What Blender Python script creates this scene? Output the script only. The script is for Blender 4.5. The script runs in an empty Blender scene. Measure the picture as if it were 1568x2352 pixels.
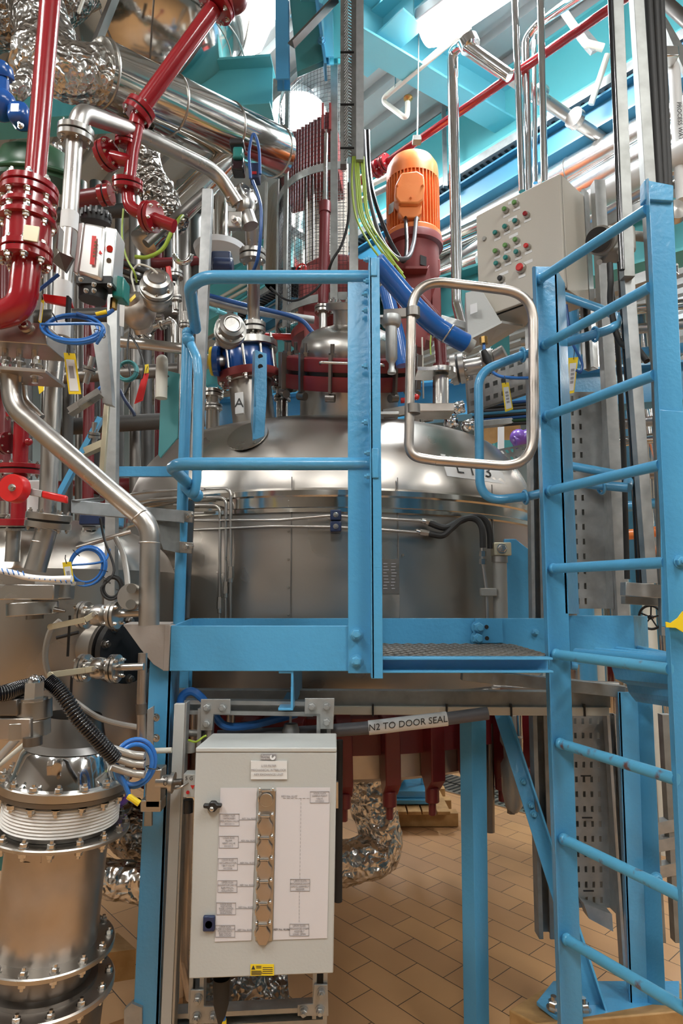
import bpy, bmesh, math, random
from mathutils import Vector, Matrix, Quaternion, noise
random.seed(7)
SC = bpy.context.scene
COL = SC.collection
# ---------------------------------------------------------------- camera
FPX = 1450.0; PITCH = math.radians(7.5); EYE = Vector((0, 0, 1.6))
cam_d = bpy.data.cameras.new('camera'); cam = bpy.data.objects.new('camera', cam_d); COL.objects.link(cam)
cam.location = EYE; cam.rotation_euler = (math.pi/2+PITCH, 0, 0)
cam_d.sensor_fit = 'VERTICAL'; cam_d.sensor_height = 36.0; cam_d.lens = FPX/2352*36.0
cam_d.clip_start = 0.05; cam_d.clip_end = 100
SC.camera = cam
# ---------------------------------------------------------------- world, exposure
W = bpy.data.worlds.new('world'); SC.world = W; W.use_nodes = True
W.node_tree.nodes['Background'].inputs[0].default_value = (0.80, 0.86, 1.0, 1)
W.node_tree.nodes['Background'].inputs[1].default_value = 0.12
SC.view_settings.view_transform = 'Standard'; SC.view_settings.look = 'None'
SC.view_settings.gamma = 1.0; SC.view_settings.use_curve_mapping = False
SC.view_settings.exposure = 0.85
LAMP = 1.0           # overall lamp strength
# ---------------------------------------------------------------- photo geometry helpers
def ray(px, py):
    c, s = math.cos(PITCH), math.sin(PITCH); a = px-784.0; b = 1176.0-py
    return Vector((a, FPX*c-b*s, FPX*s+b*c))
def P(px, py, Y):
    r = ray(px, py); return EYE+r*(Y/r.y)
def Pz(px, py, z):
    r = ray(px, py); return EYE+r*((z-EYE.z)/r.z)
def pr(n, Y): return n*Y/FPX
UD = Vector((-0.68, 0.733, 0)).normalized()     # building grid: away to the left
VD = Vector((0.733, 0.68, 0)).normalized()      # building grid: away to the right
# ---------------------------------------------------------------- mesh builder
def frame_from(d, up=None):
    d = d.normalized()
    if up is None: up = Vector((0, 0, 1))
    if abs(d.dot(up.normalized())) > .98: up = Vector((0, 1, 0)) if abs(d.y) < .9 else Vector((1, 0, 0))
    x = d.cross(up).normalized(); y = x.cross(d).normalized()
    return x, y
def fillet(pts, rad, n=8):
    if not rad or len(pts) < 3: return [Vector(p) for p in pts]
    out = [Vector(pts[0])]
    for i in range(1, len(pts)-1):
        a, b, c = Vector(pts[i-1]), Vector(pts[i]), Vector(pts[i+1])
        d1 = (a-b); d2 = (c-b); l1, l2 = d1.length, d2.length
        if l1 < 1e-6 or l2 < 1e-6: out.append(b); continue
        d1 /= l1; d2 /= l2
        ang = d1.angle(d2)
        if ang > math.pi-.03: out.append(b); continue
        t = min(rad/math.tan(ang/2), l1*.49, l2*.49)
        p0, p1 = b+d1*t, b+d2*t
        for k in range(n+1):
            u = k/n
            out.append(p0*(1-u)**2+b*2*u*(1-u)+p1*u*u)
    out.append(Vector(pts[-1])); return out
def catmull(pts, n=10):
    p = [Vector(q) for q in pts]; p = [p[0]*2-p[1]]+p+[p[-1]*2-p[-2]]; out = []
    for i in range(1, len(p)-2):
        for k in range(n):
            t = k/n; a, b, c, d = p[i-1], p[i], p[i+1], p[i+2]
            out.append(.5*((2*b)+(c-a)*t+(2*a-5*b+4*c-d)*t*t+(3*b-a-3*c+d)*t**3))
    out.append(p[-2]); return out
class MB:
    def __init__(s): s.v = []; s.f = []
    def add(s, vs, fs):
        o = len(s.v); s.v += [Vector(v) for v in vs]; s.f += [tuple(i+o for i in f) for f in fs]; return s
    def box(s, c, size, ax=None):
        c = Vector(c); x, y, z = ax if ax else (Vector((1, 0, 0)), Vector((0, 1, 0)), Vector((0, 0, 1)))
        hx, hy, hz = size[0]/2, size[1]/2, size[2]/2
        vs = [c+x*(hx*i)+y*(hy*j)+z*(hz*k) for k in (-1, 1) for j in (-1, 1) for i in (-1, 1)]
        return s.add(vs, [(0, 2, 3, 1), (4, 5, 7, 6), (0, 1, 5, 4), (2, 6, 7, 3), (0, 4, 6, 2), (1, 3, 7, 5)])
    def hexa(s, q, d):
        """quad q (4 points, counter-clockwise from outside) thickened by vector d behind it"""
        q = [Vector(p) for p in q]; d = Vector(d); vs = q+[p+d for p in q]
        return s.add(vs, [(0, 1, 2, 3), (7, 6, 5, 4), (0, 4, 5, 1), (1, 5, 6, 2), (2, 6, 7, 3), (3, 7, 4, 0)])
    def prism(s, poly, d):
        n = len(poly); q = [Vector(p) for p in poly]; d = Vector(d)
        return s.add(q+[p+d for p in q], [tuple(range(n)), tuple(range(2*n-1, n-1, -1))]+[(i, i+n, (i+1) % n+n, (i+1) % n) for i in range(n)])
    def sweep(s, prof, p0, p1, up=None, closed=True):
        """prof: 2-D points (side, up) extruded straight from p0 to p1"""
        p0, p1 = Vector(p0), Vector(p1); x, y = frame_from(p1-p0, up)
        return s.prism([p0+x*a+y*b for a, b in prof], p1-p0)
    def tube(s, pts, r, seg=16, cap=True, rf=None):
        pts = [Vector(p) for p in pts]; P2 = [pts[0]]
        for p in pts[1:]:
            if (p-P2[-1]).length > 1e-5: P2.append(p)
        pts = P2; n = len(pts)
        if n < 2: return s
        T = []
        for i in range(n):
            a = pts[max(i-1, 0)]; b = pts[min(i+1, n-1)]; T.append((b-a).normalized())
        x, y = frame_from(T[0]); vs = []
        for i in range(n):
            if i:
                q = T[i-1].rotation_difference(T[i]); x = q @ x; y = q @ y
            rr = r if rf is None else rf(i/(n-1), i)
            for k in range(seg):
                a = 2*math.pi*k/seg
                vs.append(pts[i]+x*math.cos(a)*rr+y*math.sin(a)*rr)
        fs = []
        for i in range(n-1):
            for k in range(seg):
                k2 = (k+1) % seg
                fs.append((i*seg+k, i*seg+k2, (i+1)*seg+k2, (i+1)*seg+k))
        if cap:
            fs.append(tuple(range(seg-1, -1, -1))); fs.append(tuple((n-1)*seg+k for k in range(seg)))
        return s.add(vs, fs)
    def cyl(s, p0, p1, r, r2=None, seg=24):
        r2 = r if r2 is None else r2
        return s.tube([p0, p1], r, seg, True, lambda u, i: r if i == 0 else r2)
    def lathe(s, prof, o, axis=(0, 0, 1), seg=48, a0=0, a1=2*math.pi, cap=False, ref=None):
        """prof: (radius, height) list"""
        o = Vector(o); ax = Vector(axis).normalized(); x, y = frame_from(ax, ref)
        full = abs(a1-a0-2*math.pi) < 1e-6; m = seg if full else seg+1; vs = []
        for r, h in prof:
            for k in range(m):
                a = a0+(a1-a0)*k/seg
                vs.append(o+ax*h+x*math.cos(a)*r+y*math.sin(a)*r)
        fs = []
        for i in range(len(prof)-1):
            for k in range(seg):
                k2 = (k+1) % m
                fs.append((i*m+k, i*m+k2, (i+1)*m+k2, (i+1)*m+k))
        if cap and full:
            fs.append(tuple(range(m-1, -1, -1))); fs.append(tuple((len(prof)-1)*m+k for k in range(m)))
        return s.add(vs, fs)
    def sphere(s, c, r, seg=16, rings=10, sc=(1, 1, 1)):
        c = Vector(c); vs = [c+Vector((0, 0, r*sc[2]))]
        for i in range(1, rings):
            t = math.pi*i/rings
            for k in range(seg):
                a = 2*math.pi*k/seg
                vs.append(c+Vector((r*sc[0]*math.sin(t)*math.cos(a), r*sc[1]*math.sin(t)*math.sin(a), r*sc[2]*math.cos(t))))
        vs.append(c-Vector((0, 0, r*sc[2]))); fs = []
        for k in range(seg):
            fs.append((0, 1+k, 1+(k+1) % seg)); fs.append((len(vs)-1, 1+(rings-2)*seg+(k+1) % seg, 1+(rings-2)*seg+k))
        for i in range(rings-2):
            for k in range(seg):
                a = 1+i*seg+k; b = 1+i*seg+(k+1) % seg
                fs.append((a, a+seg, b+seg, b))
        return s.add(vs, fs)
    def torus(s, c, axis, R, r, seg=32, ts=10, a0=0, a1=2*math.pi, ref=None):
        x, y = frame_from(Vector(axis), ref); c = Vector(c)
        full = abs(a1-a0-2*math.pi) < 1e-6
        pts = [c+x*R*math.cos(a0+(a1-a0)*k/seg)+y*R*math.sin(a0+(a1-a0)*k/seg) for k in range(seg+1)]
        return s.tube(pts, r, ts, not full)
    def rough(s, amp, freq, seed=0):
        for i, v in enumerate(s.v):
            q = v*freq+Vector((seed, seed*.7, -seed))
            n = noise.noise_vector(q)+noise.noise_vector(q*2.3)*.5
            s.v[i] = v+n*amp
        return s
WLOC = {}
def link(o, parent=None):
    COL.objects.link(o)
    if parent is not None: o.parent = parent
    return o
def obj(name, mb, mat, parent=None, smooth=True, ang=35, bevel=0, base=False, sub=0):
    lo = Vector((min(v.x for v in mb.v), min(v.y for v in mb.v), min(v.z for v in mb.v)))
    hi = Vector((max(v.x for v in mb.v), max(v.y for v in mb.v), max(v.z for v in mb.v)))
    c = (lo+hi)/2
    if parent is None: c = Vector((c.x, c.y, lo.z))
    me = bpy.data.meshes.new(name); me.from_pydata([v-c for v in mb.v], [], mb.f)
    bm = bmesh.new(); bm.from_mesh(me); bmesh.ops.recalc_face_normals(bm, faces=bm.faces[:]); bm.to_mesh(me); bm.free()
    me.materials.append(mat)
    if smooth:
        me.shade_smooth(); me.set_sharp_from_angle(angle=math.radians(ang))
    o = bpy.data.objects.new(name, me); link(o, parent)
    pl = WLOC[parent.name] if parent is not None else Vector((0, 0, 0))
    o.location = c-pl; WLOC[o.name] = c.copy()
    if bevel:
        m = o.modifiers.new('bevel', 'BEVEL'); m.width = bevel; m.segments = 2; m.limit_method = 'ANGLE'; m.angle_limit = math.radians(50)
        m.harden_normals = False
    if sub:
        m = o.modifiers.new('sub', 'SUBSURF'); m.levels = sub; m.render_levels = sub
    return o
USED = {}
def tag(o, label, cat, group=None, kind=None):
    o['label'] = label; o['category'] = cat
    if group: o['group'] = group
    if kind: o['kind'] = kind
    if label in USED and not group: print('DUPLICATE LABEL', label)
    USED[label] = 1
    return o
def thing(name, label, cat, loc, group=None):
    o = bpy.data.objects.new(name, None); o.empty_display_size = .05; link(o)
    o.location = Vector(loc); WLOC[o.name] = Vector(loc); tag(o, label, cat, group); return o
def struct(name, mb, mat, **k):
    o = obj(name, mb, mat, **k); o['kind'] = 'structure'; return o
_MC = {}
def inst(name, key, maker, mat, pos, axis, parent, scale=1.0, roll=0.0):
    """copy of a small cached mesh, its local z laid along axis"""
    k = (key, mat.name)
    if k not in _MC:
        mb = maker(); me = bpy.data.meshes.new(name); me.from_pydata([v[:] for v in mb.v], [], mb.f)
        bm = bmesh.new(); bm.from_mesh(me); bmesh.ops.recalc_face_normals(bm, faces=bm.faces[:]); bm.to_mesh(me); bm.free()
        me.materials.append(mat); me.shade_smooth(); me.set_sharp_from_angle(angle=math.radians(35)); _MC[k] = me
    o = bpy.data.objects.new(name, _MC[k]); link(o, parent)
    pos = Vector(pos); pl = WLOC[parent.name] if parent is not None else Vector((0, 0, 0))
    o.location = pos-pl; WLOC[o.name] = pos.copy()
    q = Vector((0, 0, 1)).rotation_difference(Vector(axis).normalized())
    o.rotation_mode = 'QUATERNION'; o.rotation_quaternion = q @ Quaternion((0, 0, 1), roll)
    o.scale = (scale,)*3
    return o
def bolt_mesh():          # hex head, washer, stub: unit = head across-flats 1
    m = MB(); m.lathe([(0, .0), (.72, 0), (.72, .12), (0, .12)], (0, 0, 0), seg=16)
    m.lathe([(.0, .12), (.56, .12), (.56, .62), (.47, .7), (0, .7)], (0, 0, 0), seg=6)
    m.lathe([(.28, .68), (.28, 1.1), (0, 1.1)], (0, 0, 0), seg=10); return m
def bolt(pos, axis, size, parent, mat=None, name='bolt'):
    return inst(name, 'bolt', bolt_mesh, mat or M['bolt'], pos, axis, parent, size, random.random())
def text(body, pos, xdir, ydir, size, mat, parent, name='lettering', align='CENTER', thick=0.0004):
    cu = bpy.data.curves.new('t', 'FONT'); cu.body = body; cu.size = size; cu.align_x = align; cu.align_y = 'CENTER'; cu.extrude = thick; cu.resolution_u = 3
    to = bpy.data.objects.new('t', cu); COL.objects.link(to)
    dg = bpy.context.evaluated_depsgraph_get(); me = bpy.data.meshes.new_from_object(to.evaluated_get(dg))
    bpy.data.objects.remove(to); bpy.data.curves.remove(cu)
    x = Vector(xdir).normalized(); y = Vector(ydir).normalized(); z = x.cross(y)
    me.transform(Matrix((x, y, z)).transposed().to_4x4()); me.materials.clear(); me.materials.append(mat)
    o = bpy.data.objects.new(name, me); link(o, parent); pos = Vector(pos)
    o.location = pos-(WLOC[parent.name] if parent else Vector((0, 0, 0))); WLOC[o.name] = pos.copy()
    return o
# ---------------------------------------------------------------- materials
M = {}
def mat(name, col, rough=.5, metal=0., coat=0., bump=None, var=None, spec=None, emit=None, alpha=None, trans=None, rvar=None):
    m = bpy.data.materials.new(name); m.use_nodes = True; nt = m.node_tree; b = nt.nodes['Principled BSDF']
    b.inputs['Base Color'].default_value = (*col, 1); b.inputs['Roughness'].default_value = rough; b.inputs['Metallic'].default_value = metal
    b.inputs['Coat Weight'].default_value = coat; b.inputs['Coat Roughness'].default_value = .12
    if spec is not None: b.inputs['Specular IOR Level'].default_value = spec
    if trans: b.inputs['Transmission Weight'].default_value = trans
    tc = nt.nodes.new('ShaderNodeTexCoord')
    geo = nt.nodes.new('ShaderNodeNewGeometry')
    def noi(scale, det=3, vec=None, dist=0):
        n = nt.nodes.new('ShaderNodeTexNoise'); n.inputs['Scale'].default_value = scale; n.inputs['Detail'].default_value = det; n.inputs['Distortion'].default_value = dist
        nt.links.new(vec or geo.outputs['Position'], n.inputs['Vector']); return n
    if var:      # (amount, scale, second colour)
        n = noi(var[1], 4); r = nt.nodes.new('ShaderNodeValToRGB'); r.color_ramp.elements[0].position = .5-.5*var[0] if len(var) < 4 else var[3]; r.color_ramp.elements[1].position = .72
        r.color_ramp.elements[0].color = (*col, 1); r.color_ramp.elements[1].color = (*var[2], 1)
        nt.links.new(n.outputs['Fac'], r.inputs['Fac']); nt.links.new(r.outputs['Color'], b.inputs['Base Color'])
    if rvar:
        n = noi(rvar[1], 3); mr = nt.nodes.new('ShaderNodeMapRange'); mr.inputs[1].default_value = .3; mr.inputs[2].default_value = .7; mr.inputs[3].default_value = max(0, rough-rvar[0]); mr.inputs[4].default_value = rough+rvar[0]
        nt.links.new(n.outputs['Fac'], mr.inputs[0]); nt.links.new(mr.outputs[0], b.inputs['Roughness'])
    if bump:     # (scale, strength, kind)
        bp = nt.nodes.new('ShaderNodeBump'); bp.inputs['Strength'].default_value = bump[1]; bp.inputs['Distance'].default_value = bump[3] if len(bump) > 3 else .004
        if len(bump) > 2 and bump[2] == 'vor':
            n = nt.nodes.new('ShaderNodeTexVoronoi'); n.inputs['Scale'].default_value = bump[0]; nt.links.new(geo.outputs['Position'], n.inputs['Vector']); out = n.outputs['Distance']
            nd = noi(bump[0]*.6, 2); mx = nt.nodes.new('ShaderNodeVectorMath'); mx.operation = 'MULTIPLY_ADD'; mx.inputs[1].default_value = (.12, .12, .12)
            nt.links.new(nd.outputs['Color'], mx.inputs[0]); nt.links.new(geo.outputs['Position'], mx.inputs[2]); nt.links.new(mx.outputs[0], n.inputs['Vector'])
        else:
            n = noi(bump[0], 3); out = n.outputs['Fac']
        nt.links.new(out, bp.inputs['Height']); nt.links.new(bp.outputs[0], b.inputs['Normal'])
    if emit: b.inputs['Emission Color'].default_value = (*emit[0], 1); b.inputs['Emission Strength'].default_value = emit[1]
    M[name] = m; return m
mat('blue', (.072, .315, .56), .32, coat=.3, bump=(60, .35), var=(.4, 3, (.085, .35, .60)))
mat('blue_worn', (.09, .36, .57), .38, coat=.15, bump=(60, .3), var=(.0, 26, (.13, .06, .055), .60))
mat('teal', (.10, .46, .50), .5, bump=(20, .1), var=(.5, 1.2, (.12, .50, .55)))
mat('teal_light', (.16, .55, .66), .5)
mat('green_teal', (.05, .24, .25), .45)
mat('royal_blue', (.012, .085, .34), .22, coat=.3)
mat('wrap_blue', (.02, .12, .42), .2, coat=.4, bump=(18, .25))
mat('hose_blue', (.03, .16, .50), .3)
mat('cable_blue', (.02, .09, .30), .35)
mat('red', (.28, .008, .014), .2, coat=.5, bump=(30, .12))
mat('dark_red', (.15, .012, .016), .38, bump=(25, .2), coat=.1)
mat('primer_red', (.20, .025, .025), .5, bump=(22, .2), var=(.4, 8, (.25, .04, .035)))
mat('signal_red', (.55, .012, .012), .3, coat=.3)
mat('orange', (.78, .20, .045), .38, coat=.15, bump=(25, .2), var=(.3, 6, (.85, .26, .07)))
mat('steel', (.46, .44, .41), .32, 1, rvar=(.08, 6), bump=(12, .05))
mat('steel_pipe', (.50, .475, .445), .34, 1, rvar=(.08, 10), bump=(25, .05))
mat('steel_worn', (.42, .37, .32), .38, 1, var=(.5, 9, (.55, .50, .46)), rvar=(.1, 12))
mat('steel_dark', (.22, .205, .19), .42, 1, rvar=(.1, 8))
mat('tank_steel', (.50, .465, .425), .34, 1, rvar=(.10, 2.2), bump=(5, .12, 'n', .01))
mat('clad', (.74, .74, .73), .24, 1, bump=(4, .1, 'n', .01))
mat('mirror_clad', (.66, .64, .60), .12, 1, bump=(5, .12, 'n', .012), rvar=(.04, 3))
mat('chrome', (.80, .80, .80), .08, 1)
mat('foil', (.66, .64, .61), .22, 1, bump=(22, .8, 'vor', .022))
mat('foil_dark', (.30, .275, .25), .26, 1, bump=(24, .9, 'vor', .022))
mat('galv', (.34, .35, .345), .48, .75, var=(.6, 30, (.45, .46, .455)), rvar=(.1, 25))
mat('galv_dark', (.22, .225, .215), .5, .6, var=(.5, 20, (.32, .33, .32)))
mat('bolt', (.62, .60, .57), .25, 1)
mat('bolt_blue', (.10, .36, .58), .35)
mat('black', (.012, .012, .013), .35)
mat('black_gloss', (.01, .01, .012), .15, coat=.5)
mat('rubber', (.02, .02, .02), .6)
mat('navy', (.012, .025, .075), .35)
mat('panel', (.49, .455, .39), .42, bump=(120, .1))
mat('cabinet', (.47, .48, .46), .4, bump=(140, .08))
mat('cast', (.36, .35, .32), .48, .5, bump=(60, .3))
mat('paper', (.64, .615, .63), .35)
mat('label_white', (.70, .70, .69), .5)
mat('ink', (.03, .03, .03), .6)
mat('ink_soft', (.30, .29, .30), .6)
mat('yellow', (.80, .58, .02), .35)
mat('green_btn', (.10, .25, .06), .3, coat=.3)
mat('teal_btn', (.01, .18, .16), .3, coat=.3)
mat('white_paint', (.78, .79, .80), .45)
mat('white_bellows', (.82, .80, .77), .4, bump=(8, .05))
mat('pale_pipe', (.62, .60, .52), .4)
mat('wood', (.50, .30, .12), .6, var=(.5, 14, (.30, .16, .05)), bump=(30, .4))
mat('purple', (.16, .07, .36), .3)
mat('green', (.02, .08, .035), .35)
mat('alu', (.74, .73, .71), .34, .9)
ORD = ['first', 'second', 'third', 'fourth', 'fifth', 'sixth', 'seventh', 'eighth', 'ninth', 'tenth', 'eleventh', 'twelfth']
mat('wire_yg', (.30, .42, .04), .4)
mat('grey_cable', (.10, .10, .11), .45)
mat('bronze', (.45, .28, .10), .3, 1)
mat('clear_hose', (.36, .34, .31), .3, .3)
mat('taupe', (.33, .29, .26), .45, bump=(40, .2))
mat('lever_brass', (.55, .50, .36), .4, .6)
mat('emissive', (1, 1, 1), .5, emit=((.92, .97, 1.0), 14))
mat('skylight', (1, 1, 1), .5, emit=((.95, 1.0, 1.0), 6))
mat('concrete', (.45, .45, .43), .7, var=(.5, 2, (.38, .38, .37)))
mat('wall', (.20, .25, .26), .6)
mat('green_glow', (.05, .8, .3), .4)
mat('lamp_shell', (.75, .76, .78), .4)
mat('grating', (.26, .25, .23), .5, .6, bump=(50, .4))
# ---------------------------------------------------------------- light
def G(u, v, z): return UD*u+VD*v+Vector((0, 0, z))
ZC = 5.2
def area(loc, target, sx, sy, power, col=(1, .97, .92)):
    l = bpy.data.lights.new('area', 'AREA'); l.shape = 'RECTANGLE'; l.size = sx; l.size_y = sy; l.energy = power*LAMP; l.color = col
    o = bpy.data.objects.new('room_light', l); COL.objects.link(o); o.location = loc
    o.rotation_mode = 'QUATERNION'; o.rotation_quaternion = (Vector(target)-Vector(loc)).to_track_quat('-Z', 'Y'); return o
# rows of ceiling lamps: positions (x, y, z) shared by the light and the lamp housing built further down
LAMPS_BACK = [(-1.9, -.1, 4.6), (1.5, -.4, 4.6), (-.2, -2.4, 4.6), (3.9, .0, 4.6), (-4.6, 1.0, 4.6)]
LAMPS_FAR = [(4.6, 7.4, 4.6), (-5.5, 7.5, 4.6), (.2, 8.0, 4.6), (5.4, 4.4, 4.6)]
for x, y, z in LAMPS_BACK: area((x, y, z-.1), (x, y, 0), .3, 1.5, 80, (1, .95, .86))
for x, y, z in LAMPS_FAR: area((x, y, z-.1), (x, y, 0), .3, 1.5, 170, (1, .95, .86))
LAMP_A = P(1165, -52, 3.0); LAMP_B = P(686, 258, 4.15); LAMP_C = P(600, 120, 5.2)
area(LAMP_A-Vector((0, 0, .14)), LAMP_A-Vector((0, 0, 2)), .2, .8, 42, (.92, .97, 1))
area(LAMP_B-Vector((0, 0, .14)), LAMP_B-Vector((0, 0, 2)), .3, .3, 45, (.94, .98, 1))
# ---------------------------------------------------------------- profiles and constructors
def prI(h, w, tf, tw): return [(-w/2, -h/2), (w/2, -h/2), (w/2, -h/2+tf), (tw/2, -h/2+tf), (tw/2, h/2-tf), (w/2, h/2-tf), (w/2, h/2), (-w/2, h/2), (-w/2, h/2-tf), (-tw/2, h/2-tf), (-tw/2, -h/2+tf), (-w/2, -h/2+tf)]
def prC(h, w, t, s=1): return [(0, -h/2), (s*w, -h/2), (s*w, -h/2+t), (s*t, -h/2+t), (s*t, h/2-t), (s*w, h/2-t), (s*w, h/2), (0, h/2)]
def prL(a, b, t, s=1): return [(0, 0), (s*a, 0), (s*a, t), (s*t, t), (s*t, b), (0, b)]
def prB(w, h): return [(-w/2, -h/2), (w/2, -h/2), (w/2, h/2), (-w/2, h/2)]
def prStrut(w=.041): t = .004; h = w/2; return [(-h, -h), (h, -h), (h, h), (h*.45, h), (h*.45, h-t*2), (h-t, h-t*2+.002), (h-t, -h+t), (-h+t, -h+t), (-h+t, h-t*2+.002), (-h*.45, h-t*2), (-h*.45, h), (-h, h)]
def pts3(L, Y=None):
    return [P(*q) if len(q) == 3 else P(q[0], q[1], Y) for q in L]
def line_z(x0, y0, x1, y1, z, e0=0, e1=0):
    a, b = Pz(x0, y0, z), Pz(x1, y1, z); d = (b-a).normalized(); return a-d*e0, b+d*e1
def one(name, label, cat, mb, m, group=None, kind=None, **k):
    o = obj(name, mb, m, **k); return tag(o, label, cat, group, kind)
def pipe(label, pts, r, m='steel_pipe', bend=None, name='pipe', cat='pipe', group=None, seg=20, Y=None, spl=False, root=None, n=8):
    p = pts3(pts, Y) if not isinstance(pts[0], Vector) else pts
    q = catmull(p, 10) if spl else fillet(p, bend if bend is not None else r*3, n)
    mb = MB().tube(q, r, seg)
    if root is not None: return obj(name, mb, M[m], root)
    o = obj(name, mb, M[m]); return tag(o, label, cat, group)
def flange(c, axis, R, t, nb, parent, m='steel', bs=None, gap=True, bm=None, bore=0, name='flange', sp=.82, back=True):
    """pair of bolted rings with a gasket; bolts are sub-parts"""
    c = Vector(c); a = Vector(axis).normalized(); g = t*.14 if gap else 0
    mb = MB()
    def ring(h0, h1):
        mb.lathe([(bore, h0), (R*.97, h0), (R, h0+t*.06), (R, h1-t*.06), (R*.97, h1), (bore, h1)], c, a, 40)
    if gap: ring(-t, -g); ring(g, t)
    else: ring(-t/2, t/2)
    f = obj(name, mb, M[m], parent)
    if gap: obj('gasket', MB().lathe([(0, -g), (R*.90, -g), (R*.90, g), (0, g)], c, a, 32), M['rubber'], f)
    x, y = frame_from(a); bs = bs or R*.17; H = t if gap else t/2
    for k in range(nb):
        an = 2*math.pi*(k+.5)/nb; q = c+x*math.cos(an)*R*sp+y*math.sin(an)*R*sp
        bolt(q+a*H, a, bs, f, bm)
        if back: bolt(q-a*H, -a, bs, f, bm)
    return f
def fpipe(label, pts, r, flanges=(), m='steel_pipe', bend=None, name='pipe_run', cat='pipe', group=None, fm='steel', nb=4, bm=None, Y=None, spl=False):
    """pipe thing with flanges given as (point, axis, R, t)"""
    p = pts3(pts, Y) if not isinstance(pts[0], Vector) else pts
    lo = min(p, key=lambda v: v.z); t = thing(name, label, cat, lo, group)
    q = catmull(p, 10) if spl else fillet(p, bend if bend is not None else r*3)
    obj('pipe', MB().tube(q, r, 24), M[m], t)
    for f in flanges:
        flange(f[0], f[1], f[2], f[3], f[4] if len(f) > 4 else nb, t, fm, bm=bm)
    return t
def foil_pipe(label, pts, r, m='foil', amp=.012, freq=9, seed=0, name='foil_wrapped_pipe', bend=None, group=None, Y=None):
    p = pts3(pts, Y); q = fillet(p, bend or r*2, 14)
    # resample densely
    out = [q[0]]
    for a, b in zip(q, q[1:]):
        n = max(1, int((b-a).length/.012))
        for k in range(1, n+1): out.append(a.lerp(b, k/n))
    mb = MB().tube(out, r, 40); mb.rough(amp, freq, seed); mb.rough(amp*.35, freq*3.4, seed+3)
    return one(name, label, 'pipe', mb, M[m], group, ang=60)
def beam(label, p0, p1, prof, m='teal', name='steel_beam', cat='beam', up=None, bevel=0, group=None, parent=None):
    mb = MB().sweep(prof, p0, p1, up)
    if parent is not None: return obj(name, mb, M[m], parent, bevel=bevel)
    return one(name, label, cat, mb, M[m], group, bevel=bevel)
def cable(label, pts, r, m='black', cat='cable', name='cable', Y=None, group=None, seg=10, n=10):
    p = pts3(pts, Y) if not isinstance(pts[0], Vector) else pts
    return one(name, label, cat, MB().tube(catmull(p, n), r, seg), M[m], group)
def coil(label, c, axis, R, r, turns, m, extra=(), name='coiled_hose', cat='hose', sq=.8, jit=.12):
    c = Vector(c); x, y = frame_from(Vector(axis)); a = Vector(axis).normalized(); p = []
    for k in range(int(turns*28)+1):
        an = 2*math.pi*k/28; rr = R*(1+jit*math.sin(an*.37+1)); p.append(c+x*math.cos(an)*rr+y*math.sin(an)*rr*sq+a*(k/28*r*1.7-turns*r*.8))
    for e in extra: p.append(e)
    q = p[:-len(extra)]+catmull([p[-len(extra)-1]]+list(extra), 8) if extra else p
    t = thing(name, label, cat, c)
    obj('hose', MB().tube(q, r, 10), M[m], t)
    for an in (0.8, 3.4):
        d = (x*math.cos(an)+y*math.sin(an)*sq)*R
        tt = (-x*math.sin(an)+y*math.cos(an)*sq).normalized()
        obj('cable_tie', MB().torus(c+d, tt, r*turns*1.0+r, r*.25, 16, 6), M['black'], t)
    return t
def tagplate(label, pts, n=(0, -1, 0), m='yellow', lines=4, name='hanging_tag', bars=True):
    """tag traced as quad (TL, TR, BR, BL) of world points"""
    q = [Vector(p) for p in pts]; N = (q[1]-q[0]).cross(q[3]-q[0]).normalized()
    if N.y > 0: N = -N
    t = thing(name, label, 'tag', min(q, key=lambda v: v.z))
    obj('frame', MB().hexa(q, -N*.002), M[m], t)
    def at(u, v): return q[0].lerp(q[1], u).lerp(q[3].lerp(q[2], u), v)
    obj('insert', MB().hexa([at(.14, .16)+N*.001, at(.86, .16)+N*.001, at(.86, .93)+N*.001, at(.14, .93)+N*.001], -N*.001), M['label_white'], t)
    if bars:
        mb = MB()
        for k in range(lines):
            v0 = .32+.45*k/lines; mb.hexa([at(.3, v0)+N*.0015, at(.7, v0)+N*.0015, at(.7, v0+.3/lines)+N*.0015, at(.3, v0+.3/lines)+N*.0015], -N*.001)
        obj('print', mb, M['ink_soft'], t)
    obj('tie', MB().tube([at(.5, .06)+N*.002, at(.5, -.12)+N*.006, at(.5, -.25)], .0012, 6), M['black'], t)
    return t
def wheel(label, c, axis, R, m='black', name='handwheel', cat='handwheel', spokes=3):
    t = thing(name, label, cat, c); a = Vector(axis).normalized(); x, y = frame_from(a); c = Vector(c)
    obj('rim', MB().torus(c, a, R, R*.11, 28, 10), M[m], t)
    mb = MB().cyl(c-a*R*.2, c+a*R*.2, R*.2, seg=14)
    for k in range(spokes):
        an = 2*math.pi*k/spokes+.4; mb.tube([c, c+(x*math.cos(an)+y*math.sin(an))*R*.97], R*.07, 8)
    obj('spoke_hub', mb, M[m], t)
    obj('stem', MB().cyl(c-a*R*.2, c-a*R*.9, R*.09), M['bolt'], t); return t
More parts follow.
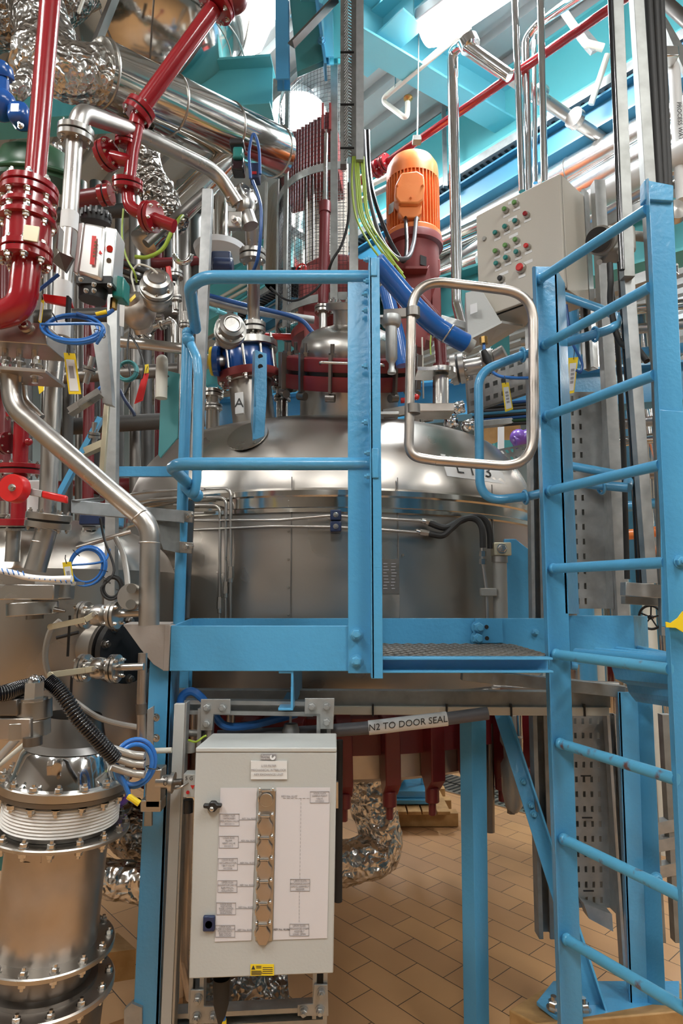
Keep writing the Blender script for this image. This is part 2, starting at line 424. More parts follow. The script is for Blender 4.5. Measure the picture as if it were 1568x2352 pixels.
def lever_valve(label, c, axis, r, lever, lm='lever_brass', lw=None, name='ball_valve', group=None, body='steel', L=None):
    """ball valve: body along axis between two flange pairs, lever = list of points"""
    c = Vector(c); a = Vector(axis).normalized(); t = thing(name, label, 'valve', c, group); L = L or r*2.2
    obj('body', MB().lathe([(0, -L), (r*.45, -L), (r*.5, -L*.5), (r*.75, -L*.3), (r*.8, 0), (r*.75, L*.3), (r*.5, L*.5), (r*.45, L), (0, L)], c, a, 28), M[body], t)
    flange(c-a*L, a, r, r*.28, 4, t, 'steel', bs=r*.24); flange(c+a*L, a, r, r*.28, 4, t, 'steel', bs=r*.24)
    lv = [Vector(q) for q in lever]
    obj('stem', MB().cyl(c, lv[0], r*.2, seg=14), M['bolt'], t); lw = lw or r*.3
    mb = MB()
    for p, q in zip(lv, lv[1:]): mb.sweep(prB(lw*.25, lw), p, q, Vector((0, 0, 1)))
    mb.cyl(lv[-1]-Vector((0, lw*.14, 0)), lv[-1]+Vector((0, lw*.14, 0)), lw*.55, seg=16)
    obj('lever', mb, M[lm], t, bevel=.0006)
    obj('nut', MB().lathe([(0, 0), (lw*.4, 0), (lw*.4, lw*.4), (0, lw*.4)], lv[0], (0, -1, 0), 6), M['bolt'], t)
    return t
def slot_plate(q, cols, rows, su, sv, thick, N, vertical=True):
    """plate with slotted holes. q: TL,TR,BR,BL. cols: slot centres u; rows: centres v; su, sv half sizes (fractions)"""
    def at(u, v): return q[0].lerp(q[1], u).lerp(q[3].lerp(q[2], u), v)
    us = sorted({0., 1.} | {max(0, min(1, c+s*su)) for c in cols for s in (-1, 1)}); vs = sorted({0., 1.} | {max(0, min(1, r+s*sv)) for r in rows for s in (-1, 1)})
    mb = MB()
    for i in range(len(us)-1):
        for j in range(len(vs)-1):
            um, vm = (us[i]+us[i+1])/2, (vs[j]+vs[j+1])/2
            if any(abs(um-c) < su for c in cols) and any(abs(vm-r) < sv for r in rows): continue
            mb.hexa([at(us[i], vs[j]), at(us[i+1], vs[j]), at(us[i+1], vs[j+1]), at(us[i], vs[j+1])], -N*thick)
    return mb
def lerp(a, b, t): return a+(b-a)*t
def hexnut(pos, axis, s, parent, m='bolt'): return bolt(pos, axis, s, parent, M[m])
# ---------------------------------------------------------------- room shell
U0, U1, V0, V1 = -7.5, 11.0, -6.5, 10.0
fm = bpy.data.materials.new('floor_tiles'); fm.use_nodes = True; nt = fm.node_tree; b = nt.nodes['Principled BSDF']
geo = nt.nodes.new('ShaderNodeNewGeometry'); mp = nt.nodes.new('ShaderNodeMapping'); mp.inputs['Rotation'].default_value = (0, 0, math.radians(48.5))
br = nt.nodes.new('ShaderNodeTexBrick'); br.inputs['Scale'].default_value = 1.0; br.inputs['Brick Width'].default_value = .29; br.inputs['Row Height'].default_value = .14
br.inputs['Mortar Size'].default_value = .0022; br.inputs['Mortar Smooth'].default_value = .25
br.inputs['Color1'].default_value = (.50, .28, .135, 1); br.inputs['Color2'].default_value = (.58, .33, .15, 1); br.inputs['Mortar'].default_value = (.06, .035, .02, 1)
nz = nt.nodes.new('ShaderNodeTexNoise'); nz.inputs['Scale'].default_value = 2.2; nz.inputs['Detail'].default_value = 5
mx = nt.nodes.new('ShaderNodeMix'); mx.data_type = 'RGBA'; mx.blend_type = 'MULTIPLY'; mx.inputs[0].default_value = .35
nt.links.new(geo.outputs['Position'], mp.inputs[0]); nt.links.new(mp.outputs[0], br.inputs[0]); nt.links.new(geo.outputs['Position'], nz.inputs[0])
nt.links.new(br.outputs['Color'], mx.inputs[6]); nt.links.new(nz.outputs['Fac'], mx.inputs[7]); nt.links.new(mx.outputs[2], b.inputs['Base Color'])
bp = nt.nodes.new('ShaderNodeBump'); bp.inputs['Strength'].default_value = .4; bp.inputs['Distance'].default_value = .003; bp.invert = True
nt.links.new(br.outputs['Fac'], bp.inputs['Height']); nt.links.new(bp.outputs[0], b.inputs['Normal']); b.inputs['Roughness'].default_value = .42
M['floor'] = fm
mat('wall_pale', (.52, .49, .44), .6)
struct('floor', MB().prism([G(U0, V0, 0), G(U1, V0, 0), G(U1, V1, 0), G(U0, V1, 0)], (0, 0, -.1)), fm, smooth=False)
mat('deck', (.36, .38, .38), .55, .3, rvar=(.1, 5))
mb = MB(); pr_ = []; v = V0
while v < V1:
    pr_ += [(v, ZC), (v+.13, ZC), (v+.15, ZC+.05), (v+.21, ZC+.05), (v+.23, ZC)]; v += .25
poly = [VD*a+Vector((0, 0, z)) for a, z in pr_]; mb.v = [p+UD*U0 for p in poly]+[p+UD*U1 for p in poly]; n = len(poly)
mb.f = [(i, i+1, i+1+n, i+n) for i in range(n-1)]
mb.box(G((U0+U1)/2, (V0+V1)/2, ZC+.12), (U1-U0, V1-V0, .05), (UD, VD, Vector((0, 0, 1))))
struct('ceiling', mb, M['deck'], smooth=False)
for nm, a, b2 in (('wall_left', (U1, V0), (U1, V1)), ('wall_right', (U0, V0), (U0, V1)), ('wall_back', (U0, V1), (U1, V1)), ('wall_front', (U0, V0), (U1, V0))):
    p, q = G(*a, 0), G(*b2, 0); d = (q-p).normalized(); out = d.cross(Vector((0, 0, 1)))
    if out.dot(p-G(1.7, 1.7, 0)) < 0: out = -out
    struct(nm, MB().prism([p, q, q+Vector((0, 0, ZC+.1)), p+Vector((0, 0, ZC+.1))], out*.1), M['wall' if nm != 'wall_front' else 'wall_pale'], smooth=False)
mat('deep_blue', (.03, .15, .25), .45)
# lamps ------------------------------------------------------------
def lamp(c, label, L=1.5, w=.34, ax=None, group='rows of ceiling lamps'):
    c = Vector(c); x = (ax or Vector((0, 1, 0))).normalized(); y = x.cross(Vector((0, 0, 1))).normalized()
    t = thing('ceiling_lamp', label, 'lamp', c, group)
    obj('housing', MB().prism([c+y*(-w/2)+x*-L/2, c+y*(-w/2+.04)+x*-L/2+Vector((0, 0, .12)), c+y*(w/2-.04)+x*-L/2+Vector((0, 0, .12)), c+y*w/2+x*-L/2], x*L), M['lamp_shell'], t, bevel=.01)
    obj('diffuser', MB().lathe([(0, -L/2), (w*.30, -L/2+.02), (w*.42, -L/2+.09), (w*.42, L/2-.09), (w*.30, L/2-.02), (0, L/2)], c-Vector((0, 0, .0)), x, 24), M['emissive'], t)
    for s in (-.35, .35): obj('hanger', MB().tube([c+x*L*s+Vector((0, 0, .1)), Vector((c.x+x.x*L*s, c.y+x.y*L*s, ZC))], .006, 8), M['galv'], t)
    return t
for c in LAMPS_BACK+LAMPS_FAR: lamp(c, 'ceiling lamp of the lit rows outside the view', ax=Vector((0, 1, 0)))
lamp(LAMP_A, 'bright rounded lamp at the top of the picture above the tall chrome pipe', 1.1, .24, ax=UD*-1+VD*.1, group=None)
t = thing('high_bay_lamp', 'glaring round lamp seen through the top of the wire guard', 'lamp', LAMP_B)
obj('reflector', MB().lathe([(.08, .14), (.11, .13), (.15, .06), (.20, 0), (.19, 0), (.14, .05), (.09, .12)], LAMP_B, seg=40), M['lamp_shell'], t)
obj('bulb', MB().sphere(LAMP_B+Vector((0, 0, .0)), .155, 24, 14, (1, 1, .45)), M['emissive'], t)
obj('hanger', MB().tube([LAMP_B+Vector((0, 0, .1)), Vector((LAMP_B.x, LAMP_B.y, ZC))], .012, 8), M['galv'], t)
# roof lights
for i, (q) in enumerate([[(560, -20), (660, -20), (600, 118), (556, 140)], [(800, 95), (900, 20), (960, -60), (800, -60)], [(540, 140), (572, 128), (566, 160), (540, 160)]]):
    pp = [Pz(x, y, ZC-.04-.002*i) for x, y in q]
    tag_ = obj('roof_light', MB().prism(pp, (0, 0, .03)), M['skylight'], smooth=False); tag_['kind'] = 'structure'; tag_.name = 'window_%d' % (i+1)
# ceiling framing
def zbeam(label, x0, y0, x1, y1, z, prof, m='teal', e0=1, e1=1, up=None, **k):
    a, b_ = line_z(x0, y0, x1, y1, z, e0, e1); return beam(label, a, b_, prof, m, up=up, **k)
zbeam('pale blue ceiling beam running down to the right from the cable strut', 968, 134, 1152, 245, 4.98, prI(.28, .17, .016, .012), 'teal_light', .9, .12)
zbeam('pale blue ceiling beam with end plate crossing above the sprinkler pipe', 845, 105, 935, 22, 5.0, prI(.20, .18, .014, .01), 'teal_light', .1, .05)
zbeam('teal ceiling beam behind the polished vessel at top left', 470, 215, 626, 205, 4.6, prI(.32, .16, .016, .01), 'teal', 1.5, 0)
# deep plate girder at right carrying trays and pipes
GA, GB = line_z(1006, 440, 1404, 203, 4.66, 3.6, 2.5); gd = (GB-GA).normalized(); gn = gd.cross(Vector((0, 0, 1)))
beam('deep teal plate girder under the roof on the right', GA+Vector((0, 0, .26)), GB+Vector((0, 0, .26)), prI(.52, .22, .02, .014), 'teal', name='plate_girder', cat='girder')
ga, gb = line_z(1006, 494, 1404, 255, 4.46, 3.4, 2.5)
beam('dark blue edge beam below the plate girder and behind the silver pipes', ga, gb, prI(.20, .12, .014, .012), 'deep_blue', name='edge_beam')
for k, t_ in enumerate((.40, .50, .60)):
    c = GA.lerp(GB, t_)-Vector((0, .0, 0)); c = c+gn*-.09
    one('web_stiffener', ORD[k]+' grey vertical stiffener strut from the left on the deep teal girder', 'strut', MB().sweep(prB(.04, .04), c+Vector((0, 0, .02)), c+Vector((0, 0, .5))), M['galv_dark'], 'stiffener struts on the plate girder')
# background columns and far steelwork
for i, (px, Y, w) in enumerate([(592, 6.5, .3), (905, 7.0, .2), (1160, 6.6, .2)]):
    a = P(px, 1300, Y); a.z = 0; b_ = a.copy(); b_.z = ZC
    one('steel_column', ['blue column rising to the roof behind the left of the wire guard', 'teal column far behind the orange motor', 'teal column far behind the beige control box', 'teal column far behind the upper left pipes'][i], 'column', MB().sweep(prI(w, w, .018, .012), a, b_), M['blue' if i == 0 else 'teal'])
for i, (x0, y0, x1, y1, z) in enumerate([(860, 745, 1010, 700, 3.2), (900, 930, 1240, 905, 2.9)]):
    zbeam(['teal beam far behind the orange motor at mid height', 'blue beam behind the gate and neck of the vessel'][i], x0, y0, x1, y1, z, prI(.25, .16, .014, .01), 'teal' if i < 1 else 'blue', 1.5, 2)
# ---------------------------------------------------------------- filter vessel
VC = Vector((-.053, 3.54, 0)); VR = 1.105
def VS(px, py, off=0.0):
    """point of the ray through (px, py) on the vessel's cylinder of radius VR+off (near side)"""
    r = ray(px, py); R = VR+off; ox, oy = -VC.x, -VC.y
    a = r.x*r.x+r.y*r.y; b = 2*(ox*r.x+oy*r.y); c = ox*ox+oy*oy-R*R; d = b*b-4*a*c
    t = (-b-math.sqrt(max(d, 0)))/(2*a) if d > 0 else -b/(2*a)
    return EYE+r*t
ves = thing('filter_vessel', 'large stainless steel domed filter vessel behind the blue platform', 'vessel', (VC.x, VC.y, .85))
dome = [(0, 2.55), (.3, 2.53), (.5, 2.49), (.7, 2.43), (.9, 2.362), (.97, 2.30), (1.03, 2.225), (1.07, 2.14), (1.092, 2.06), (1.10, 2.0)]
dd = [(r, 0, h) for r, h in dome]; dc = catmull(dd, 6)
obj('dome', MB().lathe([(p.x, p.z) for p in dc], VC, seg=128), M['tank_steel'], ves, ang=60)
obj('shell', MB().lathe([(VR, 1.93), (VR, 1.23), (VR-.02, 1.21), (VR-.02, 1.15)], VC, seg=128), M['tank_steel'], ves)
obj('flashing_band', MB().lathe([(VR-.01, 2.02), (VR+.022, 2.005), (VR+.024, 1.985), (VR+.008, 1.98), (VR+.010, 1.94), (VR+.016, 1.935), (VR+.014, 1.92), (VR, 1.915)], VC, seg=128), M['mirror_clad'], ves)
sf = obj('seam_strip', MB().box(VS(668, 1300, .002), (.004, .004, .70)), M['steel_dark'], ves)
for px in (915, 1135): obj('seam_strip', MB().box(VS(px, 1300, .002), (.004, .004, .70)), M['steel_dark'], ves)
for py in (1150, 1163, 1220, 1285, 1350, 1412): hexnut(VS(662, py, .003), (0, -1, 0), .007, ves)
for py in (1275,): hexnut(VS(925, py, .003), (0, -1, 0), .008, ves)
obj('bottom_ring', MB().lathe([(VR-.05, 1.15), (VR+.05, 1.15), (VR+.05, 1.02), (VR-.02, 1.02)], VC, seg=96), M['dark_red'], ves)
obj('bottom_plate', MB().lathe([(VR+.02, 1.02), (VR+.02, .93), (VR-.05, .90), (0, .88)], VC, seg=96), M['steel_worn'], ves)
obj('lower_skirt_lip', MB().lathe([(VR-.02, 1.225), (VR+.02, 1.222), (VR+.02, 1.205), (VR-.02, 1.20)], VC, seg=96), M['chrome'], ves)
for k in range(44):
    an = 2*math.pi*(k+.37)/44; d = Vector((math.cos(an), math.sin(an), 0)); s = Vector((-d.y, d.x, 0)); c = VC+d*(VR+.06)
    mb = MB()
    mb.prism([c-s*.031-d*.04+Vector((0, 0, 1.17)), c-s*.031+d*.06+Vector((0, 0, 1.15)), c-s*.026+d*.05+Vector((0, 0, .93)), c-s*.026-d*.0+Vector((0, 0, .88)), c-s*.026-d*.04+Vector((0, 0, .94))], s*.057)
    mb.cyl(c+Vector((0, 0, .9)), c+Vector((0, 0, .845)), .026); mb.cyl(c+Vector((0, 0, .85)), c+Vector((0, 0, .80)), .015, seg=6)
    obj('clamp_jaw', mb, M['dark_red'], ves, bevel=.004)
# manway --------------------------------------------------------------
mc = P(803, 852, 2.86); ma = Vector((.02, -math.sin(math.radians(23)), math.cos(math.radians(23)))).normalized()
mw = thing('manway', 'round manway with double red flange on the dome of the vessel', 'manway', mc-ma*.3)
obj('neck', MB().lathe([(.235, -.42), (.232, -.07)], mc, ma, 64), M['tank_steel'], mw)
obj('weld_collar', MB().lathe([(.34, -.385), (.33, -.36), (.285, -.31), (.235, -.27)], mc, ma, 64), M['steel'], mw)
obj('lower_flange', MB().lathe([(.20, -.075), (.315, -.075), (.318, -.07), (.318, -.012), (.2, -.012)], mc, ma, 72), M['dark_red'], mw)
obj('gasket', MB().lathe([(.2, -.012), (.295, -.012), (.295, .006), (.2, .006)], mc, ma, 64), M['black'], mw)
obj('upper_flange', MB().lathe([(.2, .006), (.312, .006), (.315, .012), (.315, .06), (.31, .066), (.2, .066)], mc, ma, 72), M['dark_red'], mw)
lid = obj('lid', MB().lathe([(.232, .066), (.235, .09), (.225, .135), (.19, .17), (.13, .195), (.085, .205), (.075, .21)], mc, ma, 64), M['steel'], mw)
sg = obj('sight_glass', MB().lathe([(.082, .20), (.082, .262), (.086, .27), (.114, .27), (.116, .274), (.116, .298), (.112, .302), (.055, .302), (.05, .285), (0, .285)], mc, ma, 48), M['steel'], mw)
x_, y_ = frame_from(ma)
for k in range(8):
    an = 2*math.pi*(k+.3)/8; d = x_*math.cos(an)+y_*math.sin(an); bolt(mc+ma*.302+d*.098, ma, .02, sg)
for k in range(14):
    an = 2*math.pi*(k+.2)/14; d = x_*math.cos(an)+y_*math.sin(an); s = ma.cross(d)
    mb = MB(); o = mc+d*.30
    mb.box(o+ma*0+d*.022, (.012, .03, .16), (s, d, ma)); mb.cyl(o+ma*.07, o+ma*.125, .009, seg=12); mb.cyl(o+ma*.07, o+ma*.086, .016, seg=6); mb.cyl(o-ma*.1-s*.02+d*.02, o-ma*.1+s*.02+d*.02, .018, seg=14)
    obj('swing_bolt', mb, M['steel_dark'], mw)
obj('grab_bar', MB().tube(fillet([P(735, 836, 2.5), P(735, 832, 2.47), P(880, 838, 2.47), P(880, 842, 2.5)], .02), .006, 12), M['bolt'], mw)
# nozzle A with blue spacer ------------------------------------------
nc = P(572, 865, 2.95); z3 = Vector((0, 0, 1)); na = Vector((-.12, -.05, 1)).normalized()
nz_ = thing('feed_nozzle', 'steel nozzle marked A with red flange and blue spacer on the vessel dome', 'nozzle', nc-z3*.3)
k = 2.95/FPX
obj('neck', MB().lathe([(50*k, -.34), (50*k, -.03), (62*k, -.012)], nc, na, 48), M['tank_steel'], nz_)
obj('red_flange', MB().lathe([(0, -.025), (74*k, -.025), (75*k, -.02), (75*k, .012), (0, .012)], nc, na, 56), M['primer_red'], nz_)
obj('spacer', MB().lathe([(0, .012), (60*k, .012), (62*k, .03), (62*k, .105), (60*k, .12), (0, .12)], nc, na, 48), M['royal_blue'], nz_)
tf = obj('top_flange', MB().lathe([(0, .12), (74*k, .12), (76*k, .124), (76*k, .155), (0, .155)], nc, na, 56), M['steel'], nz_)
x_, y_ = frame_from(na)
for q in range(10):
    an = 2*math.pi*(q+.5)/10; d = (x_*math.cos(an)+y_*math.sin(an))*67*k
    obj('stud', MB().cyl(nc+d-na*.05, nc+d+na*.19, .007, seg=10), M['bolt'], nz_); bolt(nc+d+na*.155, na, .022, tf); bolt(nc+d-na*.025, -na, .022, tf)
obj('letter_plate', MB().hexa([P(539, 903, 2.80), P(558, 900, 2.80), P(559, 948, 2.80), P(540, 951, 2.80)], (0, .03, 0)), M['label_white'], nz_)
text('A', P(549, 926, 2.797), (1, 0, 0), (0, 0, 1), .062, M['ink'], nz_)
# flat pad on the dome and lifting lugs
def on_dome(px, py):
    r = ray(px, py).normalized(); best = None
    t = 2.0
    while t < 4.6:
        p = EYE+r*t; rr = (Vector((p.x, p.y, 0))-VC).length
        if rr < dome[-1][0]:
            for (r0, h0), (r1, h1) in zip(dome, dome[1:]):
                if r0 <= rr <= r1:
                    if p.z <= lerp(h0, h1, (rr-r0)/(r1-r0)): return p
        t += .004
    return P(px, py, 3.0)
pd = on_dome(570, 1005); pn = (on_dome(600, 1005)-on_dome(540, 1005)).cross(on_dome(570, 985)-on_dome(570, 1025)).normalized()
one('dome_pad', 'round steel pad plate welded on the dome beneath the middle blue lug', 'pad', MB().lathe([(0, 0), (.088, 0), (.09, .004), (.09, .008), (0, .010)], pd+pn*.004, pn, 48), M['steel'])
def lug(label, q, Y, thick, holes, m):
    t = thing('lifting_lug', label, 'lug', P(q[-1][0], q[-1][1], Y)); p = [P(x, y, Y) for x, y in q]
    obj('plate', MB().prism(p, (0, thick, 0)), M[m], t, bevel=.002)
    for hx, hy in holes: obj('bolt_hole', MB().cyl(P(hx, hy, Y-.002), P(hx, hy, Y+.001), .0105), M['black'], t)
    return t
l = lug('pale blue lifting lug with two holes standing on the middle of the dome', [(586, 804), (612, 812), (612, 905), (606, 1002), (590, 1020), (580, 1010)], 2.55, .012, [(598, 819), (598, 842)], 'blue')
obj('rib', MB().prism([P(586, 804, 2.55), P(580, 808, 2.65), P(575, 1000, 2.65), P(580, 1012, 2.55)], (.01, 0, 0)), M['blue'], l)
lug('dull teal lifting lug with two holes left of the platform handrail upright', [(371, 848), (412, 858), (410, 900), (408, 1005), (368, 1052), (363, 1045)], 2.7, .012, [(383, 866), (381, 889)], 'green_teal')
def dome_quad(u, v, off):
    x = lerp(lerp(1011, 1148, u), lerp(1026, 1162, u), v); y = lerp(lerp(1042, 1066, u), lerp(1093, 1112, u), v); p = on_dome(x, y); return p+(EYE-p).normalized()*off
mb = MB(); nu, nv = 16, 5
for layer in (.006, .002): mb.v += [dome_quad(i/nu, j/nv, layer) for j in range(nv+1) for i in range(nu+1)]
for L_ in (0, (nu+1)*(nv+1)):
    mb.f += [(L_+j*(nu+1)+i, L_+j*(nu+1)+i+1, L_+(j+1)*(nu+1)+i+1, L_+(j+1)*(nu+1)+i) for j in range(nv) for i in range(nu)]
dl = one('dome_label', 'large white label L 153 on the right side of the dome behind the gate', 'label', mb, M['label_white'])
tx = text('L 153', (0, 0, 0), (1, 0, 0), (0, 1, 0), .52, M['ink'], None); bmt = bmesh.new(); bmt.from_mesh(tx.data); bmesh.ops.subdivide_edges(bmt, edges=[e for e in bmt.edges if e.calc_length() > .06], cuts=4); bmt.to_mesh(tx.data); bmt.free()
for v in tx.data.vertices:
    p = dome_quad(.5+v.co.x/1.9, .53-v.co.y/.66, .009 if v.co.z > 0 else .007); v.co = p-WLOC[dl.name]
tx.parent = dl; tx.location = (0, 0, 0)
# nameplates on the shell
def shellplate(label, x0, y0, x1, y1, m, rows, green=None):
    q = [VS(x0, y0, .006), VS(x1, y0, .006), VS(x1, y1, .006), VS(x0, y1, .006)]; t = thing('nameplate', label, 'nameplate', q[3])
    obj('plate', MB().hexa(q, (0, .004, 0)), M[m], t); mb = MB()
    for r in range(rows):
        v0 = .12+.8*r/rows
        for s in range(3):
            u0 = .08+s*.3+random.random()*.04; u1 = u0+.12+random.random()*.1
            a = [q[0].lerp(q[1], u).lerp(q[3].lerp(q[2], u), v) for u, v in ((u0, v0), (u1, v0), (u1, v0+.25/rows), (u0, v0+.25/rows))]
            mb.hexa([p+Vector((0, -.0015, 0)) for p in a], (0, .001, 0))
    if rows: obj('print', mb, M['ink_soft'], t)
    if green: text(green, q[0].lerp(q[2], .5)+Vector((-.03, -.003, .012)), q[1]-q[0], q[0]-q[3], .038, M['green'], t)
    return t
shellplate('dark engraved data plate on the vessel shell right of the blue angle post', 856, 1284, 916, 1364, 'steel_dark', 9)
shellplate('pale maker plate with green lettering just under the engraved data plate', 852, 1366, 917, 1419, 'steel_worn', 0, 'COGEIM')
# hydraulic tubes on the shell -----------------------------------------
def onshell(L, off=.035): return [VS(x, y, off) for x, y in L]
def shtube(label, L, r=.0062, off=.035, m='steel_pipe', fit=(), bend=.03):
    t = thing('hydraulic_tube', label, 'tube', onshell([L[-1]], off)[0])
    p = []
    for a, b in zip(L, L[1:]):
        for s in range(8): p.append(VS(lerp(a[0], b[0], s/8), lerp(a[1], b[1], s/8), off))
    p.append(VS(*L[-1], off)); obj('tube', MB().tube(p, r, 12), M[m], t)
    for fx, fy, ln in fit:
        c = VS(fx, fy, off); d = (VS(fx+ln, fy+2, off)-c) if ln > 0 else Vector((0, 0, -ln))
        d = d.normalized()
        obj('union', MB().cyl(c-d*.014, c+d*.014, r*2.1, seg=6).cyl(c-d*.03, c-d*.014, r*1.6, seg=12).cyl(c+d*.014, c+d*.032, r*1.8, seg=6), M['bolt'], t)
    return t
def arc(cx, cy, r, a0, a1, n=6): return [(cx+r*math.cos(math.radians(a0+(a1-a0)*k/n)), cy-r*math.sin(math.radians(a0+(a1-a0)*k/n))) for k in range(n+1)]
shtube('upper horizontal hydraulic tube across the vessel shell', [(445, 1195), (640, 1195), (760, 1184), (960, 1196), (985, 1200)], fit=[(983, 1199, 12)])
shtube('lower horizontal hydraulic tube across the vessel shell', [(445, 1217), (540, 1213), (620, 1209), (760, 1210), (880, 1217), (968, 1224)], fit=[(970, 1223, 12)])
for i, (x, top, yf) in enumerate([(505, 1160, 1390), (519, 1142, 1355), (530, 1122, 1320)]):
    shtube(['leftmost and lowest bending of three upright hydraulic tubes on the shell', 'middle of three upright hydraulic tubes on the shell', 'rightmost and highest reaching of three upright hydraulic tubes on the shell'][i],
           [(330 if i == 2 else 400, top+(i == 2)*6)]+arc(x-16, top+16, 16, 90, 0)+[(x-1, 1440)], fit=[(x, yf, -1)])
for i, y in enumerate((1126, 1144, 1180)):
    shtube(['topmost', 'middle', 'lowest'][i]+' steel tube curving round the left side of the vessel shell', [(300, y+10), (340, y+4), (400, y), (470, y-2)], off=.05)
cb = VS(771, 1197, .045); t = thing('tube_clamp', 'dark blue twin tube clamp block on the vessel shell', 'clamp', cb)
obj('upper_block', MB().box(cb+Vector((0, 0, .022)), (.042, .04, .04)), M['navy'], t, bevel=.004); obj('lower_block', MB().box(cb-Vector((0, 0, .022)), (.042, .04, .04)), M['navy'], t, bevel=.004)
for s in (-1, 1): bolt(cb+Vector((0, -.02, .022*s)), (0, -1, 0), .014, t)
cable('upper black hydraulic hose looping over to the actuator on the vessel', [VS(985, 1201, .036), VS(1020, 1212, .05), VS(1050, 1200, .06), VS(1085, 1187, .07), VS(1112, 1193, .09), VS(1124, 1220, .10), VS(1126, 1260, .10)], .013, 'rubber', 'hose', 'hydraulic_hose')
cable('lower black hydraulic hose looping over to the actuator on the vessel', [VS(985, 1226, .036), VS(1015, 1230, .05), VS(1035, 1215, .06), VS(1062, 1193, .08), VS(1090, 1192, .10), VS(1106, 1212, .12), VS(1109, 1258, .12)], .013, 'rubber', 'hose', 'hydraulic_hose')
ac = VS(1148, 1340, .12)
t = thing('hydraulic_actuator', 'grey hydraulic cylinder bolted to a blue bracket plate at the right of the vessel', 'actuator', P(1148, 1430, ac.y))
aY = ac.y
obj('cylinder', MB().cyl(P(1147, 1285, aY), P(1150, 1450, aY), pr(16, aY)), M['cast'], t)
obj('end_cap', MB().cyl(P(1147, 1278, aY), P(1147, 1292, aY), pr(18, aY)), M['steel'], t)
obj('mounting_block', MB().box(P(1150, 1262, aY), (pr(40, aY), .06, pr(30, aY))), M['lever_brass'], t, bevel=.004)
bolt(P(1152, 1260, aY-.03), (0, -1, 0), .028, t)
obj('bracket_plate', MB().prism([P(1158, 1238, aY+.06), P(1184, 1238, aY+.06), P(1214, 1262, aY+.06), P(1217, 1470, aY+.06), P(1158, 1470, aY+.06)], (0, .02, 0)), M['blue'], t, bevel=.002)
obj('feed_tube', MB().tube([P(1108, 1255, aY-.02), P(1108, 1285, aY-.02), P(1118, 1360, aY-.02), P(1120, 1450, aY-.02)], .008, 10), M['steel_pipe'], t)
for y_2 in (1272, 1290): obj('union', MB().cyl(P(1108, y_2-6, aY-.02), P(1108, y_2+6, aY-.02), .014, seg=6), M['bolt'], t)
obj('tube_clip', MB().box(P(1121, 1360, aY-.02), (pr(36, aY), .03, pr(18, aY))), M['cast'], t, bevel=.003)
# agitator drive tower -------------------------------------------------
aY = 3.55
tw = thing('agitator_drive_tower', 'dark red agitator lifting tower standing on top of the vessel', 'machine', P(790, 800, aY))
obj('base_drum', MB().lathe([(0, 0), (pr(110, aY), 0), (pr(112, aY), .05), (pr(96, aY), .07), (pr(94, aY), .42), (pr(80, aY), .45), (0, .45)], P(775, 790, aY), seg=48), M['primer_red'], tw)
obj('front_bracket', MB().hexa([P(690, 610, 3.3), P(868, 590, 3.3), P(872, 800, 3.3), P(700, 800, 3.3)], (0, .3, 0)), M['primer_red'], tw, bevel=.008)
obj('bellows_housing', MB().hexa([P(642, 335, 3.55), P(768, 262, 3.35), P(772, 372, 3.35), P(642, 412, 3.55)], (.05, .35, 0)), M['primer_red'], tw)
for i in range(13):
    u = (i+.5)/13; a = P(lerp(645, 766, u), lerp(333, 263, u), lerp(3.53, 3.33, u)); b_ = P(lerp(645, 770, u), lerp(411, 373, u), lerp(3.53, 3.33, u))
    obj('bellows_fin', MB().sweep(prB(.026, .05), a-Vector((0, .02, 0)), b_-Vector((0, .02, 0)), Vector((0, -1, 0))), M['primer_red'], tw)
cy = obj('lift_cylinder', MB().cyl(P(746, 472, 3.2), P(742, 700, 3.2), pr(13, 3.2)).cyl(P(746, 466, 3.2), P(746, 490, 3.2), pr(15, 3.2)), M['dark_red'], tw)
obj('rod', MB().cyl(P(749, 300, 3.2), P(746, 470, 3.2), pr(5.5, 3.2)), M['chrome'], tw)
obj('rod_fork', MB().box(P(741, 272, 3.2), (.012, .04, .16)).box(P(758, 272, 3.2), (.012, .04, .16)), M['primer_red'], tw)
flange(P(742, 712, 3.2), (0, 0, 1), pr(21, 3.2), .018, 4, tw)
obj('foot_tube', MB().cyl(P(742, 716, 3.2), P(742, 770, 3.2), pr(10, 3.2)), M['steel'], tw)
for i, (x0, x1) in enumerate([(716, 722), (762, 775), (700, 706)]):
    obj('guide_rod', MB().cyl(P((x0+x1)/2, 385, 3.5), P((x0+x1)/2, 640, 3.5), pr(4, 3.5)), M['steel_dark'], tw)
# perforated inner guard (beige slotted cladding)
mb = MB()
for i in range(38):
    a = P(712, 382+i*6.6, 3.62); b_ = P(792, 380+i*6.6, 3.62); mb.tube([a, b_], .0022, 5)
for i in range(12): mb.tube([P(712+i*7, 382, 3.62), P(712+i*7, 640, 3.62)], .002, 5)
obj('inner_guard_mesh', mb, M['galv_dark'], tw)
obj('inner_guard_plate', MB().hexa([P(706, 380, 3.75), P(800, 376, 3.75), P(800, 640, 3.75), P(706, 640, 3.75)], (0, .02, 0)), M['pale_pipe'], tw)
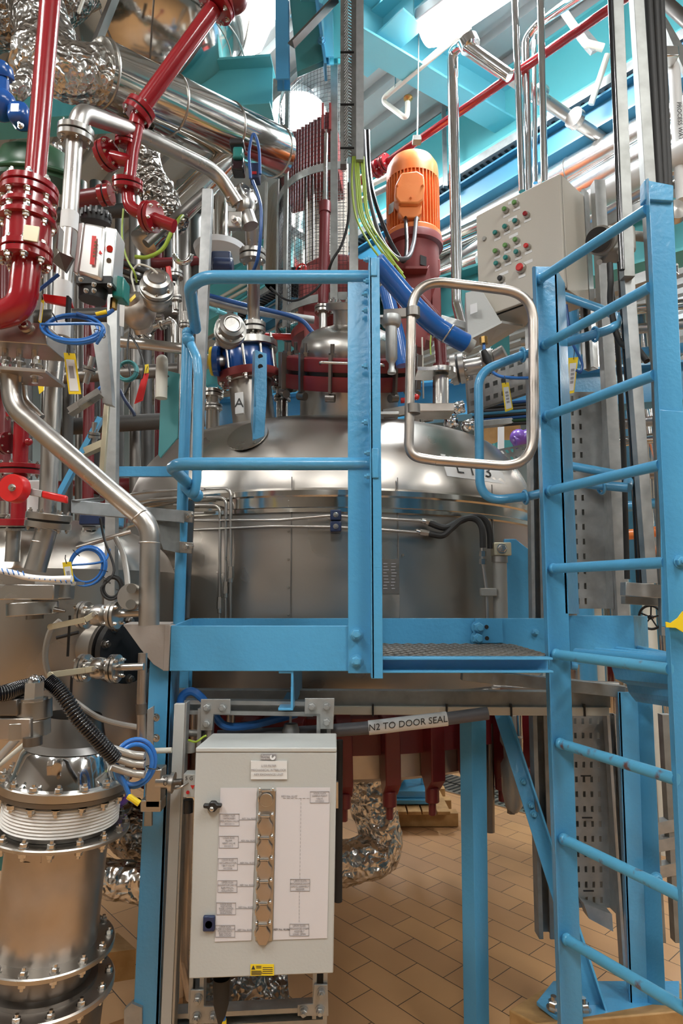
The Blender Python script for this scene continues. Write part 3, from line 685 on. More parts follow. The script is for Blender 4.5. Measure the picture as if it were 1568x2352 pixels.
# wire guard cage -------------------------------------------------------
cg = thing('wire_guard', 'tall round wire mesh guard cage with flat hoops around the agitator lift', 'guard', P(700, 640, 3.6))
def ringpts(cx, cyy, Y, R, z, a0, a1, n=40): return [Vector((cx+R*math.cos(a0+(a1-a0)*k/n), Y+R*math.sin(a0+(a1-a0)*k/n), z)) for k in range(n+1)]
ccx = P(790, 300, 3.6).x; CR = .40; A0, A1 = math.radians(92), math.radians(272)
def band(z, h, R=CR):
    mb = MB(); p = ringpts(ccx, 0, 3.6, R, z, A0, A1); n = len(p)
    for o, s in ((0, 1), (.006, 1)):
        q = ringpts(ccx, 0, 3.6, R+o, z, A0, A1); mb.v += [v-Vector((0, 0, h/2)) for v in q]+[v+Vector((0, 0, h/2)) for v in q]
    for b0 in (0, 2*n):
        mb.f += [(b0+i, b0+i+1, b0+n+i+1, b0+n+i) for i in range(n-1)]
    mb.f += [(i+n, i+n+1, 3*n+i+1, 3*n+i) for i in range(n-1)]+[(i, 2*n+i, 2*n+i+1, i+1) for i in range(n-1)]
    return mb
zt = P(790, 138, 3.2).z; zm = P(790, 380, 3.2).z; zl = P(790, 640, 3.2).z-.1
for z in (zt, zm): obj('hoop', band(z, .045), M['galv'], cg)
obj('hoop', band(zl, .045), M['galv_dark'], cg)
for an in (100, 150, 178, 215, 262):
    a = math.radians(an); p = Vector((ccx+math.cos(a)*(CR+.008), 3.6+math.sin(a)*(CR+.008), zl-.1)); rd = Vector((math.cos(a), math.sin(a), 0))
    obj('upright', MB().sweep(prB(.04, .008), p, Vector((p.x, p.y, zt)), rd), M['galv_dark'], cg)
mb = MB(); n = 58
for k in range(n+1):
    a = A0+(A1-A0)*k/n; p = Vector((ccx+math.cos(a)*CR*.99, 3.6+math.sin(a)*CR*.99, zl)); mb.tube([p, Vector((p.x, p.y, zt))], .0011, 4, False)
z = zl
while z < zt: mb.tube(ringpts(ccx, 0, 3.6, CR*.985, z, A0, A1, 36), .0011, 4, False); z += .026
w_ = obj('wire_mesh', mb, M['black'], cg)
one('reflective_duct_end', 'blue lit rounded duct end behind the wire guard', 'duct', MB().lathe([(0, 0), (.15, .01), (.22, .07), (.24, .16), (.24, .8)], P(680, 430, 4.6)+Vector((0, 0, .0)), (0, 0, -1), 40), M['mirror_clad'])
# orange motor ----------------------------------------------------------
mY = 3.3; mt = thing('electric_motor', 'orange finned electric motor standing on a dark red gearbox', 'motor', P(946, 560, mY)); mo = P(946, 368, mY); k = mY/FPX*1.10
axm = Vector((0, 0, 1))
fr = obj('fan_cover', MB().lathe([(0, 0), (30*k, -.003), (48*k, -.02), (57*k, -.06), (58.5*k, -.10), (58.5*k, -60*k), (57*k, -60*k), (55*k, -.09)], mo, axm, 56), M['orange'], mt)
obj('body', MB().lathe([(53*k, -56*k), (53*k, -185*k), (57*k, -190*k), (57*k, -196*k), (0, -196*k)], mo, axm, 56), M['orange'], mt)
mb = MB()
for i in range(44):
    a = 2*math.pi*i/44; d = Vector((math.cos(a), math.sin(a), 0))
    mb.box(mo+d*55*k-axm*122*k, (9*k, 2.0*k, 124*k), (d, axm.cross(d), axm))
obj('cooling_fins', mb, M['orange'], mt)
obj('foot_flange', MB().lathe([(0, -186*k), (60*k, -186*k), (63*k, -190*k), (63*k, -200*k), (0, -200*k)], mo, axm, 56), M['orange'], mt)
tbc = P(938, 437, mY-.16); tb = obj('terminal_box', MB().prism([P(x, y, mY-.20) for x, y in ((908, 425), (922, 396), (958, 392), (974, 402), (976, 430), (972, 458), (960, 466), (918, 466), (908, 452))], (0, .10, 0)), M['orange'], mt, bevel=.008)
for bx, by in ((912, 427), (970, 427), (943, 455)): bolt(P(bx, by, mY-.20), (0, -1, 0), .012, tb, M['orange'])
obj('lower_terminal_box', MB().prism([P(x, y, mY-.17) for x, y in ((915, 468), (969, 468), (968, 488), (958, 500), (925, 500), (916, 488))], (0, .08, 0)), M['orange'], mt, bevel=.006)
for bx in (931, 956): obj('cable_gland', MB().cyl(P(bx, 484, mY-.15), P(bx, 506, mY-.15), .016, seg=8), M['lever_brass'], mt)
obj('rating_plate', MB().hexa([P(893, 470, mY-.137), P(905, 462, mY-.15), P(903, 485, mY-.15), P(892, 494, mY-.137)], (0, .006, 0)), M['steel'], mt)
gb = thing('gearbox', 'dark red gearbox lantern housing below the orange motor', 'gearbox', P(950, 830, mY))
obj('top_flange', MB().lathe([(0, 0), (64*k, 0), (65*k, -.01), (65*k, -.045), (50*k, -.06), (0, -.06)], mo-axm*200*k, axm, 56), M['primer_red'], gb)
obj('lantern', MB().lathe([(56*k, -.05), (57*k, -110*k+.05), (40*k, -150*k), (38*k, -240*k), (0, -240*k)], mo-axm*200*k, axm, 48), M['primer_red'], gb)
obj('opening', MB().hexa([P(965, 585, mY-.15), P(979, 590, mY-.15), P(979, 611, mY-.15), P(965, 607, mY-.15)], (0, .04, 0)), M['black'], gb)
obj('side_web', MB().prism([P(915, 622, mY-.17), P(975, 622, mY-.17), P(990, 600, mY-.1), P(990, 700, mY-.1), P(975, 800, mY-.17), P(915, 790, mY-.17)], (0, .10, 0)), M['primer_red'], gb, bevel=.005)
obj('shelf_rib', MB().box(P(945, 625, mY-.18), (62*k, .1, .014)), M['primer_red'], gb)
obj('back_web', MB().box(P(998, 690, mY), (20*k, .12, .42)), M['primer_red'], gb, bevel=.004)
obj('support_pipe', MB().cyl(P(1008, 740, mY-.25), P(1014, 845, mY-.25), pr(13, mY)), M['dark_red'], gb)
obj('support_foot', MB().cyl(P(1014, 838, mY-.25), P(1014, 850, mY-.25), pr(20, mY)), M['dark_red'], gb)
cable('left black supply cable curving up into the orange motor', [P(845, 300, 3.05), P(848, 385, 3.05), P(858, 450, 3.02), P(885, 530, 3.0), P(915, 588, 3.0), P(929, 598, 3.0), P(934, 560, 3.05), P(931, 500, 3.14)], .011, 'black_gloss')
cable('right grey supply cable curving up into the orange motor', [P(835, 300, 3.0), P(840, 385, 3.0), P(850, 460, 2.98), P(872, 540, 2.97), P(905, 588, 2.96), P(935, 592, 2.96), P(949, 560, 3.05), P(956, 500, 3.14)], .011, 'grey_cable')
ygs = [(811, 812, 870, 590), (815, 822, 905, 610), (819, 826, 890, 596), (822, 830, 925, 628), (829, 838, 915, 600), (834, 842, 930, 640)]
for i, (x0, x1, x2, y2) in enumerate(ygs):
    cable(ORD[i]+' yellow green earth wire from the left where the bundle leaves the tall cable strut', [P(x0, 360, 2.9), P(x1-4, 420, 2.9), P(x1+6, 500, 2.88), P((x1+x2)/2+6, (500+y2)/2+12, 2.85), P(x2, y2, 2.85)], .0055, 'wire_yg', 'wire', 'earth_wire', group='earth wires hanging from the cable strut', seg=8)
cable('black cable hanging from the strut in front of the wire guard', [P(801, 420, 3.0), P(800, 500, 3.0), P(785, 560, 3.0), P(762, 600, 3.0), P(750, 640, 3.05)], .007)
cable('black cable sagging behind the top handrail', [P(620, 660, 3.0), P(650, 685, 3.0), P(680, 690, 3.0), P(720, 670, 3.0), P(745, 640, 3.0)], .006)
# main cable strut at centre top -----------------------------------------
cs = thing('cable_ladder_strut', 'tall galvanised cable strut rising to the roof beside the wire guard', 'strut', P(815, 620, 2.9))
def vbar(x0, y0, x1, y1, w, d, Y, m, parent, name='rail', Y1=None, prof=None):
    return obj(name, MB().sweep(prof or prB(w, d), P(x0, y0, Y), P(x1, y1, Y1 or Y), Vector((0, 1, 0))), M[m], parent)
vbar(826, -60, 826, 374, pr(19, 2.9), .05, 2.9, 'galv', cs, 'front_rail')
vbar(812, -60, 812, 366, pr(12, 2.9), .05, 2.95, 'galv_dark', cs, 'middle_rail')
vbar(788, -60, 788, 384, pr(15, 2.9), .05, 2.95, 'galv_dark', cs, 'rear_rail')
mb = MB()
for i in range(60): 
    y = -60+i*7.3; a = P(799, y, 2.93); mb.tube([a+Vector((-.016, -.01, .0)), a+Vector((.0, -.03, .012)), a+Vector((.016, -.01, .018))], .0045, 6)
obj('spiral_wrap', mb, M['galv'], cs)
vbar(812, 380, 812, 640, pr(22, 2.95), .03, 3.02, 'galv', cs, 'lower_plate')
for y in (120, 240, 340): obj('cable_tie', MB().box(P(797, y, 2.89), (.07, .01, .005)), M['black'], cs)
vbar(612, 420, 606, 640, pr(6, 2.9), .02, 3.0, 'galv_dark', cs, 'side_rod')
# ---------------------------------------------------------------- blue access platform
PY = 1.88; PB = 2.34
pf = thing('access_platform', 'blue steel access platform with grating and toe boards in front of the vessel', 'platform', P(790, 1545, PY))
def X(px, Y): return P(px, 1300, Y).x
zf_t, zf_b = P(600, 1437, PY).z, P(600, 1541, PY).z       # front toe board
xl, xp, xr = P(392, 1480, PY).x, P(858, 1480, PY).x, P(1256, 1500, PY).x
obj('front_toe_board', MB().box(((xl+xp)/2, PY, (zf_t+zf_b)/2), (xp-xl, .010, zf_t-zf_b)), M['blue'], pf, bevel=.0015)
zg = P(900, 1507, PY).z; zgb = P(900, 1541, PY).z
obj('front_edge_beam', MB().sweep(prC(zg-zgb, .05, .006, 1), (xp-.01, PY, (zg+zgb)/2), (xr, PY, (zg+zgb)/2)), M['blue'], pf, bevel=.001)
zb_t = zf_t
obj('back_toe_board', MB().box(((X(442, PB)+X(1262, PB))/2, PB, (P(900, 1420, PB).z+zgb)/2), (X(1262, PB)-X(442, PB), .008, P(900, 1420, PB).z-zgb)), M['blue'], pf, bevel=.0015)
obj('left_toe_board', MB().hexa([Vector((xl, PY, zf_t)), Vector((X(442, PB), PB, P(900, 1420, PB).z)), Vector((X(442, PB), PB, zf_b)), Vector((xl, PY, zf_b))], (.008, 0, 0)), M['blue'], pf, bevel=.001)
obj('splice_plate', MB().box((P(1120, 1450, PB).x, PB-.012, P(900, 1448, PB).z), (.10, .012, .088)), M['blue'], pf, bevel=.001)
for hx, hy in ((1097, 1441), (1095, 1466)): bolt(P(hx, hy, PB-.012), (0, -1, 0), .034, pf, M['bolt_blue'])
for hx, hy in ((1117, 1440), (1118, 1466)): obj('bolt_hole', MB().cyl(P(hx, hy, PB-.020), P(hx, hy, PB-.005), .0075), M['black'], pf)
bolt(P(1228, 1452, PB-.004), (0, -1, 0), .02, pf, M['bolt_blue'])
# expanded metal grating: long diamonds
mb = MB(); zt_ = zg-.004; nx, ny = 26, 13; wx = (xr-xl)/nx; wy = (PB-PY-.02)/ny
for j in range(ny):
    for i in range(nx):
        cx = xl+(i+.5+(j % 2)*.5)*wx; cy_ = PY+.012+(j+.5)*wy
        if cx > xr: continue
        for sx in (-1, 1):
            for sy in (-1, 1):
                a = Vector((cx+sx*wx*.5, cy_, zt_)); b_ = Vector((cx, cy_+sy*wy*.48, zt_+.003*sy)); mb.sweep([(-.0035, -.006), (.0035, -.006), (.0035, .005), (-.0035, .005)], a, b_)
obj('grating', mb, M['grating'], pf, smooth=False)
for y0 in (PY+.12, PY+.3): obj('cross_bearer', MB().box(((xl+xr)/2, y0, zgb+.012), (xr-xl-.02, .03, .02)), M['blue'], pf)
# C channel bearer seen end-on under the toe board
zc0, zc1 = P(670, 1541, PY).z, P(670, 1632, PY).z; xc = X(676, PY); t_ = .007
obj('channel_bearer', MB().prism([Vector((xc, PY, zc0)), Vector((xc-.043, PY, zc0)), Vector((xc-.043, PY, zc0-t_)), Vector((xc-t_, PY, zc0-t_)), Vector((xc-t_, PY, zc1+t_)), Vector((xc-.043, PY, zc1+t_)), Vector((xc-.043, PY, zc1)), Vector((xc, PY, zc1))], (0, .42, 0)), M['blue'], pf, bevel=.001)
# front angle post -------------------------------------------------------
ap = thing('angle_post', 'blue angle section post bolted to the front of the platform beside the gate', 'post', P(826, 1545, PY-.01))
x0, x1, x2 = X(799, PY-.012), X(829, PY-.012), X(857, PY-.03)
zt0, zb0 = P(826, 640, PY).z, P(826, 1545, PY).z
obj('wide_leg', MB().box(((x0+x2)/2, PY-.012, (zt0+zb0)/2), (x2-x0, .009, zt0-zb0)), M['blue'], ap, bevel=.0012)
obj('narrow_leg', MB().box((x2-.005, PY-.04, (zt0+zb0)/2+.012), (.009, .06, zt0-zb0+.04)), M['blue'], ap, bevel=.0015)
obj('front_edge', MB().box((x2+.008, PY-.066, (zt0+zb0)/2+.012), (.030, .008, zt0-zb0+.04)), M['blue'], ap, bevel=.0012)
for y in (1457, 1518): bolt(P(818, y, PY-.017), (0, -1, 0), .026, ap, M['bolt_blue'])
for y in (676, 713, 841, 970): bolt(P(844, y, PY-.045), (-1, 0, 0), .016, ap, M['bolt_blue'])
bs = obj('hinge_strip', MB().box((x2+.008, PY-.04, P(860, 850, PY).z), (.008, .05, .43)), M['galv'], ap)
for yy, h in ((1075, .09), (640, .06)):
    lp = obj('fixing_lug', MB().box((x2+.006, PY-.05, P(850, yy, PY).z), (.02, .05, h)), M['blue'], ap, bevel=.003)
    for s in (-.035, .035): bolt(Vector((x2-.008, PY-.05, P(850, yy, PY).z+s)), (-1, 0, 0), .016, ap, M['bolt_blue'])
# handrail ----------------------------------------------------------------
hr = thing('guardrail', 'blue tubular guardrail with two curved rails at the left of the platform', 'guardrail', P(412, 1440, PB))
r_ = .0205
zr, zm_ = P(700, 640, PY).z, P(700, 1067, PY).z
YB = 2.26
top = [Vector((X(853, PY), PY-.01, zr)), Vector((X(560, PY), PY-.01, zr)), Vector((X(430, PY-.1), PY-.01, zr)), Vector((X(385, PY-.02)+.02, PY+.05, zr-.002)), Vector((X(432, YB), YB, zr))]
obj('top_rail', MB().tube(fillet(top, .10, 12), r_, 24), M['blue'], hr)
mid = [Vector((X(850, PY), PY-.01, zm_)), Vector((X(560, PY), PY-.01, zm_)), Vector((X(400, PY-.02), PY-.01, zm_)), Vector((X(372, PY-.02), PY+.05, zm_)), Vector((X(432, YB), YB, zm_))]
obj('middle_rail', MB().tube(fillet(mid, .08, 12), r_*.95, 24), M['blue'], hr)
obj('upright', MB().tube([P(410, 1450, YB), P(431, 765, YB)], pr(13, YB)*1.0, 24).sphere(P(431, 765, YB), pr(14, YB)), M['blue'], hr)
lp_ = [P(432, 778, YB-.01), P(452, 822, YB-.07), P(455, 860, YB-.08), P(452, 1100, YB-.08), P(446, 1140, YB-.08), P(424, 1120, YB-.02)]
obj('hoop_bar', MB().tube(fillet(lp_, .05, 10), pr(10.5, YB), 20), M['blue'], hr)
for q in ((432, 780), (428, 1116), (452, 1138)): obj('rail_socket', MB().sphere(P(q[0], q[1], YB-.03), pr(15, YB), 16, 10), M['blue'], hr)
# gate ----------------------------------------------------------------------
gY = 1.86; gt = thing('self_closing_gate', 'steel tube hoop gate between the angle post and the ladder', 'gate', P(940, 1070, gY))
gl = [P(1080, 1062, gY), P(1225, 1070, gY), P(1223, 672, gY), P(946, 644, gY), P(939, 1052, gY), P(1080, 1062, gY)]
c1 = fillet([P(1000, 1058, gY), P(1226, 1076, gY), P(1224, 674, gY), P(946, 640, gY), P(938, 1048, gY), P(1000, 1058, gY)], .105, 14)
obj('hoop_tube', MB().tube(c1, .0150, 24), M['steel_worn'], gt)
for y, ym in ((722, 718), (952, 940)):
    a = P(895, y, gY+.02); b_ = P(948, ym, gY)
    obj('hinge_arm', MB().sweep(prB(.012, .03), a-Vector((.02, 0, 0)), b_), M['steel_dark'], gt, bevel=.002)
    obj('hinge_clamp', MB().cyl(b_-Vector((0, 0, .014)), b_+Vector((0, 0, .014)), .022), M['steel_dark'], gt)
    obj('hinge_plate', MB().box(P(888, y+(12 if y < 800 else 2), gY+.01), (.07, .05, .010)), M['galv'], gt, bevel=.002)
sp = obj('closing_spring_case', MB().lathe([(0, 0), (.030, 0), (.031, -.008), (.031, -.02), (.026, -.03), (.018, -.034), (.018, -.135), (.014, -.142), (.009, -.15), (.009, -.165), (.013, -.175), (.013, -.182), (0, -.184)], P(898, 728, gY), seg=28), M['galv'], gt)
# blue lagged pipes beside the post -----------------------------------------
lgY = 2.3
lg = thing('lagged_blue_hose', 'fat blue wrapped hose sloping down from the handrail top to the junction box', 'hose', P(1075, 800, lgY))
obj('wrap', MB().tube(catmull([P(862, 600, 2.05), P(905, 650, 2.1), P(960, 712, 2.15), P(1005, 752, 2.2), P(1068, 788, 2.25)], 8), pr(24, 2.15), 28), M['wrap_blue'], lg)
obj('end_fitting', MB().cyl(P(1064, 786, 2.25), P(1084, 797, 2.26), pr(17, lgY)), M['cast'], lg)
for a, b_ in ((1008, 755), (1028, 766)):
    obj('wire_tie', MB().torus(P(a, b_, 2.21), (.8, .1, -.55), pr(24.5, 2.18), .003, 24, 6), M['bolt'], lg)
one('lagged_blue_hose', 'thinner dark blue wrapped hose hanging straight down behind the fat one', 'hose', MB().tube(catmull([P(885, 660, 2.5), P(900, 720, 2.5), P(915, 780, 2.5), P(925, 840, 2.5)], 8), pr(17, 2.5), 20), M['wrap_blue'])
one('drain_pipe', 'short pinkish steel pipe crossing behind the fat blue hose', 'pipe', MB().tube(fillet([P(925, 655, 2.5), P(965, 680, 2.5), P(1005, 725, 2.5), P(1012, 760, 2.5)], .08), .012, 14), M['dark_red'])
# left column with gusset ----------------------------------------------------
CY = 1.9
lc = thing('platform_column', 'tall blue channel column holding the left end of the platform', 'column', P(340, 2500, CY))
def vface(xa0, ya0, xb0, yb0, xa1, ya1, xb1, yb1, Y, d, m, parent, name, bv=.001):
    return obj(name, MB().hexa([P(xa0, ya0, Y), P(xb0, yb0, Y), P(xb1, yb1, Y), P(xa1, ya1, Y)], (0, d, 0)), M[m], parent, bevel=bv)
vface(345, 1500, 395, 1500, 302, 2420, 362, 2420, CY, .012, 'blue', lc, 'front_flange')
obj('web', MB().hexa([P(395, 1500, CY), P(414, 1500, CY+.12), P(384, 2420, CY+.12), P(362, 2420, CY)], (-.008, 0, 0)), M['blue'], lc)
obj('foot_bracket', MB().prism([P(285, 2320, CY-.01), P(302, 2305, CY-.01), P(326, 2315, CY-.01), P(326, 2420, CY-.01), (P(283, 2420, CY-.01))], (0, .02, 0)), M['galv'], lc)
gs = thing('corner_gusset', 'taupe triangular gusset box between the column head and the platform toe board', 'bracket', P(385, 1540, CY))
obj('plate', MB().prism([P(284, 1437, CY-.03), P(380, 1437, CY-.03), P(375, 1540, CY-.03), P(352, 1526, CY-.03), P(322, 1490, CY-.03)], (0, .01, 0)), M['taupe'], gs, bevel=.001)
obj('top_plate', MB().hexa([P(284, 1434, CY-.03), P(390, 1434, CY-.03), P(398, 1428, CY+.06), P(300, 1428, CY+.06)], (0, 0, -.006)), M['taupe'], gs)
obj('side_plate', MB().hexa([P(379, 1436, CY-.031), P(391, 1436, CY-.031), P(386, 1541, CY-.031), P(374, 1541, CY-.031)], (0, .06, 0)), M['taupe'], gs, bevel=.001)
tr = thing('cable_trunking', 'pale grey vertical trunking channel running beside the left blue column', 'trunking', P(390, 2500, CY-.02))
vface(400, 1617, 424, 1617, 366, 2420, 390, 2420, CY-.03, .02, 'cabinet', tr, 'cover')
vface(424, 1614, 429, 1614, 391, 2420, 397, 2420, CY-.028, .04, 'galv', tr, 'side_lip')
one('blue_conduit', 'thin blue flat bar behind the pale trunking and left of the grey cabinet', 'bar', MB().hexa([P(414, 1840, 2.2), P(420, 1840, 2.2), P(407, 2310, 2.2), P(400, 2310, 2.2)], (0, .02, 0)), M['blue'])
one('rear_column_stub', 'short blue stub column under the left rear corner of the platform', 'column', MB().sweep(prI(.06, .05, .006, .006), P(422, 1540, 2.35), P(420, 1600, 2.35)), M['blue'])
# second column under the platform ---------------------------------------
c2 = thing('platform_column', 'dark blue box column standing on the tiles under the middle of the platform', 'column', (P(1085, 2200, 2.5).x, 2.5, 0))
def col_at(px0, py0, px1, Y, w, d, m, parent, name='shaft', ztop=None, zbot=0):
    a = P(px0, py0, Y); b_ = Vector((P(px1, 2200, Y).x, Y, zbot)); return obj(name, MB().sweep(prB(w, d), b_, a, Vector((0, -1, 0))), M[m], parent, bevel=.003)
c2y = 2.3
obj('shaft', MB().hexa([P(1055, 1655, c2y), P(1082, 1655, c2y-.035), P(1096, 2430, c2y-.035), P(1066, 2430, c2y)], (.02, .09, 0)), M['blue'], c2, bevel=.001)
obj('shaft_side', MB().hexa([P(1082, 1655, c2y-.035), P(1116, 1655, c2y), P(1124, 2430, c2y), P(1096, 2430, c2y-.035)], (-.02, .09, 0)), M['blue'], c2, bevel=.001)
one('drop_tube', 'short dark steel tube hanging beside the dark blue box column', 'tube', MB().cyl(P(1123, 1660, 2.6), P(1124, 1910, 2.6), pr(11, 2.6)), M['steel_dark'])
one('jack_screw', 'dark round post dropping behind the right edge of the grey cabinet', 'post', MB().cyl(P(778, 1700, 2.2), P(776, 2070, 2.2), pr(9, 2.2)), M['rubber'])
br_ = thing('diagonal_brace', 'blue flat diagonal brace running down behind the ladder', 'brace', P(1400, 2400, 2.1))
obj('bar', MB().sweep([(-.024, 0), (.024, 0), (.024, .006), (-.018, .006), (-.018, .04), (-.024, .04)], P(1150, 1640, 2.35), P(1400, 2420, 2.0), Vector((0, -1, 0))), M['blue'], br_)
for q in ((1192, 1822), (1227, 1882), (1233, 1905)): bolt(lerp(P(1150, 1640, 2.35), P(1400, 2420, 2.0), (q[1]-1640)/780.)+Vector((0, -.008, 0)), (0, -1, 0), .018, br_, M['bolt_blue'])
gvp = thing('square_strut', 'dark galvanised square strut hanging down between the vessel and the ladder', 'strut', P(1252, 2150, 2.25))
obj('shaft', MB().sweep(prStrut(.05), P(1250, 2148, 2.25), P(1235, 1640, 2.25), Vector((0, -1, 0))), M['galv_dark'], gvp)
gvu = thing('strut_post', 'tall grey galvanised strut post behind the left side of the ladder', 'strut', P(1228, 1420, 2.25))
obj('shaft', MB().sweep(prStrut(.045), P(1232, 1450, 2.42), P(1222, 745, 2.42), Vector((0, -1, 0))), M['galv'], gvu)
# horizontal rails under the platform
def hrail(label, x0, y0, x1, y1, Y, h, d, m, Y1=None, prof=None, cat='rail', name='support_rail'):
    return one(name, label, cat, MB().sweep(prof or prB(d, h), P(x0, y0, Y), P(x1, y1, Y1 or Y), Vector((0, 0, 1))), M[m], bevel=.0015 if not prof else 0)
hrail('long galvanised rail under the platform, just above the clipped conduit', 398, 1600, 1395, 1605, 2.2, pr(34, 2.2), .045, 'galv_dark')
hrail('narrow clipped conduit rail directly below the long galvanised rail', 765, 1630, 1395, 1633, 2.18, pr(18, 2.18), .03, 'pale_pipe')
for i, x in enumerate((856, 1025, 1173, 1341)): one('rail_clip', ORD[i]+' black clip band from the left on the clipped conduit rail', 'clip', MB().box(P(x, 1631, 2.165), (.006, .012, pr(26, 2.18))), M['black'], group='clips along the conduit rail')
hrail('upper dark cross rail running back under the right of the platform', 1060, 1548, 1430, 1588, 2.1, pr(26, 2.1), .04, 'galv_dark')
hrail('thin galvanised strut above the grey cabinet', 428, 1622, 720, 1628, 2.0, pr(34, 2.0), .041, 'galv', prof=[(-.02, -.02), (-.016, -.02), (-.016, -.003), (.016, -.003), (.016, -.02), (.02, -.02), (.02, .02), (.016, .02), (.016, .003), (-.016, .003), (-.016, .02), (-.02, .02)])
sealY = 2.05
sh = thing('seal_hose', 'grey nitrogen hose labelled N2 to door seal under the platform', 'hose', P(900, 1680, sealY))
obj('hose', MB().tube(catmull([P(500, 1692, sealY), P(600, 1687, sealY), P(700, 1682, sealY), P(846, 1671.5, sealY), P(936, 1661, sealY), P(1026, 1650.5, sealY), P(1120, 1638, sealY)], 10), pr(14, sealY), 20), M['grey_cable'], sh)
hp_ = catmull([P(500, 1692, sealY), P(600, 1687, sealY), P(700, 1682, sealY), P(846, 1671.5, sealY), P(936, 1661, sealY), P(1026, 1650.5, sealY), P(1120, 1638, sealY)], 10)
obj('label_sleeve', MB().tube(hp_[30:51], pr(15.6, sealY), 20), M['label_white'], sh)
dx = (P(1026, 1650, sealY)-P(846, 1671, sealY)).normalized()
text('N2 TO DOOR SEAL', P(937, 1662, sealY-pr(16.6, sealY)), dx, Vector((0, 0, 1)), .0285, M['ink'], sh, thick=.0006)
cable('fat blue hose looping above the grey cabinet', [P(412, 1625, 1.95), P(420, 1598, 1.95), P(440, 1588, 1.95), P(462, 1602, 1.95), P(490, 1640, 1.97), P(520, 1668, 1.98), P(580, 1665, 2.0), P(640, 1650, 2.02), P(680, 1640, 2.05)], .0125, 'hose_blue', 'hose', 'air_hose')
one('pipe_hanger', 'small galvanised hanger clamp below the blue channel bearer', 'clamp', MB().cyl(P(667, 1632, 2.0), P(667, 1660, 2.0), .004).lathe([(0, 0), (.02, 0), (.026, -.02), (.024, -.06), (.012, -.07), (0, -.07)], P(668, 1662, 2.0), (0, 0, 1), 14), M['galv'])
# hanging filter bowl
fb = thing('filter_regulator', 'grey filter regulator bowl hanging right of the box column', 'regulator', P(1172, 1870, 2.45))
obj('body', MB().lathe([(0, 0), (.04, 0), (.042, -.10), (.030, -.12), (.030, -.16), (.042, -.18), (.040, -.28), (.030, -.33), (.015, -.35), (0, -.35)], P(1172, 1640, 2.45), seg=24), M['cast'], fb)
obj('drain', MB().cyl(P(1174, 1845, 2.45), P(1174, 1868, 2.45), .016, seg=6), M['steel_dark'], fb)
one('locking_cylinder', 'pale steel locking cylinder hanging right of the filter regulator', 'cylinder', MB().cyl(P(1192, 1640, 2.35), P(1193, 1690, 2.35), pr(6, 2.35)).cyl(P(1193, 1695, 2.35), P(1193, 1735, 2.35), pr(7, 2.35)), M['bolt'])
# foil wrapped elbow + pallet with pump in the distance
foil_pipe('crumpled foil wrapped elbow pipe bulging right of the grey cabinet', [(830, 1700, 2.9), (842, 1800, 2.9), (880, 1955, 2.85), (840, 1975, 2.8), (740, 1990, 2.8), (600, 1990, 2.8)], pr(48, 2.8), 'foil', .017, 8, 1, bend=.15)
pl = thing('pallet', 'worn wooden pallet under the small blue pump on the tiled floor', 'pallet', P(925, 1900, 4.4)); fl = Pz(925, 1905, 0.0)
def floorbox(x0, x1, ypx, h, depth, m, parent, name, zoff=0, ang=.0):
    a = Pz(x0, ypx, zoff); b_ = Pz(x1, ypx, zoff); c = (a+b_)/2+Vector((0, depth/2, h/2)); return obj(name, MB().box(c, ((b_-a).length, depth, h)), M[m], parent, bevel=.004)
pa = Pz(865, 1905, 0); 
for i in range(3): obj('stringer', MB().box(pa+Vector((.26, .08+i*.28, .05)), (.62, .09, .09)), M['wood'], pl, bevel=.004)
for i in range(5): obj('deck_board', MB().box(pa+Vector((.06+i*.10, .36, .115)), (.09, .78, .022)), M['wood'], pl, bevel=.003)
pu = thing('pump_skid', 'small bright blue pump skid sitting on the wooden pallet', 'pump', pa+Vector((.2, .3, .125)))
o_ = pa+Vector((.24, .34, .13))
obj('baseplate', MB().box(o_+Vector((0, 0, .02)), (.36, .5, .03)), M['blue'], pu, bevel=.004); obj('channel', MB().box(o_+Vector((0, 0, .06)), (.28, .42, .05)), M['blue'], pu, bevel=.006)
obj('pump_body', MB().cyl(o_+Vector((-.1, -.15, .17)), o_+Vector((-.0, .15, .17)), .07), M['cast'], pu); obj('coupling', MB().cyl(o_+Vector((-.12, -.2, .17)), o_+Vector((-.09, -.12, .17)), .055), M['pale_pipe'], pu)
obj('motor_guard', MB().box(o_+Vector((.04, .05, .27)), (.18, .3, .10)), M['blue'], pu, bevel=.01)
for sx in (-.1, .12): obj('stand_leg', MB().box(o_+Vector((sx, -.05, .15)), (.03, .03, .16)), M['blue'], pu)
# floor drain grates
for i, (x0, y0, x1, y1) in enumerate([(1010, 1765, 1050, 1800), (1140, 1815, 1240, 1860)]):
    a = Pz(x0, (y0+y1)/2, .004); t = thing('floor_drain', ['slotted floor drain cover seen between the red clamps', 'slotted floor drain cover seen behind the diagonal brace'][i], 'drain', a)
    ax = (UD, VD, Vector((0, 0, 1)))
    obj('frame', MB().box(a, (2.2, .22, .006), ax), M['steel_worn'], t)
    mb = MB()
    for s in range(40): mb.box(a+UD*(-1.05+s*.054)+Vector((0, 0, .004)), (.02, .17, .004), ax)
    obj('slots', mb, M['black'], t)
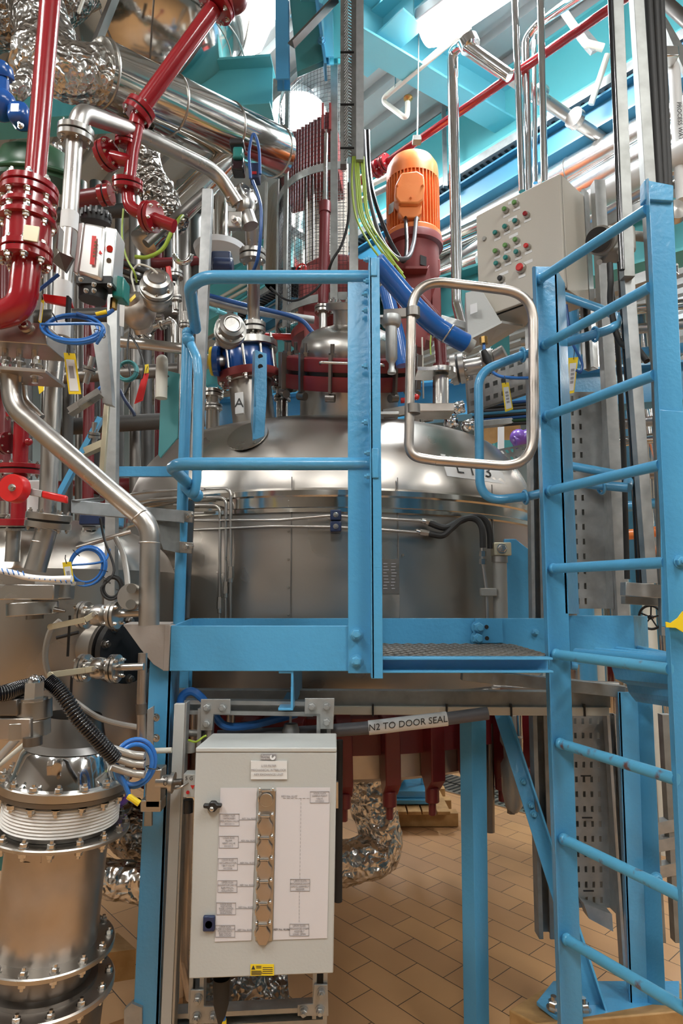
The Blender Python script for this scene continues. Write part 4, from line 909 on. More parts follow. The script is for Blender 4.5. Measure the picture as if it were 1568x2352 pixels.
# ---------------------------------------------------------------- ladder at right
LL, LR = 1.93, 1.56
ld = thing('ladder', 'blue steel ladder with worn rungs at the right of the platform', 'ladder', P(1330, 2420, 1.75))
ls = obj('left_stile', MB().hexa([P(1223, 612, LL), P(1278, 612, LL), P(1342, 2440, LL), P(1285, 2440, LL)], (0, .010, 0)), M['blue'], ld, bevel=.0015)
obj('left_stile_flange', MB().hexa([P(1278, 618, LL), P(1297, 650, LL+.12), P(1330, 1410, LL+.12), P(1304, 1410, LL)], (-.008, 0, 0)), M['blue'], ld, bevel=.001)
obj('left_stile_lip', MB().hexa([P(1223, 612, LL-.002), P(1229, 612, LL-.03), P(1291, 2440, LL-.03), P(1285, 2440, LL-.002)], (.004, .004, 0)), M['blue'], ld)
obj('right_stile', MB().hexa([P(1483, 413, LR), P(1544, 426, LR), P(1640, 2440, LR), P(1577, 2440, LR)], (0, .010, 0)), M['blue'], ld, bevel=.0015)
obj('right_stile_lip', MB().hexa([P(1480, 413, LR-.004), P(1488, 409, LR-.03), P(1584, 2440, LR-.03), P(1574, 2440, LR-.004)], (.003, .003, 0)), M['blue'], ld)
obj('right_stile_sleeve', MB().hexa([P(1514, 940, LR-.006), P(1572, 945, LR-.006), P(1574, 1440, LR-.006), P(1520, 1440, LR-.006)], (0, .004, 0)), M['blue'], ld, bevel=.002)
obj('right_stile_cap', MB().hexa([P(1480, 412, LR-.01), P(1547, 425, LR-.01), P(1547, 462, LR-.01), P(1481, 458, LR-.01)], (0, .03, 0)), M['blue'], ld, bevel=.003)
rungs = [((1241, 640), (1484, 482), 0), ((1252, 791), (1492, 660), 0), ((1257, 955), (1502, 862), 0), ((1264, 1127), (1516, 1068), 0), ((1271, 1306), (1528, 1292), 0), ((1277, 1503), (1538, 1537), 1), ((1287, 1708), (1553, 1790), 1), ((1295, 1928), (1572, 2062), 1), ((1302, 2158), (1592, 2330), 1)]
for (a, b_, w) in rungs:
    p, q = P(a[0], a[1], LL-.012), P(b_[0], b_[1], LR-.005)
    obj('rung', MB().tube([p, q], .0145, 20).sphere(p, .017, 12, 8), M['blue_worn' if w else 'blue'], ld)
for y in (1210,): bolt(P(1560, 1290, LR-.006), (0, -1, 0), .022, ld, M['bolt_blue'])
# brackets of the safety return tube
st = thing('stand_off_rail', 'blue curved tube rail standing off behind the ladder stile', 'rail', P(1100, 1150, 2.15))
sY = 2.12
p1 = [P(1440, 1120, 2.0), P(1330, 1110, 2.05), P(1215, 1140, sY), P(1102, 1152, sY), P(1098, 855, sY), P(1200, 815, sY), P(1225, 808, sY), P(1330, 778, 2.05), P(1418, 752, 1.98), P(1414, 722, 2.1), P(1295, 680, 2.2)]
obj('tube', MB().tube(fillet(p1, .09, 12), .0155, 20), M['blue'], st)
obj('lower_return', MB().tube(fillet([P(1440, 1120, 2.0), P(1445, 1095, 2.1), P(1310, 1070, 2.25)], .04, 8), .0155, 20), M['blue'], st)
for x, y, Y in ((1206, 1142, sY), (1200, 815, sY), (1366, 768, 2.02), (1380, 1118, 2.03)):
    obj('u_bolt', MB().torus(P(x, y, Y), (1, .1, .15), .022, .005, 24, 8), M['blue'], st)
# right rear column and gate lintel
rc = thing('ladder_column', 'blue channel column standing right behind the lower ladder rungs', 'column', P(1470, 2420, 2.05))
obj('front_flange', MB().hexa([P(1420, 1590, 2.05), P(1464, 1590, 2.05), P(1492, 2440, 2.05), P(1452, 2440, 2.05)], (0, .01, 0)), M['blue'], rc, bevel=.001)
obj('side_flange', MB().hexa([P(1464, 1590, 2.05), P(1498, 1600, 2.0), P(1535, 2440, 2.0), P(1492, 2440, 2.05)], (0, .01, 0)), M['blue'], rc, bevel=.001)
obj('web', MB().hexa([P(1420, 1590, 2.05), P(1412, 1590, 2.15), P(1445, 2440, 2.15), P(1452, 2440, 2.05)], (.006, 0, 0)), M['blue'], rc)
bolt(P(1506, 2017, 2.0), (0, -1, 0), .025, rc, M['bolt_blue'])
lt = thing('toe_board', 'blue toe board panel between the two ladder stiles at platform level', 'toe board', P(1310, 1500, 2.0))
obj('panel', MB().hexa([P(1306, 1414, 1.99), P(1454, 1414, 1.99), P(1458, 1506, 1.99), P(1310, 1530, 1.99)], (0, .01, 0)), M['blue'], lt, bevel=.001)
obj('return', MB().hexa([P(1454, 1414, 1.99), P(1486, 1415, 2.1), P(1490, 1502, 2.1), P(1458, 1506, 1.99)], (0, .01, 0)), M['blue'], lt, bevel=.001)
rp = thing('step_tread', 'blue corrugated step tread behind the sixth ladder rung', 'tread', P(1400, 1640, 1.9))
for i in range(4): obj('nosing_rod', MB().tube([P(1322+i*48, 1497-i*2, 1.93+i*.03), P(1536, 1516-i*3, 1.62+i*.03)], .011, 14), M['blue'], rp)
mb = MB(); 
prof = [(1405, 1530), (1410, 1545), (1415, 1560), (1440, 1572), (1445, 1590), (1452, 1600), (1462, 1612)]
for (xa, ya), (xb, yb) in zip(prof, prof[1:]):
    mb.hexa([P(xa, ya, 1.95), P(1540, ya+12, 1.68), P(1540, yb+12, 1.68), P(xb, yb, 1.95)], (0, .006, 0))
obj('corrugated_riser', mb, M['blue'], rp)
# perforated cable trays and uprights ----------------------------------
def vtray(label, x0, x1, y0, y1, X0, X1, Y, cols, nrow, m='galv', side=0):
    q = [P(x0, y0, Y), P(x1, y0, Y), P(X1, y1, Y), P(X0, y1, Y)]; t = thing('cable_tray', label, 'cable tray', q[3])
    obj('tray_bed', slot_plate(q, cols, [(i+.5)/nrow for i in range(nrow)], .038, .2/nrow, .002, Vector((0, -1, 0))), M[m], t, smooth=False)
    obj('side_wall', MB().hexa([q[1], q[1]+Vector((.004, -.05, 0)), q[2]+Vector((.004, -.05, 0)), q[2]], (.002, 0, 0)), M[m], t)
    obj('backing', MB().hexa([v+Vector((0, .03, 0)) for v in q], (0, .003, 0)), M['galv_dark'], t)
    return t
vtray('perforated vertical cable tray seen between the upper ladder rungs', 1304, 1380, 900, 1398, 1320, 1392, 2.3, [.12, .35], 15)
vtray('perforated vertical cable tray seen between the lower ladder rungs', 1312, 1392, 1640, 2085, 1322, 1400, 2.3, [.1, .32, .54, .76], 13)
def vstrut(label, x0, y0, x1, y1, Y, w, m, prof=None, name='strut', cat='strut', Y1=None, group=None):
    return one(name, label, cat, MB().sweep(prof or prB(w, w), P(x1, y1, Y1 or Y), P(x0, y0, Y), Vector((0, -1, 0))), M[m], group, bevel=.001 if not prof else 0)
vstrut('wide galvanised strut left of the black riser cable behind the ladder', 1372, 420, 1426, 1420, 2.25, .042, 'galv')
vstrut('slotted galvanised strut right of the lower perforated tray', 1400, 1640, 1440, 2240, 2.25, .03, 'galv', prStrut(.035))
vstrut('dark galvanised upright with a black edge, left of the pair at the top right', 1412, -60, 1440, 640, 1.85, .034, 'galv_dark')  # dark galvanised colour stands in for the shade on this backlit upright
one('edge_cable', 'thick black cable clipped along the left edge of the left dark upright', 'cable', MB().tube([P(1399, -60, 1.83), P(1428, 620, 1.83)], .0085, 12), M['black_gloss'])
vstrut('grey galvanised upright, right of the pair at the top right', 1457, -60, 1546, 1340, 1.85, .034, 'galv_dark')  # backlit as well: its shade is put into the darker grey
for i, (dx_, r) in enumerate([(0, .0145), (17, .0135), (30, .0125)]):
    one('riser_cable', ['leftmost','middle','rightmost'][i]+' of three fat black riser cables behind the right galvanised upright', 'cable', MB().tube([P(1484+dx_, -60, 1.9), P(1516+dx_*.7, 480, 1.9), P(1552+dx_*.3, 1340, 1.9)], r, 14), M['rubber'], 'riser cables at the top right')
vstrut('brown grey upright strut behind the middle of the ladder rungs', 1440, 640, 1492, 1340, 1.87, .032, 'galv', Y1=1.87)
one('riser_cable', 'long fat black cable running down behind the upper ladder rungs', 'cable', MB().tube(catmull([P(1425, 600, 2.05), P(1437, 800, 2.05), P(1452, 1000, 2.05), P(1470, 1340, 2.05)], 8), .0125, 14), M['black_gloss'])
one('riser_cable', 'thinner black cable just left of the long fat one behind the rungs', 'cable', MB().tube(catmull([P(1400, 640, 2.1), P(1415, 760, 2.1), P(1430, 1000, 2.15), P(1440, 1330, 2.15)], 8), .009, 14), M['rubber'])
vstrut('dark narrow upright beside the right ladder stile', 1494, 600, 1522, 1460, 1.95, .016, 'galv_dark')
hrail('short galvanised cross strut between the rungs near the yellow strap', 1430, 1352, 1530, 1360, 1.95, .04, .04, 'galv')
hrail('dark lower cross strut under the short galvanised one', 1430, 1378, 1530, 1384, 2.0, .025, .03, 'galv_dark')
hrail('galvanised diagonal support under the toe board panel', 1310, 1572, 1440, 1590, 2.15, .035, .03, 'galv_dark')
one('tray_bracket', 'crumpled galvanised foot plate below the lower perforated tray', 'bracket', MB().hexa([P(1340, 2075, 2.25), P(1405, 2100, 2.25), P(1408, 2140, 2.25), P(1352, 2110, 2.25)], (0, .05, 0)), M['galv'])
# floor crate with blue plate bottom right
ct = thing('timber_plinth', 'worn timber base with a blue checkered plate at the foot of the ladder', 'base', Pz(1200, 2340, 0)); a = P(1165, 2312, 2.0)
obj('timber', MB().prism([P(1168, 2318, 2.05), P(1262, 2262, 2.3), P(1600, 2262, 2.3), P(1600, 2318, 1.9), P(1230, 2352, 1.95)], (0, 0, -.2)), M['wood'], ct, bevel=.005)
obj('plate', MB().prism([P(1232, 2310, 2.06), P(1270, 2262, 2.2), P(1560, 2262, 2.2), P(1560, 2352, 1.95), P(1285, 2352, 1.95)], (0, 0, .012)), M['blue'], ct, bevel=.002)
for x, y in ((1272, 2316), (1340, 2320)): bolt(P(x, y, 2.0), (0, 0, 1), .03, ct)
vl = thing('valve_station', 'dark galvanised valve frame low at the right edge behind the ladder', 'frame', P(1540, 2100, 2.4))
for y in (1900, 1940, 2000): obj('cross_bar', MB().sweep(prB(.04, .04), P(1500, y, 2.4), P(1600, y-20, 2.4), Vector((0, 0, 1))), M['galv'], vl)
for x in (1512, 1556): obj('upright_bar', MB().sweep(prB(.035, .035), P(x-30, 1640, 2.4), P(x, 2160, 2.4), Vector((0, -1, 0))), M['galv_dark'], vl)
one('yellow_strap', 'yellow plastic strap tag tied round the right ladder stile', 'strap', MB().prism([P(x, y, LR-.035) for x, y in ((1529, 1428), (1540, 1431), (1556, 1420), (1568, 1404), (1600, 1395), (1600, 1455), (1568, 1452), (1552, 1442), (1530, 1441))], (0, .004, 0)), M['yellow'])
wheel('small black handwheel behind the ladder at platform level', P(1494, 1418, 2.5), (-.7, -.6, 0), .045, spokes=5)
# right background pipes -------------------------------------------------
# ---------------------------------------------------------------- beige control box
b0, b1, b2 = 2.47, 2.20, 2.30
fTL, fTR, fBL, fBR = P(1093, 499, b0), P(1284, 390, b1), P(1097, 734, b0), P(1288, 640, b1)
fBR = Vector((fTR.x, fTR.y, 0)); zb_ = P(1097, 734, b0).z; zt_ = (fTL.z+fTR.z)/2
fTL.z = fTR.z = zt_; fBL = Vector((fTL.x, fTL.y, zb_)); fBR.z = zb_
sx_ = (fTR-fTL).normalized(); inn = Vector((-sx_.y, sx_.x, 0));
if inn.y < 0: inn = -inn
D_ = .20
cbx = thing('control_box', 'beige wall control box with push buttons above the gate', 'control box', fBL.lerp(fBR, .5))
obj('body', MB().hexa([fTL+inn*.02, fTR+inn*.02, fBR+inn*.02, fBL+inn*.02], inn*(D_-.02)), M['panel'], cbx, bevel=.004)
obj('door', MB().hexa([fTL-Vector((0, 0, .004)), fTR-Vector((0, 0, .004)), fBR+Vector((0, 0, .004)), fBL+Vector((0, 0, .004))], inn*.016), M['panel'], cbx, bevel=.003)
obj('door_seal', MB().hexa([fTL+inn*.016-sx_*-.002, fTR+inn*.016-sx_*.002, fBR+inn*.016-sx_*.002, fBL+inn*.016+sx_*.002], inn*.004), M['black'], cbx)
W_ = (fTR-fTL).length; H_ = zt_-zb_
def onbox(px, py):
    r = ray(px, py); n = inn; t = (fTL-EYE).dot(n)/r.dot(n); return EYE+r*t
def button(px, py, m, big=1.0, name='push_button'):
    c = onbox(px, py); b_ = obj(name, MB().lathe([(0, 0), (.0125*big, 0), (.0125*big, .012), (.011*big, .016), (0, .016)], c, -inn, 24), M['steel'], cbx)
    obj('cap', MB().lathe([(0, .016), (.0095*big, .016), (.0095*big, .021), (.008*big, .024), (0, .0245)], c, -inn, 20), M[m], b_)
    lb = c-Vector((0, 0, .021*max(1, big*.95)))+sx_*.006*0
    obj('legend_plate', MB().hexa([lb-sx_*.015+Vector((0, 0, .005))-inn*.0015, lb+sx_*.015+Vector((0, 0, .005))-inn*.0015, lb+sx_*.015-Vector((0, 0, .005))-inn*.0015, lb-sx_*.015-Vector((0, 0, .005))-inn*.0015], inn*.0015), M['label_white'], b_)
for px, py, m in ((1186, 469, 'green_btn'), (1163, 484, 'green_btn'), (1211, 495, 'red'), (1187, 511, 'teal_btn'), (1164, 524, 'teal_btn'), (1142, 538, 'teal_btn'), (1188, 554, 'green_btn'), (1165, 567, 'green_btn'), (1142, 580, 'green_btn'), (1213, 568, 'signal_red'), (1190, 582, 'teal_btn'), (1166, 595, 'teal_btn'), (1144, 608, 'teal_btn')):
    button(px, py, m)
button(1198, 617, 'signal_red', 1.6, 'stop_button'); button(1153, 642, 'black', 1.1, 'selector_switch')
for px, py in ((1177, 463), (1177, 502), (1179, 541), (1157, 628), (1212, 602)):
    c = onbox(px, py); obj('title_plate', MB().hexa([c-sx_*.02+Vector((0, 0, .006))-inn*.001, c+sx_*.02+Vector((0, 0, .006))-inn*.001, c+sx_*.02-Vector((0, 0, .006))-inn*.001, c-sx_*.02-Vector((0, 0, .006))-inn*.001], inn*.001), M['label_white'], cbx)
for px, py in ((1113, 549), (1117, 651)): obj('door_lock', MB().cyl(onbox(px, py), onbox(px, py)-inn*.008, .009), M['cast'], cbx)
cbr = thing('mounting_frame', 'galvanised strut frame holding the beige control box', 'frame', fBL)
bk = inn*D_
for u in (.95, .55): obj('upright', MB().sweep(prStrut(.041), fBL.lerp(fBR, u)+bk+Vector((0, 0, -.25))+inn*.022, fTL.lerp(fTR, u)+bk+Vector((0, 0, .03))+inn*.022, -inn), M['galv'], cbr)
for z in (.06, .34): obj('cross_strut', MB().sweep(prStrut(.041), fBL+bk+inn*.062+Vector((0, 0, z)), fBR+bk+inn*.062+Vector((0, 0, z))+sx_*.3), M['galv'], cbr)
jb = thing('junction_box', 'pale flat junction box hanging below the left of the beige control box', 'junction box', P(1110, 790, 2.5))
obj('body', MB().hexa([P(1068, 672, 2.42), P(1104, 662, 2.38), P(1152, 740, 2.38), P(1074, 782, 2.42)], (.02, .12, 0)), M['cabinet'], jb, bevel=.003)
obj('sticker', MB().hexa([P(1079, 700, 2.395), P(1095, 695, 2.375), P(1096, 716, 2.375), P(1080, 722, 2.395)], (0, .004, 0)), M['label_white'], jb)
obj('base', MB().hexa([P(1074, 782, 2.4), P(1152, 742, 2.36), P(1200, 750, 2.5), P(1120, 800, 2.5)], (0, 0, .01)), M['cabinet'], jb)
cg_ = thing('cable_gland_boot', 'black rubber boot and brass gland on a blue cable below the junction box', 'gland', P(1128, 850, 2.3))
obj('gland', MB().cyl(P(1110, 775, 2.3), P(1111, 790, 2.3), .016, seg=8), M['bronze'], cg_)
obj('boot', MB().tube([P(1110, 805, 2.3), P(1118, 825, 2.3), P(1130, 848, 2.3)], .014, 14, rf=lambda u, i: (.010, .018, .006)[i]), M['rubber'], cg_)
obj('cable', MB().tube(catmull([P(1111, 788, 2.3), P(1112, 805, 2.3), P(1122, 840, 2.3), P(1142, 862, 2.3), P(1180, 868, 2.3), P(1222, 868, 2.3)], 8), .006, 10), M['hose_blue'], cg_)
# explosion proof switch with black knob
ms = thing('isolator_switch', 'grey cast isolator switch with a large black knob behind the ladder rungs', 'switch', P(1420, 600, 2.0))
obj('body', MB().box(P(1415, 562, 2.02), (.10, .09, .095)), M['cast'], ms, bevel=.012); obj('side_arm', MB().cyl(P(1440, 540, 2.02), P(1488, 545, 2.0), .016), M['cast'], ms)
obj('ring', MB().cyl(P(1377, 552, 1.96), P(1392, 556, 2.04), .047, seg=32), M['cast'], ms); obj('knob', MB().cyl(P(1373, 551, 1.94), P(1385, 554, 2.0), .040, seg=28), M['black_gloss'], ms)
for q in ((1423, 578), (1376, 602), (1440, 534)): obj('screw_boss', MB().cyl(P(q[0], q[1], 1.95), P(q[0], q[1], 2.05), .009), M['cast'], ms)
for i, (a, b_) in enumerate([(1400, 1392), (1428, 1425)]):
    one('gland_cable', ['left black cable hanging from the cast isolator switch', 'right black cable hanging from the cast isolator switch'][i], 'cable', MB().tube(catmull([P(a, 605, 1.98), P(a+2, 650, 1.98), P(b_+10, 700, 2.0), P(b_+28, 780, 2.0), P(b_+60, 800+i*30, 1.95)], 8), .010, 12), M['rubber'])
one('conduit_lamp', 'round chrome spotlight at the right edge above the ladder stile', 'lamp', MB().lathe([(0, 0), (.04, .005), (.05, .03), (.03, .08), (0, .09)], P(1555, 478, 2.3), (0, 1, 0), 24), M['steel'])
tagplate('yellow framed tag on a blue cable behind the ladder top', [P(1305, 822, 2.2), P(1328, 820, 2.2), P(1318, 902, 2.2), P(1303, 905, 2.2)])
tagplate('yellow tag far behind the second ladder rung gap', [P(1402, 780, 2.4), P(1412, 780, 2.4), P(1424, 826, 2.4), P(1404, 834, 2.4)])
tagplate('yellow framed tag hanging inside the hoop gate', [P(1152, 880, 2.25), P(1168, 878, 2.25), P(1178, 940, 2.25), P(1160, 946, 2.25)])
cable('blue cable drooping behind the ladder to the yellow tag', [P(1300, 700, 2.2), P(1312, 780, 2.2), P(1335, 830, 2.2), P(1333, 855, 2.2), P(1322, 850, 2.2)], .005, 'cable_blue')
# ---------------------------------------------------------------- key exchange cabinet
KY = 1.70
kc = thing('key_exchange_cabinet', 'pale grey key exchange cabinet with paper diagrams and a row of key locks', 'cabinet', P(600, 2240, KY))
kTL, kTR, kBR, kBL = P(449, 1728, KY), P(773, 1728, KY), P(765, 2236, KY), P(433, 2249, KY)
ky = Vector((0, 1, 0))
obj('door', MB().hexa([kTL, kTR, kBR, kBL], ky*.018), M['cabinet'], kc, bevel=.003)
obj('body', MB().hexa([kTL+ky*.02+Vector((.006, 0, .0)), kTR+ky*.02+Vector((-.002, 0, 0)), kBR+ky*.02+Vector((-.002, 0, .004)), kBL+ky*.02+Vector((.006, 0, .004))], ky*.17), M['cabinet'], kc, bevel=.003)
tl2, tr2 = P(463, 1705, KY+.19), P(760, 1700, KY+.19)
tl2 = Vector((kTL.x+.006, KY+.19, kTL.z-.004)); tr2 = Vector((kTR.x-.002, KY+.19, kTR.z-.004))
obj('rain_hood', MB().hexa([kTL+Vector((0, -.002, .0)), kTR+Vector((0, -.002, 0)), tr2, tl2], (0, 0, .012)), M['cabinet'], kc, bevel=.003)
def K(px, py, off=.001): return P(px, py, KY-off)
def kplate(x0, y0, x1, y1, m, name, off=.0015, th=.001, parent=kc, sh=0):
    return obj(name, MB().hexa([K(x0, y0, off), K(x1, y0, off), K(x1+sh, y1, off), K(x0+sh, y1, off)], ky*th), M[m], parent)
ps1 = obj('diagram_sheet', MB().hexa([K(506, 1810, .002), K(590, 1810, .002), K(577, 2160, .002), K(493, 2163, .002)], ky*.001), M['paper'], kc)
ps2 = obj('diagram_sheet', MB().hexa([K(634, 1809, .002), K(758, 1809, .002), K(751, 2155, .002), K(627, 2159, .002)], ky*.001), M['paper'], kc)
def kt(s, px, py, h, m='ink_soft', off=.003, parent=kc, sc=1): return text(s, K(px, py, off), (1, 0, -.0), (0, 0, 1), pr(h, KY), M[m], parent, thick=.0002)
kplate(599, 1732, 634, 1746, 'ink_soft', 'maker_plate', .003); kt('Fortress', 611, 1736, 6, 'label_white', .004); kt('Interlocks', 611, 1742, 6, 'label_white', .004)
obj('maker_mark', MB().cyl(K(626, 1739, .003), K(626, 1739, .004), pr(6, KY)), M['label_white'], kc); kt('P', 626, 1739, 10, 'ink', .0045)
kplate(576, 1748, 659, 1790, 'label_white', 'title_plate', .004, .003)
for s, y in (('L153 FILTER', 1759), ('MECHANICAL INTERLOCK', 1769), ('KEY EXCHANGE UNIT', 1779)): kt(s, 617, y, 6.4, 'ink_soft', .0055)
def frame(cx, cy, w, h, parent):
    mb = MB(); t = .9
    for a, b_, c, d in ((cx-w/2, cy-h/2, cx+w/2, cy-h/2+t), (cx-w/2, cy+h/2-t, cx+w/2, cy+h/2), (cx-w/2, cy-h/2, cx-w/2+t, cy+h/2), (cx+w/2-t, cy-h/2, cx+w/2, cy+h/2)):
        mb.hexa([K(a, b_, .0032), K(c, b_, .0032), K(c, d, .0032), K(a, d, .0032)], ky*.0006)
    obj('label_frame', mb, M['ink_soft'], parent)
def lbl(cx, cy, lines, parent, w=45, h=28):
    frame(cx, cy, w, h, parent)
    for i, s in enumerate(lines): kt(s, cx, cy+(i-(len(lines)-1)/2)*(h*.9/len(lines)), 5.0, 'ink_soft', .003, parent)
L1 = [(527, 1883, ['LOCK KL01', 'NITROGEN', 'ISOLATION VALVE', 'HV153111'], 'KEY No. KL01'), (525, 1934, ['LOCK KL02', 'FILTER', 'VENT VALVE', 'HV15311'], 'KEY No. KL02'), (523, 1985, ['LOCK KL03', 'ACCUMULATOR', 'VENT VALVE', 'HV15306'], 'KEY No. KL03'), (522, 2036, ['LOCK KL04', 'AGITATOR DRIVE', 'ELECTRICAL', 'ISOLATION'], 'KEY No. KL04'), (519, 2087, ['LOCK KL05', 'AGITATOR', 'RAISE LOWER', 'HYDRAULIC', 'ISOLATION'], 'KEY No. KL05'), (517, 2139, ['LOCK KL06', 'FILTER HYDRAULIC', 'POWER PACK', 'ELECTRICAL', 'ISOLATION'], 'KEY No. KL06')]
for cx, cy, ls_, k_ in L1:
    lbl(cx, cy, ls_, ps1); kt(k_, cx+45, cy-3, 5.2, 'ink_soft', .003, ps1)
    obj('dash_line', MB().hexa([K(cx+22, cy-.3, .003), K(cx+62, cy-.3, .003), K(cx+62, cy+.4, .003), K(cx+22, cy+.4, .003)], ky*.0005), M['ink_soft'], ps1)
lbl(734, 1831, ['LOCK KL07a', 'SAMPLE POINT', 'VALVE', 'HV15325'], ps2, 44, 27); lbl(689, 2033, ['LOCK KL07b', 'DISCHARGE DOOR', 'DRIVE ASSEMBLY', 'RELEASE'], ps2, 45, 28); lbl(687, 2136, ['LOCK KL06b', 'DISCHARGE DOOR', 'ASSEMBLY', 'LOCK OPEN'], ps2, 45, 28)
kt('KEY No. KL07', 664, 1829, 5.8, 'ink_soft', .003, ps2); kt('KEY No. KL06a', 647, 2135, 5.4, 'ink', .003, ps2)
mb = MB()
for i in range(21): mb.hexa([K(690.5-i*.12, 1834+i*9, .003), K(691.3-i*.12, 1834+i*9, .003), K(691.3-i*.12, 1839+i*9, .003), K(690.5-i*.12, 1839+i*9, .003)], ky*.0005)
for i in range(9): mb.hexa([K(687-i*.1, 2049+i*8, .003), K(687.8-i*.1, 2049+i*8, .003), K(687.8-i*.1, 2054+i*8, .003), K(687-i*.1, 2054+i*8, .003)], ky*.0005)
for i in range(7): mb.hexa([K(650+i*9, 1833, .003), K(656+i*9, 1833, .003), K(656+i*9, 1833.8, .003), K(650+i*9, 1833.8, .003)], ky*.0005)
obj('dash_line', mb, M['ink_soft'], ps2)
# lock strip
obj('lock_strip', MB().hexa([K(594, 1816, .006), K(633, 1816, .006), K(625, 2162, .006), K(586, 2162, .006)], ky*.006), M['steel'], kc, bevel=.001)
covers = [(611, 1838), (609, 1897), (608, 1947), (607, 1997), (606, 2048), (604, 2098), (603, 2146)]
for i, (cx, cy) in enumerate(covers):
    r = 18; n = 12; shp = [(-9, -22), (9, -22), (11, -14), (18, -5), (18, 4), (14, 14), (9, 25), (-9, 25), (-14, 14), (-18, 4), (-18, -5), (-11, -14)]
    if i == 0: shp = [(17*math.cos(a*math.pi/6), 17*math.sin(a*math.pi/6)) for a in range(12)]
    cv = obj('key_cover', MB().prism([K(cx+a*.92, cy+b_*.95+(2 if i else 0), .014) for a, b_ in shp], ky*.006), M['steel_worn'] if i else M['steel'], kc, bevel=.0012)
    obj('hinge_pin', MB().cyl(K(cx-10, cy-23, .016), K(cx+10, cy-23, .016), .0035, seg=10), M['bolt'], cv)
    for dx_ in (-15, 15): obj('screw', MB().sphere(K(cx+dx_+1, cy-26, .009), .0042, 12, 8), M['chrome'], cv)
    obj('finger_catch', MB().tube([K(cx-12, cy-18, .010), K(cx-18, cy-6, .012), K(cx-17, cy+4, .012)], .0022, 8), M['bolt'], cv)
t2 = obj('wing_knob', MB().prism([K(466+a, 1848+b_, .022) for a, b_ in ((0, 0), (12, 1), (16, -6), (28, -6), (32, 0), (42, 0), (42, 8), (34, 9), (26, 18), (14, 18), (10, 10), (0, 9))], ky*.016), M['black'], kc, bevel=.003)
obj('screw', MB().sphere(K(486, 1858, .023), .0065, 14, 8), M['bolt'], t2)
t2 = obj('key_lock', MB().hexa([K(466, 2105, .010), K(493, 2105, .010), K(492, 2141, .010), K(465, 2141, .010)], ky*.010), M['navy'], kc, bevel=.003)
obj('lock_barrel', MB().lathe([(0, 0), (.009, 0), (.010, -.002), (.006, -.001), (0, -.001)], K(479, 2124, .010), (0, -1, 0), 20), M['steel_dark'], t2)
w = kplate(575, 2215, 629, 2241, 'yellow', 'warning_label', .0025, .001)
mb = MB(); mb.hexa([K(577, 2227, .003), K(586, 2227, .003), K(582, 2218, .003), K(581, 2218, .003)], ky*.0005); 
for r in range(4): mb.hexa([K(577, 2230+r*2.6, .003), K(600+r*3 % 9, 2230+r*2.6, .003), K(600, 2231.4+r*2.6, .003), K(577, 2231.4+r*2.6, .003)], ky*.0005); mb.hexa([K(603, 2222+r*4.4, .003), K(626, 2222+r*4.4, .003), K(626, 2223.4+r*4.4, .003), K(603, 2223.4+r*4.4, .003)], ky*.0005)
for r in range(2): mb.hexa([K(588, 2219+r*3.4, .003), K(600, 2219+r*3.4, .003), K(600, 2220.6+r*3.4, .003), K(588, 2220.6+r*3.4, .003)], ky*.0005)
obj('print', mb, M['ink'], w)
# strut frame of the cabinet
FYk = KY+.235
sf_ = thing('cabinet_frame', 'galvanised strut frame with bolted angle plates behind the key cabinet', 'frame', P(590, 2420, FYk))
for i, (x0, x1) in enumerate([(474, 452), (744, 734)]):
    obj('upright', MB().sweep(prStrut(.041), P(x1, 2330, FYk), P(x0, 1625, FYk), Vector((0, -1, 0))), M['galv'], sf_)
for y in (1622,): obj('cross_strut', MB().sweep(prStrut(.041), P(425, y, FYk+.03), P(765, y+4, FYk+.03), Vector((0, -1, 0))), M['galv'], sf_)
obj('cross_strut', MB().sweep(prStrut(.045), P(395, 2338, FYk+.03), P(750, 2320, FYk+.03), Vector((0, -1, 0))), M['galv'], sf_)
def lplate(pts_, holes, name='angle_plate'):
    a = obj(name, MB().prism([P(x, y, FYk-.03) for x, y in pts_], (0, .006, 0)), M['galv'], sf_, bevel=.0012)
    for x, y in holes: bolt(P(x, y, FYk-.03), (0, -1, 0), .019, a, M['galv'])
lplate([(461, 1606), (529, 1606), (529, 1640), (490, 1640), (487, 1678), (459, 1678)], [(476, 1625), (511, 1625), (475, 1662)])
lplate([(700, 1604), (768, 1604), (765, 1675), (735, 1675), (735, 1640), (699, 1640)], [(716, 1623), (750, 1623), (750, 1658)])
lplate([(437, 2274), (468, 2274), (468, 2312), (505, 2312), (505, 2352), (434, 2352)], [(455, 2294), (452, 2336), (490, 2334)])
lplate([(721, 2262), (752, 2262), (754, 2334), (683, 2334), (683, 2308), (718, 2306)], [(738, 2279), (697, 2322), (735, 2320)])
bt = thing('cable_boot', 'black rubber cable boot hanging from the bottom of the key cabinet', 'boot', P(510, 2330, KY+.08))
obj('boot', MB().lathe([(.022, 0), (.022, -.03), (.020, -.06), (.012, -.09), (.008, -.105), (0, -.105)], P(509, 2246, KY+.08), seg=20), M['rubber'], bt)
obj('cable', MB().tube([P(512, 2325, KY+.08), P(513, 2400, KY+.08)], .007, 12), M['hose_blue'], bt)
obj('cable_marker', MB().tube([P(513, 2342, KY+.08), P(513, 2400, KY+.08)], .0078, 12), M['yellow'], bt)
# right side hinge chain
one('hinge_chain', 'short steel hinge and catch on the right edge of the key cabinet', 'hinge', MB().sweep(prB(.008, .012), P(773, 1855, KY+.02), P(773, 1795, KY+.02), Vector((0, -1, 0))), M['bolt'])
